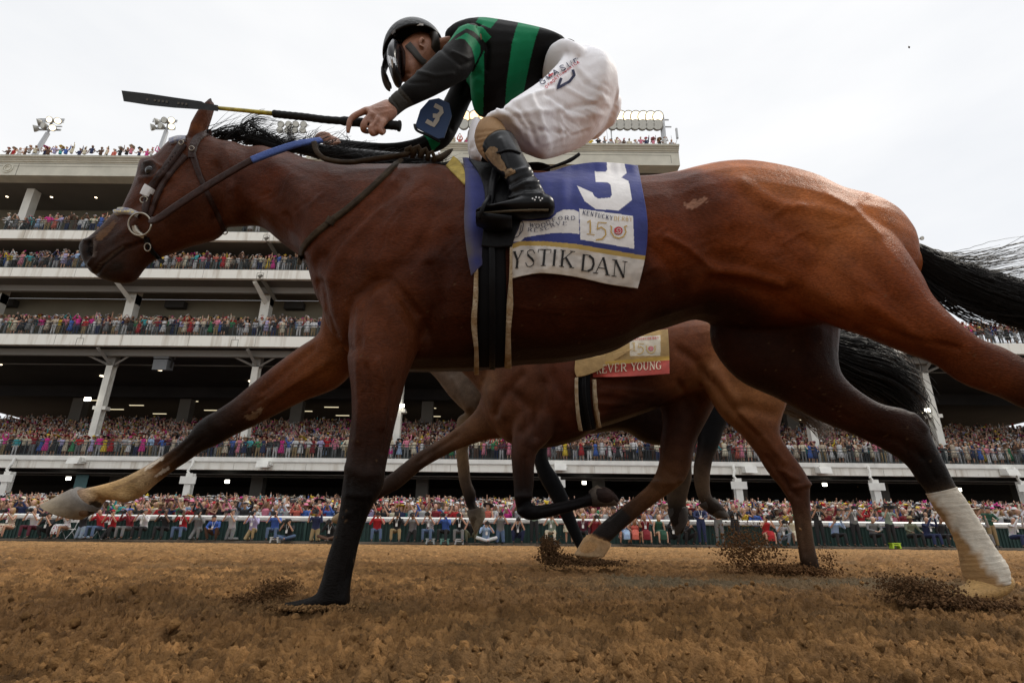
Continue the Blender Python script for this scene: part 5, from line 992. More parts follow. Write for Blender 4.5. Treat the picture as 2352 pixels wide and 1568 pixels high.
along(d, "WOODFORD", bl, 8.6, thick=.17, thin=.08); along(d, "RESERVE", bl2, 8, thick=.17, thin=.08)
d.strip([z3(x, y) for x, y in [(560, 710), (585, 700), (612, 665), (620, 625), (612, 606)]], 1.6); d.strip([z3(x, y) for x, y in [(566, 690), (585, 650), (596, 612)]], 3); d.strip([z3(x, y) for x, y in [(592, 690), (600, 660), (606, 630)]], 1.4); d.build("sponsor_lettering", M_navy, sc_o)
d = Decal(BC, .0016); d.text("KENTUCKY", z3(984, 562), z3(1178, 600), 9.6, thick=.18, thin=.08, serif=.1); d.build("patch_lettering", M_navy, sc_o)
d = Decal(BC, .0016); d.text("DERBY", z3(1182, 600), z3(1302, 606), 9.6, thick=.14, thin=.07, serif=.1)
def one_fifty(d, f, w=1.0):
    d.strip([f(1018, 612), f(1036, 600), f(1036, 680)], 3.4 * w); d.strip([f(1014, 684), f(1064, 690)], 1.6 * w); d.strip([f(1140, 616), f(1086, 612), f(1078, 655)], 2.0 * w)
    d.strip([f(x, y) for x, y in [(1078, 655), (1104, 642), (1130, 660), (1134, 690), (1112, 716), (1072, 722)]], 3.2 * w); d.strip([f(x, y) for x, y in [(1160, 634), (1170, 640), (1166, 672), (1184, 702), (1214, 712), (1244, 702), (1260, 672), (1250, 640), (1268, 634)]], 3.0 * w)
one_fifty(d, z3); d.build("anniversary_lettering", M_gold, sc_o)
def rose(f, bvh, parent, k=1.0, cx=1212, cy=664):
    d = Decal(bvh, .0018); d.fan([f(cx + 27 * math.cos(a * .5236) * (1 + .08 * math.sin(a * 3)), cy + 25 * math.sin(a * .5236)) for a in range(12)]); o = d.build("rose_emblem", M_redp, parent)
    d = Decal(bvh, .0026); d.strip([f(cx + (4 + a * 1.6) * math.cos(a * .8), cy + (4 + a * 1.5) * math.sin(a * .8)) for a in range(12)], 1.2 * k); d.build("petal_lines", M_whitep, o)
rose(z3, BC, sc_o)
# forward flap of the cloth and foam pad
Lf = [(1062, 362), (1068, 400), (1068, 450), (1066, 507), (1071, 570), (1082, 632)]; Rf = [(1085, 366), (1108, 400), (1122, 440), (1120, 490), (1122, 545), (1127, 590)]
gF = coons(Lf, Rf, [(1062, 362), (1074, 362), (1085, 366)], [(1082, 632), (1105, 610), (1127, 590)], 50, 140); PF = drape(BM, gF, .016, lambda x, y: .008 * math.sin((x - 1065) * .09))
def flapcol(P):
    c = np.tile(np.array((.020, .028, .15)), (len(P), 1)); e = np.clip((1088 - P[:, 0] + (P[:, 1] - 500) * .06) / 26, 0, 1) * .8 + np.clip((P[:, 1] - 520) / 80, 0, 1) * vnoise(P[:, 0] * .06, P[:, 1] * .04, 5) * .9
    e = np.clip(e, 0, .85)[:, None]; return c * (1 - e) + np.array((.075, .06, .045)) * e
gridmesh("saddlecloth_flap", PF, M_clothc, root_main, .004, flapcol, gF)["label"] = "dirt dusted blue forward flap"
gP = coons([(1024, 379), (1032, 388), (1046, 402), (1068, 424)], [(1041, 358), (1054, 368), (1064, 384), (1070, 402)], [(1024, 379), (1034, 368), (1041, 358)], [(1068, 424), (1070, 412), (1070, 402)], 10, 16)
gridmesh("foam_pad", drape(BM, gP, .012), M_foam, root_main, .018)
# saddle flap, girth and stirrup leather
gS = coons([(1076, 364), (1100, 398), (1113, 440), (1112, 500), (1106, 565)], [(1196, 386), (1205, 430), (1212, 480), (1190, 520), (1176, 565)], [(1076, 364), (1130, 376), (1196, 386)], [(1106, 565), (1140, 568), (1176, 565)], 40, 50)
gridmesh("saddle", drape(BM, gS, .022), M_blackl, root_main, .006)
st_ = sections([(1085, 352, 1080, 392, 1.72, .12), (1120, 362, 1120, 400, 1.72, .13), (1180, 374, 1180, 405, 1.72, .14), (1235, 372, 1235, 405, 1.72, .12), (1262, 380, 1262, 398, 1.72, .08)], 4); v, f = loftmesh(st_, 20); a = MB(); a.add(v, f); a.build("saddle_seat", M_blackl, root_main, True)
def strap(name, pts, hw, bvh, m, parent, th=.004, lift=.001, n=None, fallY=None):
    C = catmull(np.array(pts, float), 6); V = []; F = []
    W = np.interp(np.linspace(0, 1, len(C)), np.linspace(0, 1, len(hw)), hw) if hasattr(hw, '__len__') else [hw] * len(C); k = 0
    for i in range(len(C)):
        t = C[min(i + 1, len(C) - 1)] - C[max(i - 1, 0)]; t /= np.linalg.norm(t); nn = np.array([-t[1], t[0]]); row = []
        for s in (-1, -.85, -.3, .3, .85, 1):
            p = C[i] + nn * W[i] * s; h, q = hit(bvh, p[0], p[1], lift + (th if abs(s) < .9 else -.002), fallY)
            if h is None: row = None; break
            row.append(h)
        if row is None:
            k = 0; continue
        V += row
        if k: b = len(V) - 12; F += [(b + j, b + j + 1, b + j + 7, b + j + 6) for j in range(5)]
        k = 1
    return mesh(name, V, F, m, parent, smooth=True)
def hole_row(name, pts, r, bvh, parent, n, m=None):
    C = catmull(np.array(pts, float), 12); a = MB()
    for k in range(n):
        p = C[int((k + .5) / n * (len(C) - 1))]; h, q = hit(bvh, p[0], p[1], .009)
        if h: a.add(*ball(h, r, 4))
    return a.build(name, m or M_silver, parent, True)
gi = strap("girth", [(1131, 556), (1131, 640), (1131, 740), (1129, 800), (1129, 850)], [30, 32, 33, 34, 32], BM, M_girth, root_main, .008)
strap("fleece_edge", [(1095, 612), (1093, 680), (1089, 740), (1094, 800), (1094, 851)], [4, 6, 7, 5, 6], BM, M_fleece, root_main, .014); strap("fleece_edge", [(1176, 540), (1173, 640), (1171, 700), (1167, 760), (1166, 836)], [3, 4, 8, 6, 9], BM, M_fleece, root_main, .014)
bs = strap("buckle_strap", [(1133, 470), (1131, 560), (1131, 640), (1131, 740), (1129, 838)], [10, 8, 7.5, 7.5, 7], BM, M_blackl, root_main, .016); hole_row("strap_holes", [(1131, 660), (1131, 830)], .0022, BM, bs, 7)
strap("girth_buckle", [(1116, 848), (1140, 848)], 7, BM, M_blackl, root_main, .022)
strap("stirrup_leather", [(1148, 384), (1134, 430), (1128, 470), (1122, 500)], 9, BM, M_blackl, root_main, .03)
strap("breast_strap", [(924, 364), (862, 425), (800, 480), (759, 510), (722, 541), (697, 573), (687, 608)], [5, 6, 6.5, 7, 7, 6, 5], BM, M_dustl, root_main, .006, fallY=1.62)
strap("breast_strap_keeper", [(764, 502), (757, 516)], 9, BM, M_dustl, root_main, .010)
# ---- bridle
br = []
s1 = strap("cheek_strap", [(421, 331), (391, 376), (356, 421), (343, 446), (334, 492)], [10, 9, 9, 8, 7], BM, M_brownl, root_main, .007); hole_row("strap_holes", [(405, 355), (352, 428)], .0022, BM, s1, 9, M_ink)
strap("cheek_strap", [(427, 358), (398, 390), (371, 430), (356, 466), (343, 500)], [8, 7, 6.5, 6, 6], BM, M_brownl, root_main, .004)
strap("crown_strap", [(486, 303), (468, 308), (452, 322), (443, 346), (441, 364)], [7, 8, 9, 9, 8], BM, M_brownl, root_main, .006, fallY=1.68)
strap("throat_strap", [(441, 350), (455, 393), (470, 430), (487, 466), (503, 500), (514, 530)], [8, 7, 6, 6, 6, 5], BM, M_brownl, root_main, .004, fallY=1.65)
bb = strap("brow_band", [(390, 327), (408, 321), (428, 320)], 6, BM, mat("braided_browband", (.35, .33, .30), rough=.7, col2=(.12, .14, .25), nscale=90), root_main, .006, fallY=1.65)
M_braid = mat("pale_braid", (.42, .38, .26), rough=.7, col2=(.16, .17, .26), nscale=70)
strap("nose_band", [(265, 490), (282, 486), (303, 488), (322, 497)], [6, 7, 7, 6], BM, M_braid, root_main, .010, fallY=1.68)
hole_row("nose_band_studs", [(270, 489), (315, 492)], .004, BM, root_main, 9, mat("brass_studs", (.5, .38, .12), rough=.4, metal=.6))
strap("white_tape", [(347, 431), (341, 441), (336, 451)], [12, 12, 11], BM, M_whitep, root_main, .012)
strap("curb_strap", [(338, 546), (343, 566), (355, 583), (376, 604)], [5, 6, 5, 5], BM, M_blackl, root_main, .006, fallY=1.66); 
def torus(name, px, py, Rp, rp, bvh, m, parent, off=.012, sq=1.0, rot=0, arc=(0, 1)):
    h, n = hit(bvh, px, py, off, 1.66); D = (h - CV).length; k = D / math.hypot(FPX, math.hypot(px - CW / 2, py - CH / 2)); right = Vector(_R @ np.array([1, 0, 0])); up = Vector(_R @ np.array([0, 1, 0])); pts = []
    n_ = 28
    for i in range(int(n_ * arc[0]), int(n_ * arc[1]) + 1):
        a = 2 * math.pi * i / n_; x, y = math.cos(a) * sq, math.sin(a); x, y = x * math.cos(rot) - y * math.sin(rot), x * math.sin(rot) + y * math.cos(rot); pts.append(h + (right * x + up * y) * Rp * k)
    a = MB(); a.tube(pts, rp * k, 10, True); return a.build(name, m, parent, True)
torus("bit_ring", 329, 518, 26, 2.2, BM, M_silver, root_main, .016); strap("bit_cheek", [(312, 520), (318, 535), (336, 545)], [5, 7, 4], BM, M_silver, root_main, .014, fallY=1.64)
torus("buckle", 341, 566, 9, 1.4, BM, M_silver, root_main, .010, .8); torus("buckle", 336, 462, 7, 1.5, BM, M_silver, root_main, .010, 1.2, .4); torus("buckle", 443, 347, 5, 1.1, BM, M_silver, root_main, .012, 1.1); torus("buckle", 420, 334, 5, 1.1, BM, M_silver, root_main, .012, 1.1, .6); torus("throat_ring", 514, 531, 6, 1.3, BM, M_silver, root_main, .004)
def freestrap(name, pts, hw, m, parent, th=.004, round_=False):
    "pts: px, py, Y ; a leather band hanging free"
    S = catmull(np.array(pts, float), 6); C = [U(*p) for p in S]; k = [math.hypot(FPX, 0) for _ in S]; W = np.interp(np.linspace(0, 1, len(C)), np.linspace(0, 1, len(hw)), hw); a = MB()
    zc = [-((np.array(c) - _C) @ _R)[2] / FPX for c in C]; rad = [w * z for w, z in zip(W, zc)]
    v = []; n = 10
    for i in range(len(C)):
        t = C[min(i + 1, len(C) - 1)] - C[max(i - 1, 0)]; t = t / np.linalg.norm(t); dpt = np.array([0, 1, 0.0]); dpt = dpt - t * dpt.dot(t); dpt /= np.linalg.norm(dpt); u = np.cross(t, dpt)
        for q in range(n):
            w = 2 * math.pi * q / n; cu, sd = math.cos(w), math.sin(w); v.append(C[i] + u * rad[i] * math.copysign(abs(cu) ** .5, cu) + dpt * (rad[i] if round_ else th) * math.copysign(abs(sd) ** .5, sd))
    f = [(i * n + q, i * n + (q + 1) % n, (i + 1) * n + (q + 1) % n, (i + 1) * n + q) for i in range(len(C) - 1) for q in range(n)]
    return mesh(name, v, f + [tuple(range(n))[::-1], tuple(range((len(C) - 1) * n, len(C) * n))], m, parent)
freestrap("rein", [(346, 505, 1.60), (362, 503, 1.59), (410, 470, 1.585), (478, 426, 1.575), (547, 385, 1.555), (582, 366, 1.55)], [8, 10, 10, 10, 9, 9], M_brownl, root_main)
freestrap("rein_grip", [(578, 368, 1.548), (622, 351, 1.55), (684, 331, 1.56), (738, 322, 1.60)], [9, 9.5, 9, 8], mat("blue_rubber_grip", (.045, .09, .30), rough=.75, bump=.4, bscale=150), root_main, .006)
freestrap("rein", [(722, 330, 1.575), (730, 352, 1.56), (752, 367, 1.55), (800, 373, 1.545), (850, 367, 1.54), (918, 357, 1.54), (940, 352, 1.56)], [7, 6, 5, 5, 5, 5, 5], M_dustl, root_main, .006, True)
for i, (x, y, r) in enumerate([(940, 352, 11), (958, 350, 12), (975, 356, 11), (990, 362, 9)]):
    a = MB(); p = U(x, y, 1.56); k = -((p - _C) @ _R)[2] / FPX; a.tube([p + np.array([-.012, 0, -.014]), p + np.array([-.006, -.012, .006]), p + np.array([.004, -.012, .014]), p + np.array([.012, 0, .002]), p + np.array([.010, .008, -.014])], [r * k * .55] * 5, 8); a.build("rein_knot", M_dustl, root_main, True)
freestrap("rein", [(992, 366, 1.58), (1012, 362, 1.60), (1030, 350, 1.64), (1040, 342, 1.68)], [4, 7, 5, 1], M_dustl, root_main, .005, True)
freestrap("strap_end", [(1240, 393, 1.60), (1280, 380, 1.60), (1310, 368, 1.60), (1331, 354, 1.60)], [2, 3, 4, 3.4], M_blackl, root_main, .003, True)
# ================================================================ SECOND HORSE'S CLOTH AND GIRTH
def c2col(P):
    c = np.tile(np.array((.33, .21, .075)), (len(P), 1)); yl = np.interp(P[:, 0], [1355, 1540], [842, 826]); r = P[:, 1] > yl; c[r] = (.28, .028, .016)
    g = (P[:, 1] > yl - 9) & ~r; c[g] = (.42, .26, .05); pt = inpoly(P, [z7(*q) for q in [(285, 195), (447, 183), (447, 290), (287, 292)]]); c[pt] = (.52, .46, .36)
    c *= (.8 + .4 * vnoise(P[:, 0] * .08, P[:, 1] * .08, 77))[:, None]; return c
g2 = coons([(1360, 770), (1358, 820), (1362, 866)], [(1534, 756), (1537, 800), (1538, 858)], [(1360, 770), (1450, 764), (1534, 756)], [(1362, 866), (1450, 864), (1538, 858)], 170, 110)
P2 = drape(B2, g2, .02, lambda x, y: .01 * math.sin(x * .05), Ystart=3.3); o2 = gridmesh("saddlecloth", P2, M_clothc, root_two, .004, c2col, g2); o2["label"] = "gold saddlecloth with red name band"
aa = (np.arange(109)[:, None] * 170 + np.arange(169)[None]).ravel(); BC2 = bvh_of(P2.reshape(-1, 3), np.stack([aa, aa + 170, aa + 171, aa + 1], 1))
d = Decal(BC2, .003); M_pale = mat("pale_print", (.52, .42, .30), rough=.8)
for i, (ch, x0, x1, yb) in enumerate([('R', 112, 138, 385), ('E', 140, 168, 382), ('V', 170, 202, 378), ('E', 206, 232, 375), ('R', 236, 270, 374), ('Y', 292, 322, 370), ('O', 322, 352, 369), ('U', 354, 386, 367), ('N', 388, 420, 366), ('G', 422, 452, 364)]): d.glyph(ch, z7(x0, yb), z7(x1, yb - 2), (0, -42 * .4394), thick=.13, thin=.07, serif=.12)
d.build("name_lettering", M_pale, o2)
def f150(x, y): return z7(290 + (x - 1000) * .50, 222 + (y - 600) * .50)
d = Decal(BC2, .003); one_fifty(d, f150, .62); d.build("anniversary_lettering", M_gold, o2); rose(f150, BC2, o2, .6)
d = Decal(BC2, .003); d.text("KENTUCKY", z7(290, 212), z7(375, 208), 5, thick=.2, thin=.12, serif=0); d.text("DERBY", z7(378, 208), z7(440, 204), 5, thick=.2, thin=.12, serif=0); d.build("patch_lettering", M_redp, o2)
g2b = coons([(1322, 822), (1320, 850), (1325, 866)], [(1455, 800), (1420, 822), (1372, 852)], [(1322, 822), (1390, 815), (1455, 800)], [(1325, 866), (1345, 862), (1372, 852)], 40, 20); gridmesh("saddlecloth_flap", drape(B2, g2b, .035, lambda x, y: .01 * math.sin(x * .08), Ystart=3.3), mat("tan_flap_cloth", (.36, .23, .09), rough=.85, bump=.4, bscale=40, noise=.2), root_two, .004)
strap("girth", [(1342, 858), (1342, 900), (1345, 940), (1352, 984)], [14, 14, 15, 17], B2, M_girth, root_two, .012); strap("fleece_edge", [(1324, 868), (1324, 905), (1327, 950), (1332, 984)], 4, B2, M_fleece, root_two, .02); strap("fleece_edge", [(1364, 872), (1365, 905), (1368, 945), (1374, 976)], 4.5, B2, M_fleece, root_two, .02); strap("buckle_strap", [(1342, 860), (1340, 885), (1343, 930), (1350, 978)], 5, B2, M_blackl, root_two, .022)
# ================================================================ JOCKEY
jk = empty("person", (U(1200, 380, 1.72)[0], 1.72, 1.2)); tag(jk, "jockey in black and green hooped silks, white breeches and black helmet crouching over the saddle", "person")
M_jskin = mat("jockey_skin", (.30, .135, .08), rough=.5, noise=.25, nscale=30, bump=.25, bscale=120); M_silk = attrmat("racing_silks", rough=.65, bump=.35, bscale=(12, 12, 12), noise=.15, nscale=6, sheen=0, spec=.10)
M_breech = mat("white_breeches", (.82, .81, .84), rough=.6, bump=.5, bscale=16, noise=.06, nscale=8)
torso_j = [(1336, 99, 1292, 165, 1.72, .12), (1315, 89, 1252, 196, 1.72, .135), (1285, 77, 1195, 224, 1.72, .155), (1239, 63, 1148, 248, 1.72, .17), (1190, 52, 1105, 266, 1.72, .185), (1143, 44, 1074, 258, 1.72, .19), (1095, 43, 1067, 215, 1.72, .18), (1055, 51, 1050, 175, 1.72, .15), (1030, 66, 1032, 140, 1.72, .10)]
sleeve_n = [(1110, 58, 1118, 140, 1.60, .07), (1078, 56, 1112, 140, 1.56, .075), (1044, 66, 1100, 148, 1.53, .072), (1020, 100, 1086, 172, 1.51, .060), (990, 130, 1050, 193, 1.49, .053), (955, 165, 1006, 216, 1.475, .046), (925, 192, 968, 233, 1.46, .041), (906, 209, 938, 248, 1.455, .037), (888, 226, 914, 267, 1.45, .035)]
sleeve_f = [(1060, 130, 1110, 190, 1.84, .065), (1030, 200, 1085, 235, 1.87, .06), (1008, 245, 1062, 285, 1.88, .055), (988, 285, 1035, 330, 1.88, .052), (968, 312, 992, 352, 1.87, .046), (925, 325, 930, 362, 1.85, .040), (880, 328, 880, 362, 1.84, .038), (830, 324, 832, 362, 1.82, .035), (775, 318, 776, 356, 1.80, .032)]
v, f = remeshed([loftmesh(sections(s, 5), 24) for s in (torso_j, sleeve_n, sleeve_f)], .0062, 5)
wr = [([(1100, 60), (1120, 110), (1116, 160)], 6, -.012), ([(1095, 170), (1075, 185), (1066, 215)], 8, -.012), ([(1010, 110), (1060, 150), (1090, 140)], 5, -.004), ([(960, 165), (1000, 175), (1040, 170)], 5, .004), ([(940, 190), (985, 190)], 4, -.003), ([(1300, 85), (1270, 150), (1240, 195)], 7, -.006), ([(1180, 100), (1160, 170), (1130, 240)], 9, .006), ([(1230, 90), (1190, 200)], 8, -.004), ([(1120, 90), (1100, 200)], 8, -.006),
      ([(1040, 120), (1075, 135), (1092, 128)], 4, .004), ([(1020, 250), (1040, 300)], 5, -.004), ([(960, 335), (990, 320), (1010, 330)], 4, .004), ([(910, 335), (915, 358)], 4, -.003), ([(860, 333), (870, 358)], 4, .003), ([(897, 222), (924, 258)], 1.8, -.004), ([(912, 206), (944, 243)], 1.8, -.004)]
v = sculpt(v, f, wr); v, f = subdiv(v, f)
Pj = PROJ(v); cj = np.tile(np.array((.006, .006, .006)), (len(v), 1)); GRN = (.008, .20, .085)
# which sleeve, which side
near = v[:, 1] < 1.60
s1 = inpoly(Pj, [z2(*p) for p in [(1300, 150), (1450, 150), (1442, 190), (1412, 270), (1380, 400), (1335, 620), (1290, 660), (1210, 720), (1220, 560), (1255, 300), (1282, 200)]])
s2 = inpoly(Pj, [z2(*p) for p in [(1050, 100), (1175, 110), (1160, 135), (1112, 192), (1012, 150)]]); s3 = inpoly(Pj, [z2(*p) for p in [(1000, 480), (1070, 340), (1068, 560), (1062, 790), (955, 790), (950, 500)]]) & (v[:, 1] < 1.8)
b1 = inpoly(Pj, [z2(*p) for p in [(826, 290), (900, 180), (960, 160), (1062, 186), (1118, 250), (1080, 288), (1000, 212), (950, 192), (885, 232)]]) & (v[:, 1] < 1.66); b2 = inpoly(Pj, [z2(*p) for p in [(872, 268), (950, 222), (1012, 260), (1044, 310), (1046, 355), (1010, 435), (1003, 380), (985, 322), (940, 266), (905, 262)]]) & near
sl = inpoly(Pj, [z2(*p) for p in [(820, 300), (880, 180), (1000, 150), (1120, 200), (1115, 300), (1050, 340), (1020, 430), (960, 520), (840, 600), (480, 800), (380, 660)]]) & (v[:, 1] < 1.62)
g_el = inpoly(Pj, [z8(*p) for p in [(1700, 640), (1900, 715), (2150, 850), (2165, 920), (2020, 1070), (1935, 850), (1850, 740)]]) & (v[:, 1] > 1.78)
cj[(s1 | s3 | s2) & ~sl] = GRN; cj[s2 & (Pj[:, 1] < 60)] = GRN; cj[b1 | b2] = GRN; cj[sl & ~(b1 | b2)] = (.007, .0065, .006); cj[g_el] = GRN
cuff = inpoly(Pj, [(884, 224), (917, 198), (952, 240), (916, 272)]) & near; cj[cuff] = (.045, .043, .038)
silk = mesh("silks", v, f, M_silk, jk, col=cj); silk["label"] = "black silks with emerald green hoops"
# body: head, neck, trunk, arms and hands in one skin
headj = [(925, 108, 1000, 92, 1.69, .05), (918, 122, 1004, 104, 1.69, .066), (912, 138, 1010, 122, 1.69, .078), (919, 162, 996, 146, 1.69, .072), (926, 184, 975, 168, 1.69, .06), (936, 200, 962, 186, 1.69, .038)]
neckj = [(975, 95, 985, 150, 1.70, .055), (1005, 88, 1015, 150, 1.71, .06), (1040, 80, 1050, 150, 1.72, .075)]
bodyj = [(1300, 110, 1240, 170, 1.72, .06), (1239, 95, 1165, 205, 1.72, .10), (1143, 72, 1095, 215, 1.72, .12), (1055, 68, 1055, 165, 1.72, .12)]
def shrink(S, k): return [((a + c) / 2 + (a - c) / 2 * k, (b + d_) / 2 + (b - d_) / 2 * k, (a + c) / 2 - (a - c) / 2 * k, (b + d_) / 2 - (b - d_) / 2 * k, Y, t * k) for a, b, c, d_, Y, t in S]
parts = [loftmesh(sections(s, 4), 20) for s in (headj, neckj, bodyj, shrink(sleeve_n, .72), shrink(sleeve_f, .72))]
palm = [(884, 229, 914, 266, 1.445, .024), (868, 236, 904, 276, 1.44, .026), (852, 243, 893, 284, 1.438, .027), (838, 250, 880, 290, 1.436, .026)]
parts.append(loftmesh(sections(palm, 4), 18))
def finger(pts, r): return tubemesh(list(catmull(np.array([U(*p) for p in pts]), 4)), list(np.interp(np.linspace(0, 1, (len(pts) - 1) * 4 + 1), np.linspace(0, 1, len(r)), r)), 10)
parts += [finger([(850, 253, 1.432), (836, 256, 1.425), (808, 271, 1.418), (801, 290, 1.42), (799, 306, 1.425)], [.012, .0115, .0098, .0090, .006]),
          finger([(862, 264, 1.430), (850, 268, 1.418), (836, 284, 1.412), (834, 298, 1.42), (846, 303, 1.45)], [.012, .0115, .0105, .0095, .008]),
          finger([(872, 272, 1.430), (862, 280, 1.416), (852, 296, 1.412), (856, 308, 1.42), (868, 304, 1.45)], [.012, .011, .010, .009, .008]),
          finger([(884, 278, 1.432), (878, 286, 1.420), (873, 298, 1.418), (877, 306, 1.425), (884, 300, 1.45)], [.011, .010, .0085, .0078, .007]),
          finger([(892, 268, 1.455), (872, 276, 1.475), (852, 284, 1.485), (836, 288, 1.48)], [.014, .012, .011, .008])]
parts += [loftmesh(sections([(790, 322, 792, 352, 1.80, .026), (770, 312, 772, 346, 1.80, .028), (750, 308, 752, 338, 1.79, .028), (738, 309, 740, 332, 1.785, .022)], 3), 16)]
for k in range(4): parts.append(finger([(758 - k * 2, 312 + k * 4, 1.775), (740 - k, 308 + k * 5, 1.765), (728 - k, 315 + k * 5, 1.76), (728 - k, 326 + k * 4, 1.765)], [.011, .0105, .0095, .0075]))
parts.append(finger([(775, 325, 1.77), (758, 330, 1.745), (742, 334, 1.74)], [.012, .011, .008]))
ec = U(969, 99, 1.615); parts.append(tubemesh([U(973, 110, 1.618), U(966, 104, 1.608), U(964, 95, 1.606), U(969, 88, 1.608), U(975, 92, 1.612)], [.005, .007, .008, .008, .005], 8))
parts.append(tubemesh([U(919, 168, 1.69), U(914, 183, 1.69), U(921, 191, 1.69)], [.008, .014, .010], 10))
vb, fb = remeshed(parts, .0046, 3)
sb = [([(935, 186), (955, 190)], 3, -.004), ([(921, 172), (938, 168)], 5, -.006), ([(969, 99)], 4, -.006), ([(945, 150), (955, 170)], 9, .004), ([(930, 178), (938, 184)], 3, -.003)] + [([(840 + k * 11, 252 + k * 8), (846 + k * 11, 255 + k * 7)], 5, .004) for k in range(4)] + [([(862, 250), (898, 244)], 2.5, .0018), ([(868, 262), (902, 254)], 2.5, .0018)] + [([(848 + k * 11, 262 + k * 8), (842 + k * 10, 276 + k * 7)], 3, -.0035) for k in range(3)]
vb = sculpt(vb, fb, sb); mesh("body", vb, np.asarray(fb), M_jskin, jk)
BB = bvh_of(vb, fb)
# hair behind the ear, eye and mouth
a = MB(); a.add(*loftmesh(sections([(985, 88, 1010, 86, 1.66, .04), (990, 108, 1012, 108, 1.665, .045), (988, 124, 1004, 122, 1.67, .035)], 3), 14)); a.build("hair", mat("dark_hair", (.02, .014, .010), rough=.6), jk, True)
h, n = hit(BB, 925, 172, 0); a = MB(); a.add(*ball(h + Vector((0, .004, 0)), .010, 8)); a.build("eye", M_eye, jk, True)
# helmet
hc_ = U(951, 113, 1.69); lo_ = U(1024, 98, 1.69) - U(880, 126, 1.69); lo_ /= np.linalg.norm(lo_); up_ = np.array([lo_[2], 0, -lo_[0]]); up_ = up_ if up_[2] > 0 else -up_; dp_ = np.array([0, 1.0, 0])
vh = []; fh = []; nh, mh = 48, 26
for sh_, kk in ((0, 1.0), (1, .93)):
    for i in range(mh + 1):
        a_ = math.radians(1 + 92 * i / mh)
        for k in range(nh):
            b_ = 2 * math.pi * k / nh; cb, sb_ = math.cos(b_), math.sin(b_); fr = max(0, -cb) ** 4 * max(0, (i / mh - .7) / .3); rid = .004 * math.exp(-((b_ % 1.047 - .52) / .05) ** 2) * (i / mh) if sh_ == 0 else 0
            vh.append(hc_ + (up_ * math.cos(a_) * .104 + lo_ * cb * math.sin(a_) * (.118 + .010 * fr) + dp_ * sb_ * math.sin(a_) * .115) * kk * (1 + rid) + up_ * (-.010 * fr))
for sh_ in (0, 1):
    o_ = sh_ * (mh + 1) * nh
    for i in range(mh):
        for k in range(nh): q_ = (o_ + i * nh + k, o_ + i * nh + (k + 1) % nh, o_ + (i + 1) * nh + (k + 1) % nh, o_ + (i + 1) * nh + k); fh.append(q_ if sh_ == 0 else q_[::-1])
for k in range(nh): a1, a2 = mh * nh + k, mh * nh + (k + 1) % nh; fh.append((a1, a2, a2 + (mh + 1) * nh, a1 + (mh + 1) * nh))
vh = np.array(vh); fh = np.array(fh)
hel = mesh("helmet", vh, np.asarray(fh), mat("black_helmet_cover", (.009, .009, .0095), rough=.45, spec=.25, bump=.3, bscale=70, noise=.4, nscale=12), jk); BH = bvh_of(vh, fh)
lf_peak = loftmesh(sections([(884, 116, 912, 124, 1.69, .075), (876, 138, 898, 146, 1.69, .070), (873, 164, 890, 166, 1.69, .06), (878, 187, 894, 184, 1.69, .05), (893, 201, 902, 192, 1.69, .035)], 5), 18); a = MB(); a.add(*lf_peak); a.build('helmet_peak', bpy.data.materials['black_helmet_cover'], hel, True)
d = Decal(BH, .003)
for p in ([(905, 62), (912, 55), (920, 68)],): pass
for pts in ([(957, 58), (964, 56), (972, 57)], [(976, 55), (990, 57), (1004, 63)], [(978, 60), (996, 63), (1008, 69)]): d.strip(pts, 1.6)
d.build("helmet_marks", M_whitep, hel); d = Decal(BH, .003); d.strip([(900, 78), (909, 68), (903, 86), (912, 76)], 2.5); d.build("helmet_emblem", mat("grey_emblem", (.16, .16, .17)), hel)
# goggles with strap, chin harness
gg = loftmesh(sections([(897, 118, 920, 112, 1.63, .05), (890, 138, 920, 134, 1.625, .062), (892, 160, 921, 158, 1.625, .062), (902, 184, 922, 180, 1.63, .045)], 4), 18); a = MB(); a.add(*gg); gob = a.build("goggles", mat("goggle_lens", (.02, .02, .022), rough=.25, spec=.3), jk, True); BG = bvh_of(a.v, a.f)
d = Decal(BG, .002)
for k in range(6): d.strip([(893 + k * 3.2, 128 + k * 1.5), (896 + k * 3.2, 146 + (k % 3) * 5)], 2.3)
d.build("lens_glare", mat("silver_glare", (.6, .6, .6), rough=.15, metal=.7), gob)  # reflection on the goggles laid on as silver strips
BHB = bvh_of(np.concatenate([vb, vh]), np.concatenate([np.asarray(fb), np.asarray(fh) + len(vb)]))
strap("goggle_strap", [(915, 104), (922, 122), (924, 145), (924, 176)], [8, 9, 8, 5], BHB, M_brownl, jk, .006, fallY=1.61); strap("chin_strap", [(938, 104), (950, 118), (962, 134), (974, 144)], [9, 8, 7, 8], BHB, mat("grey_strap_cloth", (.05, .048, .045), rough=.8), jk, .006, fallY=1.61)
a = MB(); hh_ = hit(BHB, 911, 93, .008, 1.6)[0]
for k in range(4): a.tube([hh_ + Vector((-.014 + k * .009, -.002, .006)), hh_ + Vector((-.012 + k * .009, -.004, -.004))], .0026, 6)
a.build("buckle", mat("brass_buckle", (.5, .36, .10), rough=.3, metal=.8), jk, True)
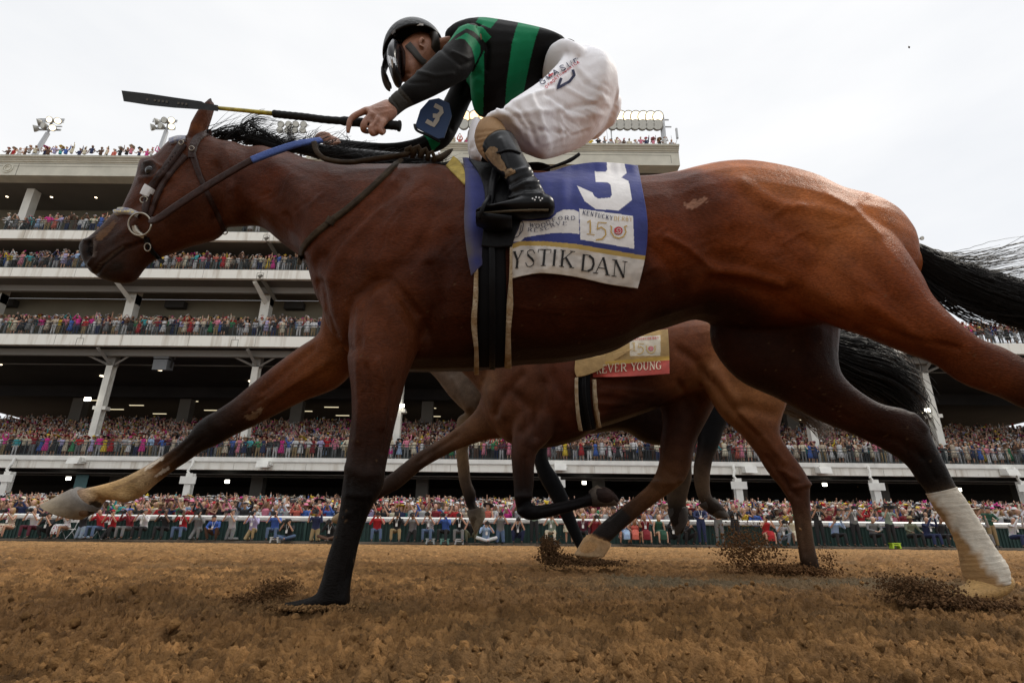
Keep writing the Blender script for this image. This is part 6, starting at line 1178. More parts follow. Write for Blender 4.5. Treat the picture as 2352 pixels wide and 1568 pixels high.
# number badge on the far sleeve
bp = [z2(*p) for p in [(605, 852), (640, 740), (700, 672), (765, 660), (835, 695), (852, 775), (800, 925), (760, 932)]]; Yb = 1.81; a = MB(); n = len(bp)
v0 = [U(p[0], p[1], Yb) for p in bp]; v1 = [q + np.array([0, .006, 0]) for q in v0]; a.add(v0 + v1, [tuple(range(n)), tuple(range(n, 2 * n))[::-1]] + [(i, i + n, (i + 1) % n + n, (i + 1) % n) for i in range(n)]); bad = a.build("number_badge", mat("blue_badge", (.012, .04, .12), rough=.6), jk); Bb = bvh_of(a.v, a.f)
d = Decal(Bb, .002, Yb - .002); d.strip([z8(*p) for p in [(2060, 200), (2180, 262), (2196, 330), (2130, 400)]], 10); d.strip([z8(*p) for p in [(2030, 400), (2130, 400), (2112, 470), (2045, 575), (1905, 495)]], 10); d.build("badge_number", mat("cream_number", (.42, .38, .32)), bad)
strap_b = freestrap("badge_band", [(952, 286, 1.81), (958, 300, 1.80), (985, 312, 1.80), (1010, 326, 1.82)], [3, 3, 3, 3], M_blackl, jk, .003)
# breeches
pel = [(1290, 110, 1232, 205, 1.68, .12), (1325, 98, 1250, 218, 1.65, .150), (1360, 112, 1280, 265, 1.66, .165), (1392, 142, 1318, 308, 1.72, .165), (1410, 178, 1360, 320, 1.72, .14), (1418, 210, 1392, 298, 1.72, .08)]
th = [(1414, 190, 1412, 260, 1.66, .08), (1398, 142, 1400, 290, 1.66, .13), (1370, 112, 1372, 318, 1.64, .155), (1338, 100, 1334, 342, 1.65, .14), (1306, 112, 1302, 354, 1.62, .13), (1272, 152, 1270, 364, 1.58, .12), (1232, 188, 1244, 366, 1.53, .115), (1170, 228, 1200, 345, 1.48, .095), (1130, 256, 1168, 322, 1.455, .08), (1104, 272, 1128, 315, 1.445, .06)]
thf = [(1380, 180, 1390, 310, 1.82, .12), (1300, 230, 1310, 345, 1.86, .12), (1200, 270, 1215, 350, 1.89, .10), (1120, 272, 1130, 345, 1.90, .08), (1082, 288, 1092, 350, 1.90, .06)]
knf = [(1080, 285, 1112, 292, 1.60, .05), (1075, 315, 1110, 318, 1.60, .052), (1074, 345, 1108, 345, 1.60, .048), (1076, 358, 1108, 368, 1.60, .03)]
vp, fp = remeshed([loftmesh(sections(s, 5), 24) for s in (pel, th, thf, knf)], .0065, 12)
wp = [([(1122, 262), (1200, 260), (1290, 250)], 8, .006), ([(1135, 275), (1180, 300), (1215, 350)], 6, -.008), ([(1160, 262), (1200, 300), (1230, 352)], 6, .009), ([(1190, 245), (1220, 290), (1232, 330)], 5, -.007), ([(1220, 225), (1240, 270), (1262, 340)], 7, .007), ([(1255, 215), (1300, 250), (1380, 235)], 6, -.007), ([(1262, 230), (1310, 270), (1390, 262)], 8, .006), ([(1240, 300), (1320, 310), (1370, 290)], 5, -.006), ([(1250, 330), (1330, 300), (1395, 285)], 5, .006),
      ([(1300, 120), (1340, 190), (1400, 220)], 5, -.004), ([(1320, 150), (1370, 200), (1400, 250)], 6, .005), ([(1180, 235), (1230, 215), (1270, 205)], 5, .006), ([(1145, 300), (1165, 312)], 4, -.006), ([(1260, 180), (1300, 165), (1330, 130)], 4, -.006), ([(1150, 245), (1190, 270), (1210, 320)], 4, -.006), ([(1270, 345), (1330, 335), (1380, 305)], 4, -.005), ([(1295, 200), (1350, 230), (1400, 240)], 5, .005), ([(1100, 300), (1085, 340)], 4, -.006)]
wp2 = []
Rw = np.random.RandomState(40)
for k in range(34):
    a0 = Rw.rand(); x0 = 1130 + 270 * a0; y0 = 290 - 60 * a0 + Rw.normal(0, 28); an = Rw.normal(.9, .35); L = Rw.uniform(20, 60)
    wp2.append(([(x0, y0), (x0 + L * .5 * math.cos(an) + Rw.normal(0, 4), y0 + L * .5 * math.sin(an)), (x0 + L * math.cos(an), y0 + L * math.sin(an))], Rw.uniform(2.2, 4.5), Rw.choice([-1, 1]) * Rw.uniform(.002, .004)))
vp = sculpt(vp, fp, wp + wp2); bre = mesh("breeches", vp, np.asarray(fp), M_breech, jk); BP = bvh_of(vp, fp)
d = Decal(BP, .0035, 1.55)
along(d, "GMASUP", [z2(*p) for p in [(1452, 584), (1560, 500), (1720, 412)]], 11, thick=.17, thin=.17, serif=0); d.build("breeches_lettering", M_navy, bre)
d = Decal(BP, .0035, 1.55); along(d, "OFNORTHAMERICA", [z2(*p) for p in [(1484, 602), (1580, 520), (1712, 426)]], 6.0, thick=.22, thin=.22, serif=0); d.strip([z2(1500, 520), z2(1532, 500)], 3); d.build("breeches_lettering", M_redp, bre)
d = Decal(BP, .0035, 1.55); d.strip([z2(*p) for p in [(1585, 530), (1558, 598), (1640, 552), (1672, 510), (1662, 474)]], 6); d.build("breeches_emblem", M_navy, bre)
# sock band, boots, stirrup
def lf(name, S, m, sub=5, n=24, vox=.005, strokes=(), lab=None):
    v, f = remeshed([loftmesh(sections(s, sub), n) for s in S], vox, 3); v = sculpt(v, f, strokes); o = mesh(name, v, np.asarray(f), m, jk); return o, v, f
lf("sock", [[(1096, 292, 1158, 296, 1.445, .052), (1089, 315, 1166, 308, 1.44, .055), (1096, 342, 1176, 322, 1.435, .054), (1112, 362, 1184, 335, 1.43, .05)]], mat("tan_bandage", (.30, .18, .085), rough=.8, bump=.3, bscale=40, noise=.15), strokes=[([(1092, 305 + k * 13), (1130, 300 + k * 9), (1165, 300 + k * 6)], 2.0, -.003) for k in range(5)])
M_boot = mat("muddy_black_boot", (.004, .004, .005), rough=.30, coat=.04, spec=.14, bump=.12, bscale=30); M_mud = mat("dried_mud", (.26, .17, .09), rough=.9, bump=.5, bscale=60, noise=.4, nscale=30)
shaft = [(1104, 344, 1184, 316, 1.425, .056), (1121, 368, 1196, 345, 1.415, .056), (1143, 392, 1210, 374, 1.405, .052), (1162, 416, 1226, 402, 1.395, .046), (1168, 440, 1244, 430, 1.39, .044), (1166, 460, 1258, 458, 1.385, .042)]
foot = [(1256, 446, 1264, 500, 1.385, .036), (1222, 446, 1224, 504, 1.383, .04), (1180, 456, 1182, 506, 1.38, .042), (1140, 466, 1146, 504, 1.378, .042), (1108, 472, 1112, 500, 1.376, .036), (1090, 481, 1094, 494, 1.375, .02)]
bo, vb2, fb2 = lf("boot", [shaft, foot], M_boot, strokes=[([(1170, 436), (1205, 420), (1235, 418)], 4, .006), ([(1168, 447), (1205, 434), (1240, 432)], 3, -.005), ([(1172, 424), (1200, 408), (1225, 402)], 4, -.005), ([(1165, 455), (1210, 447), (1245, 446)], 3.5, .005), ([(1152, 402), (1190, 392), (1212, 386)], 4, .004), ([(1110, 498), (1180, 486), (1258, 484)], 3, -.004), ([(1185, 318), (1205, 360), (1225, 400)], 3, .003), ([(1150, 320), (1165, 360), (1175, 395)], 5, .004)])
BBo = bvh_of(vb2, fb2)
strap("sole_welt", [(1094, 490), (1120, 488), (1170, 484), (1220, 482), (1260, 482)], 2.2, BBo, mat("worn_welt", (.10, .08, .05), rough=.7), bo, .003)
strap("boot_strap", [(1142, 352), (1170, 345), (1196, 352)], 2.2, BBo, M_blackl, bo, .003)
def patch(name, poly, bvh, m, parent, lift=.0012, jag=0, seed=0):
    R = np.random.RandomState(seed); P = catmull(np.array(poly + [poly[0]], float), 4)[:-1]; P = P + R.normal(0, jag, P.shape); d = Decal(bvh, lift); d.fan([tuple(p) for p in P]); return d.build(name, m, parent)
patch("mud_patch", [(1112, 350), (1128, 336), (1142, 342), (1148, 360), (1160, 376), (1163, 392), (1150, 390), (1132, 376)], BBo, M_mud, bo, jag=1.2); patch("mud_patch", [(1160, 392), (1176, 388), (1184, 396), (1172, 404), (1162, 408)], BBo, M_mud, bo, jag=1, seed=2); patch("mud_patch", [(1090, 486), (1102, 477), (1112, 476), (1104, 488)], BBo, M_mud, bo, jag=.5, seed=3)
d = Decal(BBo, .002)
for (x, y) in [(1223, 457), (1231, 454), (1238, 455), (1245, 457), (1228, 460), (1241, 461)]: d.fan([(x + 2.2 * math.cos(k * 1.2566) * (1 if 1 else 0), y + 2.2 * math.sin(k * 1.2566)) for k in range(5)])
d.build("boot_stars", M_whitep, bo)
lf("boot", [[(1076, 370, 1108, 372, 1.985, .04), (1084, 420, 1112, 420, 1.99, .035), (1090, 460, 1118, 460, 1.99, .04)], [(1120, 450, 1124, 480, 1.99, .035), (1080, 458, 1082, 482, 1.99, .035), (1050, 468, 1054, 482, 1.99, .02)]], M_boot)
a = MB(); p0, p1 = U(1096, 503, 1.375), U(1176, 512, 1.375); a.tube([p0, U(1136, 514, 1.375), p1], [.012, .016, .012], 8, True, 3.0, (0, 0, 1)); a.tube([U(1100, 502, 1.33), U(1112, 470, 1.33), U(1124, 452, 1.36), U(1124, 452, 1.40), U(1112, 470, 1.425), U(1100, 502, 1.425)], .006, 8); st = a.build("stirrup_iron", M_blackl, root_main, True)
# ---- riding crop, held in the near hand
cr = empty("riding_crop", tuple(U(860, 284, 1.452))); tag(cr, "long black and yellow riding crop with flat black flap held forward over the mane", "whip"); Yc = 1.452
gr = MB(); S = [U(919, 290, Yc), U(905, 288, Yc), U(860, 284.5, Yc), U(800, 279, Yc), U(746, 275, Yc), U(700, 269, Yc), U(660, 265, Yc), U(628, 261.5, Yc)]; gr.tube(list(catmull(np.array(S), 6)), [.0175 if k < 4 else (.0140 if k < 20 else .0115) + .0009 * (k % 2) for k in range(43)], 10); gr.build("handle", mat("black_wrapped_grip", (.009, .009, .009), spec=.2, rough=.7, bump=.4, bscale=90), cr, True)
sh = MB(); sh.tube([U(628, 261.5, Yc), U(560, 254, Yc), U(500, 248.5, Yc)], [.0075, .0065, .0062], 8); sh.build("shaft", mat("yellow_shaft", (.42, .34, .03), rough=.4, noise=.4, nscale=60), cr, True)
fl = MB(); q = [(501, 242, 501, 256), (470, 237, 468, 252), (463, 233, 462, 252), (400, 224, 400, 248), (340, 215, 342, 242), (279, 208, 284, 233)]; n = len(q)
vv = [U(a_, b_, Yc - .006) for a_, b_, c_, d_ in q] + [U(c_, d_, Yc - .006) for a_, b_, c_, d_ in q] + [U(a_, b_, Yc + .006) for a_, b_, c_, d_ in q] + [U(c_, d_, Yc + .006) for a_, b_, c_, d_ in q]
ff = [(i, i + n, i + n + 1, i + 1) for i in range(n - 1)] + [(i + 2 * n, i + 2 * n + 1, i + 3 * n + 1, i + 3 * n) for i in range(n - 1)] + [(i, i + 1, i + 2 * n + 1, i + 2 * n) for i in range(n - 1)] + [(i + n, i + 3 * n, i + 3 * n + 1, i + n + 1) for i in range(n - 1)] + [(0, 2 * n, 3 * n, n), (n - 1, 2 * n - 1, 4 * n - 1, 3 * n - 1)]
fl.add(vv, ff); fo = fl.build("flap", mat("black_crop_leather", (.010, .010, .0095), rough=.6, spec=.2, noise=.3, nscale=40), cr); Bfl = bvh_of(fl.v, fl.f)
d = Decal(Bfl, .001)
for k in range(11):
    if k not in (1, 6, 7): d.strip([(336 + k * 9, 229 + k * 1.1), (341 + k * 9, 229.6 + k * 1.1)], 5)
d.build("faded_marks", mat("faded_gold", (.045, .034, .02), rough=.7), fo)
# ================================================================ PEOPLE
def pose(kind, R):
    s = R.uniform(-.02, .02); J = {}
    def arms(el, er, hl, hr): J.update(eL=el, eR=er, hL=hl, hR=hr)
    if kind.startswith('stand'):
        J.update(pel=(0, 0, .95), che=(0, 0, 1.28), nec=(0, -.01, 1.47), hea=(0, -.04, 1.62), sL=(-.19, 0, 1.42), sR=(.19, 0, 1.42), kL=(-.11, -.02, .5), kR=(.11, -.02, .5), aL=(-.12, 0, .08), aR=(.13, 0, .08))
    elif kind.startswith('sit'):
        J.update(pel=(0, .05, .48), che=(0, -.02, .82), nec=(0, -.07, 1.0), hea=(0, -.13, 1.15), sL=(-.19, -.05, .95), sR=(.19, -.05, .95), kL=(-.17, -.42, .5), kR=(.17, -.42, .5), aL=(-.17, -.40, .08), aR=(.19, -.44, .08))
    elif kind.startswith('kneel2'):
        J.update(pel=(0, .05, .52), che=(0, 0, .86), nec=(0, -.02, 1.06), hea=(0, -.07, 1.21), sL=(-.19, 0, 1.0), sR=(.19, 0, 1.0), kL=(-.13, -.05, .08), kR=(.13, -.05, .08), aL=(-.14, .38, .08), aR=(.14, .38, .08))
    elif kind.startswith('kneel'):
        J.update(pel=(0, .05, .45), che=(0, -.02, .78), nec=(0, -.06, .97), hea=(0, -.12, 1.12), sL=(-.19, -.04, .92), sR=(.19, -.04, .92), kL=(-.16, -.25, .09), kR=(.18, -.40, .48), aL=(-.16, .22, .09), aR=(.18, -.36, .08))
    elif kind.startswith('squat'):
        J.update(pel=(0, .12, .32), che=(0, -.02, .62), nec=(0, -.08, .82), hea=(0, -.14, .97), sL=(-.19, -.06, .77), sR=(.19, -.06, .77), kL=(-.24, -.34, .50), kR=(.24, -.34, .50), aL=(-.18, -.12, .08), aR=(.18, -.12, .08))
    else:
        J.update(pel=(0, .1, .15), che=(0, 0, .48), nec=(0, -.05, .67), hea=(0, -.11, .82), sL=(-.19, -.03, .62), sR=(.19, -.03, .62), kL=(-.42, -.28, .22), kR=(.42, -.28, .22), aL=(.05, -.42, .09), aR=(-.05, -.36, .09))
    hz = J['hea'][2]; hy = J['hea'][1]; sz = J['sL'][2]; sy = J['sL'][1]
    act = kind.split('_')[1] if '_' in kind else 'down'
    if act in ('camera', 'film'): arms((-.30, sy - .22, sz - .20), (.30, sy - .22, sz - .20), (-.08, hy - .22, hz - .05), (.07, hy - .26, hz - .05))
    elif act == 'phone': arms((-.27, sy - .25, sz - .08), (.27, sy - .25, sz - .08), (-.07, hy - .33, hz + .10), (.07, hy - .33, hz + .10))
    elif act == 'up': arms((-.33, sy - .05, sz + .14), (.33, sy - .05, sz + .16), (-.30, sy - .12, sz + .42), (.27, sy - .14, sz + .44))
    elif act == 'wave': arms((-.28, sy - .02, sz - .26), (.30, sy - .05, sz + .20), (-.22, sy - .25, sz - .30), (.30, sy - .1, sz + .50))
    elif act == 'rail': arms((-.30, sy - .10, sz - .26), (.30, sy - .10, sz - .26), (-.24, sy - .36, sz - .34), (.24, sy - .36, sz - .34))
    elif act == 'clap': arms((-.27, sy - .16, sz - .22), (.27, sy - .16, sz - .22), (-.04, sy - .32, sz - .04), (.04, sy - .32, sz - .04))
    elif act == 'look': arms((-.28, sy - .15, sz - .24), (.28, sy - .15, sz - .24), (-.06, sy - .35, sz - .32), (.06, sy - .37, sz - .32)); J['hea'] = (0, hy - .07, hz - .05)
    else: arms((-.26, sy, sz - .28), (.26, sy, sz - .28), (-.24, sy - .06, sz - .52), (.24, sy - .06, sz - .52))
    if act == 'film': J['hR'] = (.24, hy - .2, hz - .02); J['hL'] = (-.22, hy - .25, hz - .10)
    for k in J: J[k] = np.array(J[k], float) + (R.normal(0, .012, 3) if k[0] in 'eh' else 0)
    return J
def lin(a, b, t): return a * (1 - t) + b * t
def person_parts(kind, dress, headwear, R, n=8, legs=True):
    """shapes of one figure, as {part: [(verts, faces)]}"""
    J = pose(kind, R); P = {}
    def T(part, pts, rad, flat=1.0, up=None): P.setdefault(part, []).append(tubemesh(pts, rad, n, True, flat, up))
    w = .165 if dress else .185; X = (1, 0, 0)
    def torso(part, k=1.0):
        T(part, [lin(J['pel'], J['che'], -.12), J['pel'], lin(J['pel'], J['che'], .45), J['che'], lin(J['che'], J['nec'], .55), lin(J['che'], J['nec'], .95)], [.15 * k, .17 * k, (.13 if dress else .15) * k, .175 * k, .19 * k, .07 * k], .62, X)
    sk = 'skin'
    torso(sk, .9)
    T(sk, [lin(J['nec'], J['hea'], -.4), lin(J['nec'], J['hea'], .5)], [.06, .052])
    hh = J['hea']; T(sk, [hh + (0, .0, -.115), hh + (0, -.02, -.09), hh + (0, -.01, -.03), hh + (0, 0, .04), hh + (0, .01, .09), hh + (0, .01, .115)], [.03, .062, .083, .088, .065, .02], 1.12, X)
    T(sk, [hh + (0, -.085, .02), hh + (0, -.115, -.02), hh + (0, -.085, -.03)], [.01, .017, .012])
    for s in 'LR':
        sh, el, ha = J['s' + s], J['e' + s], J['h' + s]; hd = (ha - el) / np.linalg.norm(ha - el)
        T(sk, [sh, lin(sh, el, .5), el, lin(el, ha, .5), ha], [.055, .047, .040, .036, .026]); T(sk, [ha, ha + hd * .05, ha + hd * .10], [.028, .04, .02], .5, X)
        bare = dress or R.rand() < .0
        if kind.endswith('camera') or kind.endswith('film'): cut = .75 if R.rand() < .6 else 1.8
        else: cut = 1.9
        if not dress:
            if cut > 1: T('top', [sh + (0, 0, .01), sh, lin(sh, el, .5), el, lin(el, ha, .5), lin(el, ha, .88)], [.05, .072, .062, .054, .048, .040])
            else: T('top', [sh + (0, 0, .01), sh, lin(sh, el, .5), lin(sh, el, .85)], [.05, .072, .066, .066])
    torso('top', 1.1)
    if legs:
        for s in 'LR':
            hp = J['pel'] + (-.09 if s == 'L' else .09, 0, -.03); kn, an = J['k' + s], J['a' + s]
            T(sk, [hp, lin(hp, kn, .5), kn, lin(kn, an, .4), an], [.085, .075, .055, .05, .036]); ft = an + (0, -.03, -.04)
            T('shoe', [ft + (0, .07, .0), ft, ft + (0, -.09, -.005), ft + (0, -.15, -.01)], [.035, .048, .042, .02], .75, X)
            if not dress: T('trousers', [hp + (0, 0, .05), hp, lin(hp, kn, .5), kn, lin(kn, an, .5), lin(kn, an, .92)], [.09, .105, .092, .075, .066, .062])
        if not dress: T('trousers', [J['pel'] + (0, 0, .06), J['pel'] + (0, 0, -.08)], [.165, .15], .68, X)
        if dress:
            m = (J['kL'] + J['kR']) / 2; bent = J['pel'][2] < .7; T('top', [J['pel'] + (0, 0, .08), J['pel'], lin(J['pel'], m, .5), lin(J['pel'], m, 1.05)] + ([m + (0, -.06, -.10), m + (0, -.05, -.30)] if bent else []), [.14, .18, .19, .17, .15, .16] if bent else [.14, .18, .23, .26], .7, X)
    if dress: T('hair', [hh + (0, .02, .125), hh + (0, .03, .10), hh + (0, .045, .02), hh + (0, .06, -.10), hh + (0, .06, -.22)], [.03, .085, .10, .09, .04], 1.0, X)
    elif headwear != 'bald': T('hair', [hh + (0, .012, .125), hh + (0, .02, .09), hh + (0, .035, .03), hh + (0, .045, -.05)], [.04, .085, .093, .06], 1.05, X)
    if headwear == 'brim': T('hat', [hh + (0, .0, .058), hh + (0, 0, .07), hh + (0, .0, .078), hh + (0, .01, .15), hh + (0, .01, .17)], [.19, .19, .10, .09, .05], 1, X)
    if headwear == 'wide': T('hat', [hh + (0, .02, .06), hh + (0, .03, .085), hh + (0, .03, .10), hh + (0, .03, .17), hh + (0, .03, .19)], [.29, .28, .11, .10, .05], 1, X)
    if headwear == 'cap': T('hat', [hh + (0, .005, .05), hh + (0, .005, .10), hh + (0, .005, .135)], [.097, .09, .04], 1.05, X); T('hat', [hh + (0, -.08, .06), hh + (0, -.17, .045)], [.07, .055], .18, (0, 0, 1) if 0 else X)
    if headwear == 'flower':
        for k in range(6): a = R.rand(3) - .5; T('hat', [hh + (.04, 0, .12), hh + (.04, 0, .13) + a * (.16, .1, .12) + (0, 0, .05), hh + (.04, 0, .12) + a * (.3, .2, .2) + (0, 0, .08)], [.02, .05, .015])
    if kind.endswith('camera'):
        c = (J['hL'] + J['hR']) / 2 + (0, -.03, .04); b = MB(); b.box(c[0] - .095, c[0] + .095, c[1] - .03, c[1] + .05, c[2] - .065, c[2] + .065); b.box(c[0] - .04, c[0] + .04, c[1] - .02, c[1] + .04, c[2] + .065, c[2] + .11)
        b.tube([c + (0, -.03, 0), c + (0, -.13, -.005), c + (0, -.20, -.01)], [.055, .058, .075], n); P['camera'] = [(b.v, b.f)]
    if kind.endswith('film'):
        c = (J['hL'] + J['hR']) / 2 + (-.02, -.05, .08); b = MB(); b.box(c[0] - .09, c[0] + .09, c[1] - .10, c[1] + .30, c[2] - .08, c[2] + .10); b.tube([c + (0, -.10, 0), c + (0, -.32, 0)], [.06, .075], n); b.tube([c + (-.05, .2, .14), c + (-.05, -.25, .17)], .03, 6); b.box(c[0] - .03, c[0] + .03, c[1] - .0, c[1] + .05, c[2] + .1, c[2] + .15); P['camera'] = [(b.v, b.f)]
    if kind.endswith('phone'):
        c = (J['hL'] + J['hR']) / 2 + (0, -.03, .07); b = MB(); b.box(c[0] - .075, c[0] + .075, c[1] - .006, c[1] + .006, c[2] - .038, c[2] + .038); P['phone'] = [(b.v, b.f)]
    return P
M_skin = objcol("people_skin", .6); M_cloth = objcol("people_cloth", .9); M_print = objcol("people_print_cloth", .9, True); M_phair = mat("people_hair", (.035, .02, .012), rough=.6); M_blackp = mat("camera_black", (.012, .012, .013), rough=.35); M_shoe = mat("shoe_leather", (.03, .022, .018), rough=.5)
M_blond = mat("people_fair_hair", (.30, .19, .08), rough=.6); M_greyh = mat("people_grey_hair", (.3, .29, .28), rough=.7); M_badge = mat("press_badge", (.7, .7, .68), rough=.5); M_lens2 = mat("lens_glass", (.02, .02, .03), rough=.05, coat=1)
_cache = {}
def proto(kind, dress, hw, v):
    key = (kind, dress, hw, v)
    if key in _cache: return _cache[key]
    R = np.random.RandomState(abs(hash(str(key))) % 9999 if 0 else (len(_cache) * 17 + 3)); P = person_parts(kind, dress, hw, R, 8); out = {}
    for part, shapes in P.items():
        if part in ('skin', 'top', 'trousers'):
            vv, ff = remeshed(shapes, .019 if part != 'skin' else .016, 2); nm = {'skin': 'body', 'top': 'dress' if dress else 'shirt', 'trousers': 'trousers'}[part]
            me = bpy.data.meshes.new(nm); me.from_pydata([tuple(map(float, q)) for q in vv], [], [tuple(int(i) for i in q) for q in ff])
        else:
            mb = MB()
            for a, b in shapes: mb.add(a, b)
            nm = {'shoe': 'shoes'}.get(part, part); me = bpy.data.meshes.new(nm); me.from_pydata(mb.v, [], mb.f)
        me.polygons.foreach_set('use_smooth', np.full(len(me.polygons), part not in ('phone', 'camera'), dtype=bool)); me.update(); me.materials.append(None); out[part] = (nm, me)
    _cache[key] = out; return out
SKINS = [(.52, .30, .20), (.45, .25, .16), (.60, .36, .25), (.36, .19, .11), (.16, .08, .045), (.55, .31, .22)]
def person(x, y, z, kind, dress, hw, shirt, trous, lab, group=None, rz=0, hat=(.6, .6, .55), hair=None, skin=None, sc=1.0, print_=False, var=0, badge=False):
    pr = proto(kind, dress, hw, var); t = empty("person", (x, y, z)); t.rotation_euler = (0, 0, rz); t.scale = (sc, sc, sc); tag(t, lab, "person", group)
    sk = skin or SKINS[rnd.choice([0, 0, 1, 1, 2, 2, 3, 5, 4])]; hm = hair or rnd.choice([M_phair, M_phair, M_blond, M_greyh] if not dress else [M_phair, M_blond, M_blond])
    for part, (nm, me) in pr.items():
        o = bpy.data.objects.new(nm, me); SC.collection.objects.link(o); o.parent = t
        o.material_slots[0].link = 'OBJECT'
        m, c = {'skin': (M_skin, sk), 'top': (M_print if print_ else M_cloth, shirt), 'trousers': (M_cloth, trous), 'hair': (hm, sk), 'hat': (M_cloth, hat), 'shoe': (M_shoe, sk), 'camera': (M_blackp, sk), 'phone': (M_blackp if var % 2 == 0 else M_badge, sk)}[part]
        o.material_slots[0].material = m; o.color = (*c, 1)
    if badge:
        k = 'badge%s' % kind.split('_')[0]
        if k not in _cache:
            hz = {'stand': 1.15, 'sit': .72, 'kneel': .68, 'kneel2': .76, 'squat': .52, 'ground': .40}[kind.split('_')[0]]; b = MB(); b.box(-.045, .045, -.225, -.215, hz - .07, hz + .06); b.tube([(-.02, -.2, hz + .06), (-.07, -.16, hz + .3)], .007, 4); b.tube([(.02, -.2, hz + .06), (.07, -.16, hz + .3)], .007, 4)
            me = bpy.data.meshes.new("press_badge"); me.from_pydata(b.v, [], b.f); me.materials.append(M_badge); _cache[k] = me
        o = bpy.data.objects.new("press_badge", _cache[k]); SC.collection.objects.link(o); o.parent = t
    return t
COL = {'white': (.62, .62, .62), 'black': (.018, .018, .02), 'navy': (.02, .03, .09), 'red': (.42, .015, .02), 'dark red': (.20, .012, .02), 'pink': (.62, .20, .28), 'hot pink': (.60, .03, .25), 'pale blue': (.32, .45, .66), 'blue': (.05, .12, .42), 'grey': (.18, .18, .18), 'light grey': (.40, .40, .41), 'khaki': (.33, .24, .12), 'denim': (.09, .14, .24), 'pale denim': (.28, .35, .44),
       'maroon': (.10, .015, .03), 'lavender': (.42, .38, .60), 'green': (.04, .25, .10), 'dark green': (.015, .07, .04), 'olive grey': (.16, .17, .11), 'beige': (.50, .42, .32), 'yellow': (.70, .50, .04), 'teal': (.05, .35, .38), 'orange': (.60, .16, .03), 'purple': (.14, .05, .28), 'sage': (.25, .32, .26), 'cream': (.62, .56, .42), 'royal blue': (.02, .05, .45), 'coral': (.60, .14, .10), 'brown': (.10, .05, .03)}
def gx(px, Y, py=1235): return U(px, py, Y)[0]
YP = 25.75
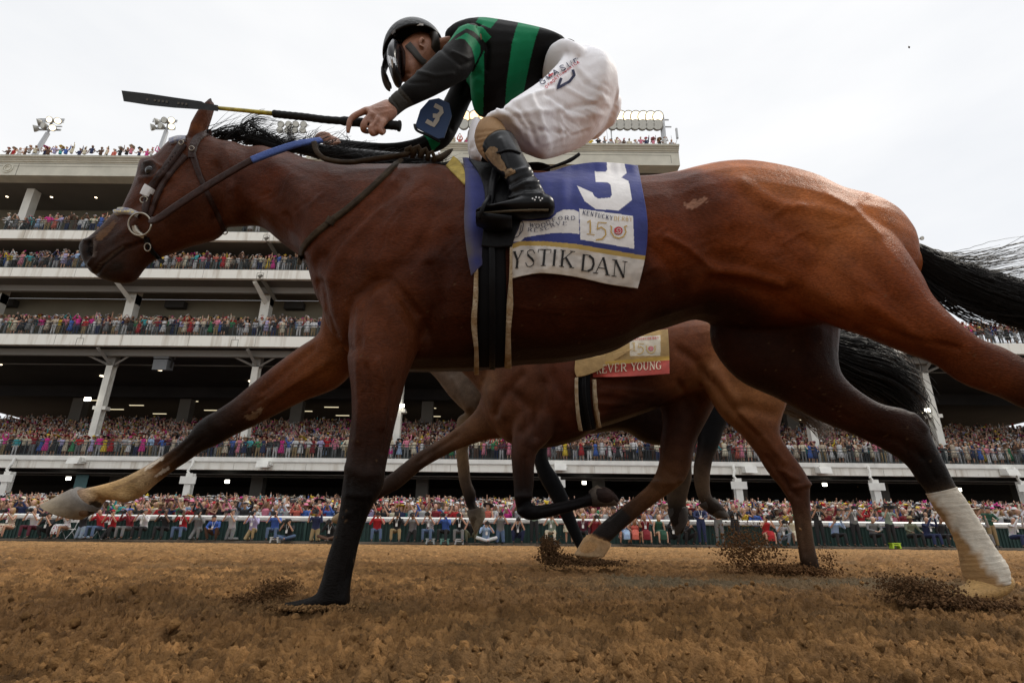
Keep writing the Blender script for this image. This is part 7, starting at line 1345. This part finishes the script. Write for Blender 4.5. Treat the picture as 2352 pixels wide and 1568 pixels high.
PH = [  # x on the grid, pose, dress, headwear, shirt, trousers, hat colour, label
 (15, 'sit_camera', 1, '', 'beige', 'beige', None, "dark haired photographer in beige floral dress crouching at the far left end"), (68, 'sit_camera', 0, '', 'white', 'maroon', None, "photographer in white shirt and maroon vest crouching with camera at left"),
 (106, 'squat_camera', 0, 'cap', 'black', 'black', 'black', "photographer all in black holding a flash camera beside the maroon vest"), (145, 'sit_camera', 1, '', 'white', 'white', None, "woman in white dress with red roses seated photographing under the raised hoof"),
 (181, 'kneel2_camera', 0, '', 'black', 'pale denim', None, "photographer in black top and pale jeans kneeling under the hoof"), (222, 'sit_camera', 0, '', 'red', 'denim', None, "photographer in red patterned shirt and jeans with blue bag on lap"),
 (250, 'kneel_camera', 0, 'cap', 'red', 'black', 'red', "photographer in bright red shirt and red cap kneeling by a folding chair"), (290, 'sit_camera', 0, 'cap', 'dark red', 'grey', 'blue', "photographer in dark red polo, blue cap and grey trousers seated"),
 (323, 'sit_camera', 0, 'cap', 'white', 'black', 'grey', "photographer in white long sleeves and grey cap aiming a big lens"), (374, 'sit_camera', 0, '', 'black', 'black', None, "blond photographer in black shirt with white striped lens"),
 (414, 'sit_camera', 0, '', 'red', 'denim', None, "grey haired photographer in red polo with white lens across the jeans"), (450, 'kneel_camera', 0, 'cap', 'grey', 'grey', 'black', "photographer in dark jacket and black cap kneeling beside a monopod"),
 (489, 'squat_look', 0, 'cap', 'blue', 'brown', 'black', "bent over photographer in blue sweatshirt and black cap looking down"), (527, 'kneel2_camera', 0, 'cap', 'light grey', 'grey', 'grey', "photographer in pale short sleeved shirt and grey trousers kneeling"),
 (577, 'kneel_camera', 0, 'cap', 'lavender', 'khaki', 'black', "photographer in lavender shirt and khaki trousers on one knee"), (627, 'sit_camera', 0, 'bald', 'blue', 'denim', None, "balding photographer in blue polo and jeans left of the black shirted one"),
 (661, 'ground_camera', 0, 'cap', 'black', 'denim', 'black', "photographer in black shirt sitting cross legged on the ground"), (722, 'kneel2_film', 0, '', 'navy', 'khaki', None, "tall kneeling cameraman in navy shirt and khaki trousers with video camera"),
 (757, 'ground_camera', 0, '', 'black', 'brown', None, "photographer in black shirt and shorts sitting left of the black foreleg"),
 (864, 'sit_camera', 0, 'flower', 'red', 'denim', 'red', "photographer in red shirt, jeans and a red flowered hat"), (910, 'sit_camera', 0, 'cap', 'black', 'khaki', 'black', "photographer in black polo, khaki trousers and black cap right of the foreleg"),
 (946, 'kneel_camera', 0, 'cap', 'grey', 'black', 'black', "photographer in grey shirt and black cap with a small flag patch"), (986, 'sit_camera', 0, '', 'light grey', 'denim', None, "woman in black and white print blouse photographing from a step stool"),
 (1022, 'sit_camera', 0, 'cap', 'blue', 'black', 'red', "photographer in blue denim shirt and bright red cap on a green stool"), (1056, 'sit_camera', 0, 'bald', 'black', 'grey', None, "photographer in dark tee and cropped trousers seated near the dangling hoof"),
 (1082, 'squat_camera', 0, '', 'black', 'olive grey', None, "photographer in black with olive trousers behind the dangling hoof"), (1116, 'ground_camera', 0, 'bald', 'pale blue', 'white', None, "photographer in pale blue shirt and white trousers sitting on the ground"),
 (1149, 'kneel2_camera', 0, '', 'grey', 'denim', None, "photographer in grey tee and blue jeans kneeling upright"), (1188, 'squat_camera', 0, '', 'black', 'navy', None, "photographer in black shirt with white badge and long white lens"),
 (1227, 'stand_camera', 0, '', 'sage', 'black', None, "standing photographer in patterned green shirt with black trousers"), (1268, 'sit_camera', 0, '', 'sage', 'cream', None, "seated photographer in sage polo and cream trousers"),
 (1307, 'stand_rail', 1, '', 'cream', 'cream', None, "standing woman in pale floral dress behind the flying hoof"), (1341, 'sit_down', 0, 'cap', 'maroon', 'black', 'light grey', "man in maroon jacket and light cap seated by the fence"),
 (1366, 'kneel_camera', 0, '', 'dark red', 'dark red', None, "photographer in dark red suit aiming upwards by the fence"), (1432, 'squat_clap', 1, '', 'pale blue', 'white', None, "woman crouching in blue and white patterned dress"),
 (1459, 'squat_phone', 1, '', 'coral', 'coral', None, "woman crouching in dusty coral dress with a phone"), (1483, 'sit_phone', 1, '', 'dark red', 'dark red', None, "woman in dark red dress seated with phone and badge"),
 (1514, 'sit_down', 1, '', 'dark green', 'white', None, "woman in green and white striped dress with white trainers"), (1545, 'squat_phone', 0, '', 'black', 'black', None, "man in black suit with striped tie crouching with a phone"),
 (1580, 'squat_clap', 0, 'cap', 'black', 'black', 'black', "person in black with white cuffs crouching behind the hanging hoofs"), (1613, 'stand_look', 0, '', 'navy', 'navy', None, "standing man in navy suit with lanyard left of the flying dirt"),
 (1654, 'stand_look', 0, '', 'grey', 'grey', None, "standing grey haired man in charcoal suit half hidden by dirt"), (1692, 'stand_clap', 0, '', 'black', 'black', None, "man in black jacket standing behind the flying dirt"),
 (1762, 'sit_camera', 1, 'flower', 'red', 'red', 'white', "photographer in red dress with a white flower hat"), (1796, 'squat_camera', 0, '', 'light grey', 'pale denim', None, "photographer in sleeveless patterned top and pale jeans squatting"),
 (1822, 'sit_phone', 1, '', 'cream', 'green', None, "woman with pale green bag beside the second horse's hind leg"), (1885, 'stand_camera', 0, '', 'black', 'black', None, "standing man in black suit and red tie with camera"),
 (1921, 'sit_camera', 0, '', 'pale blue', 'black', None, "photographer in pale blue shirt crouching right of the red tie"), (1968, 'stand_camera', 0, '', 'grey', 'black', None, "standing photographer in grey shirt with lanyard"),
 (2009, 'sit_look', 0, '', 'grey', 'black', None, "seated grey haired man in dark grey shirt looking down at a camera"), (2049, 'stand_film', 0, '', 'sage', 'black', None, "standing cameraman in sage polo with a shoulder video camera"),
 (2095, 'sit_rail', 0, 'brim', 'olive grey', 'black', 'khaki', "seated man in olive grey blazer and straw hat"), (2132, 'sit_phone', 0, '', 'navy', 'navy', None, "seated man in navy suit holding up a phone"),
 (2165, 'sit_down', 0, '', 'black', 'black', None, "dark figure seated just left of the bandaged leg"), (2250, 'sit_phone', 0, 'cap', 'light grey', 'grey', 'white', "seated person in pale jacket and white cap right of the bandage"),
 (2281, 'stand_look', 0, 'cap', 'dark green', 'khaki', 'black', "standing man in dark green polo and khaki trousers at right"), (2330, 'sit_phone', 0, '', 'white', 'navy', None, "seated man in white shirt and tan tie at the far right end")]
for i, (px, kind, dr, hw, sh, trs, hc, lab) in enumerate(PH):
    z = .10; pr_ = ('rose' in lab) or ('floral' in lab) or ('print' in lab)
    person(gx(px, YP), YP, z, kind, bool(dr), hw, COL[sh], COL[trs], lab, None, rnd.uniform(-.25, .25), COL[hc] if hc else (.5, .5, .5), M_greyh if 'grey haired' in lab else None, None, 1.0, pr_, var=i % 3, badge=(i % 2 == 0))
# step stools and folding chairs between the photographers
def stool(px, col, lab):
    x = gx(px, 25.45); t = empty("step_stool", (x, 25.45, .04)); tag(t, lab, "stool"); m = mat("stool_plastic", col, rough=.4); a = MB(); a.box(x - .2, x + .2, 25.35, 25.6, .23, .27); a.build("seat", m, t)
    for s in (-1, 1):
        a = MB(); a.prism([(x + s * .2, .04), (x + s * .13, .04), (x + s * .10, .228), (x + s * .17, .228)], 'y', 25.36, 25.59); a.build("leg", m, t)
    a = MB(); a.box(x - .11, x + .11, 25.37, 25.39, .15, .20); a.build("brace", m, t)
stool(632, (.5, .5, .48), "white plastic step stool under the blue shirted photographer"); stool(989, (.35, .38, .38), "grey step stool under the woman in print blouse"); stool(1022, (.12, .26, .22), "green step stool under the red capped photographer"); stool(1055, (.45, .45, .45), "pale step stool left of the dangling hoof"); stool(2053, (.42, .62, .03), "lime green step stool under the standing cameraman")
def chair(px, lab):
    x = gx(px, 25.9); t = empty("folding_chair", (x, 25.9, .1)); tag(t, lab, "chair"); a = MB(); a.box(x - .22, x + .22, 25.7, 26.1, .5, .53); a.build("seat", M_badge, t); a = MB(); a.box(x - .22, x + .22, 26.1, 26.13, .8, 1.0); a.build("backrest", M_badge, t)
    for s in (-1, 1):
        a = MB(); a.tube([(x + s * .23, 25.6, .1), (x + s * .23, 26.0, .55), (x + s * .23, 26.13, 1.0)], .015, 6); a.build("leg", M_alu, t); a = MB(); a.tube([(x + s * .21, 26.2, .1), (x + s * .21, 25.85, .5)], .015, 6); a.build("leg", M_alu, t)
chair(150, "white folding chair under the woman in rose dress"); chair(232, "white folding chair beside the red capped photographer")
# spectators: the ones that show largest
ORD = ["first", "second", "third", "fourth", "fifth", "sixth", "seventh", "eighth", "ninth", "tenth", "eleventh", "twelfth", "thirteenth", "fourteenth", "fifteenth", "sixteenth", "seventeenth", "eighteenth", "nineteenth"]
TEN = ["", "", "twenty", "thirty", "forty", "fifty", "sixty", "seventy", "eighty", "ninety"]
def ordw(n):
    if n <= 19: return ORD[n - 1]
    return (TEN[n // 10][:-1] + "tieth") if n % 10 == 0 else TEN[n // 10] + "-" + ORD[n % 10 - 1]
POP = ['white', 'white', 'white', 'cream', 'light grey', 'pink', 'pink', 'pale blue', 'black', 'black', 'navy', 'black', 'red', 'beige', 'lavender', 'cream', 'hot pink', 'dark red', 'teal', 'yellow', 'blue', 'coral', 'grey', 'navy', 'brown', 'green', 'maroon', 'white']
HATS = ['white', 'cream', 'khaki', 'black', 'red', 'hot pink', 'white', 'cream', 'black', 'white', 'dark red', 'pink', 'beige', 'yellow']
def spectator(x, y, z, place, i, acts, group):
    d = rnd.random() < .5; c = rnd.choice(POP); hw = rnd.choice(['wide', 'flower', '', 'brim', 'wide'] if d else ['', 'cap', 'brim', 'brim', 'bald']); hc = rnd.choice(HATS); act = rnd.choice(acts); tc = rnd.choice(['grey', 'navy', 'khaki', 'light grey', 'black', 'white'])
    hwt = {'wide': f"wide {hc} hat", 'brim': f"{hc} brimmed hat", 'cap': f"{hc} cap", 'flower': f"{hc} headpiece", '': "bare head", 'bald': "bald head"}[hw]
    lab = f"{c} {'dress' if d else 'shirt'}, {hwt}, {ordw(i)} from the left {place}"
    person(x, y, z, 'stand_' + act, d, hw, COL[c], COL[tc], lab, group, rnd.uniform(-.35, .35), COL[hc], sc=rnd.uniform(.94, 1.05), print_=(d and rnd.random() < .25), var=0)
used = set()
cov = [(780, 905), (1180, 1230)]
acts1 = ['phone', 'phone', 'up', 'wave', 'clap', 'rail', 'phone']
k = 0
for i in range(98):
    px = -2 + i * 24.4
    k += 1; spectator(gx(px, 27.35, 1180) + rnd.uniform(-.1, .1), 27.3 + rnd.uniform(0, .1), .02, "at the white rail", k, acts1, "spectators standing along the white track rail")
k = 0
for i in range(92):
    px = -2 + i * 25.9
    if i % 1 == 0: k += 1; spectator(gx(px, 28.1, 1170) + rnd.uniform(-.1, .1), 28.0 + rnd.uniform(0, .3), .12, "in the row behind", k, acts1, "spectators in the second row behind the rail")
k = 0
for i in range(54):
    px = 6 + i * 14.6 if i < 52 else 900 + (i - 52) * 15
    k += 1; spectator(gx(px, 44.5, 1020) + rnd.uniform(-.1, .1), 44.5 + rnd.uniform(0, .15), z1t, "at the lower balcony rail", k, ['rail', 'clap', 'phone', 'up', 'down', 'rail', 'down'], "spectators at the lower balcony railing")
# the rest of the crowd: one mass
def tri(f):
    out = []
    for q in f:
        for k in range(1, len(q) - 1): out.append((q[0], q[k], q[k + 1]))
    return out
TEMPL = []
RT = np.random.RandomState(3)
for act in ['phone', 'clap', 'wave', 'rail', 'down', 'rail']:
    for d, hw in ((0, ''), (0, 'brim'), (0, 'cap'), (1, 'wide'), (1, 'flower'), (1, '')):
        for legs in (0, 1):
            P = person_parts('stand_' + act, bool(d), hw, RT, 5, bool(legs)); V = []; F = []; I = []; n = 0
            for pi, part in enumerate(['skin', 'top', 'trousers', 'hair', 'hat', 'phone', 'shoe']):
                for v, f in P.get(part, []): V.extend([tuple(map(float, p)) for p in v]); F.extend([tuple(a + n for a in q) for q in tri(f)]); I.extend([pi] * len(v)); n += len(v)
            TEMPL.append((legs, d, np.array(V), np.array(F), np.array(I)))
TL = [t for t in TEMPL if t[0]]; TN = [t for t in TEMPL if not t[0]]
POPC = np.array([COL[c] for c in POP + ['white', 'white', 'white', 'cream', 'beige', 'light grey', 'black', 'black', 'navy', 'pink', 'pink', 'cream', 'white', 'maroon', 'grey', 'brown']]) * .95; HATC = np.array([COL[c] for c in HATS]); TRC = np.array([COL[c] for c in ['grey', 'navy', 'khaki', 'light grey', 'black', 'white', 'brown']]); SKC = np.array(SKINS)
def crowd(name, rows, label, seed):
    R = np.random.RandomState(seed); VV, FF, CC = [], [], []; n = 0
    for (x0, x1, y, z, sp, legs, skip) in rows:
        x = x0 + R.rand() * sp
        while x < x1:
            x += sp * R.uniform(.75, 1.3)
            if R.rand() < skip: continue
            T = (TL if legs else TN)[R.randint(len(TL))]; s = R.uniform(.92, 1.07); a = R.normal(0, .35); ca, sa = math.cos(a), math.sin(a)
            v = T[2] * s; v = np.stack([v[:, 0] * ca - v[:, 1] * sa + x, v[:, 0] * sa + v[:, 1] * ca + y + R.uniform(-.2, .2), v[:, 2] + z + R.uniform(-.05, .1)], 1)
            tab = np.array([SKC[R.randint(6)], POPC[R.randint(len(POPC))], TRC[R.randint(7)], [(.02, .014, .010), (.02, .014, .010), (.16, .09, .035), (.2, .19, .18)][R.randint(4)], HATC[R.randint(len(HATC))], (.3, .3, .3), (.03, .02, .02)])
            VV.append(v); FF.append(T[3] + n); CC.append(tab[T[4]]); n += len(v)
    o = mesh(name, np.concatenate(VV), np.concatenate(FF), M_crowd, col=np.concatenate(CC)); tag(o, label, "crowd", kind="stuff"); return o
M_crowd = attrmat("crowd_clothes", rough=.85, noise=.25, nscale=9)
rows = []
y = 28.9; i = 0
while y < 46.5:
    hw = y * 1.02 + 1; rows.append((-hw, hw, y, .14 + max(0, (y - 29.5)) * .085, .55, 0, .06)); y += .82; i += 1
crowd("crowd", rows, "mass of race spectators in bright hats filling the ground level stand", 21)
rows = [(gx(780, 44.5, 1020), 46, 44.5, z1t, .58, 1, .04), (-46, 46, 45.2, z1t, .56, 1, .04)]
y = 46.3; z = z1t + .25
while y < 61.5: hw = y * .99; rows.append((-hw, hw, y + .2, z, .56, 0, .05)); y += .8; z += .248
crowd("crowd", rows, "mass of spectators filling the lower balcony", 22)
xe = gx(760, 44, 700); xw = gx(1900, 45, 780)
rows = [(-52, xe, 44.5, z2t, .58, 1, .05), (-52, xe, 45.3, z2t + .3, .56, 1, .05), (-52, xe, 46.1, z2t + .65, .56, 0, .05), (-52, xe, 46.9, z2t + 1.0, .56, 0, .1), (-52, xe, 47.7, z2t + 1.3, .6, 0, .3)]
rows += [(xw, 46, 44.5 + k * .8, z2t + (.3 + .24 * k if k else 0), .58, 1 if k < 1 else 0, .05) for k in range(8)]
crowd("crowd", rows, "mass of spectators on the middle balcony", 23)
rows = [(-52, xe, 44.5, z3t, .56, 1, .04), (-52, xe, 45.2, z3t + .25, .58, 1, .1), (-52, xe, 45.9, z3t + .5, .62, 1, .2)]
crowd("crowd", rows, "line of spectators on the upper balcony", 24)
rows = [(-52, gx(480, 44, 520), 44.5, z4t, .6, 1, .05), (-52, gx(480, 44, 520), 45.2, z4t + .25, .62, 1, .15), (gx(520, 44, 530), gx(640, 44, 530), 44.5, z4t, .62, 1, .12)]
crowd("crowd", rows, "line of spectators on the top balcony under the roof", 25)
rows = [(-50, XB, YF + .9, z5t + .15, .58, 0, .04), (XB, XC - 1, YF + 1.1, z6t + .1, .6, 0, .05), (XB, XC - 1, YF + 1.6, z6t + .25, .9, 0, .3)]
crowd("crowd", rows, "thin line of people watching from the roof edge", 26)
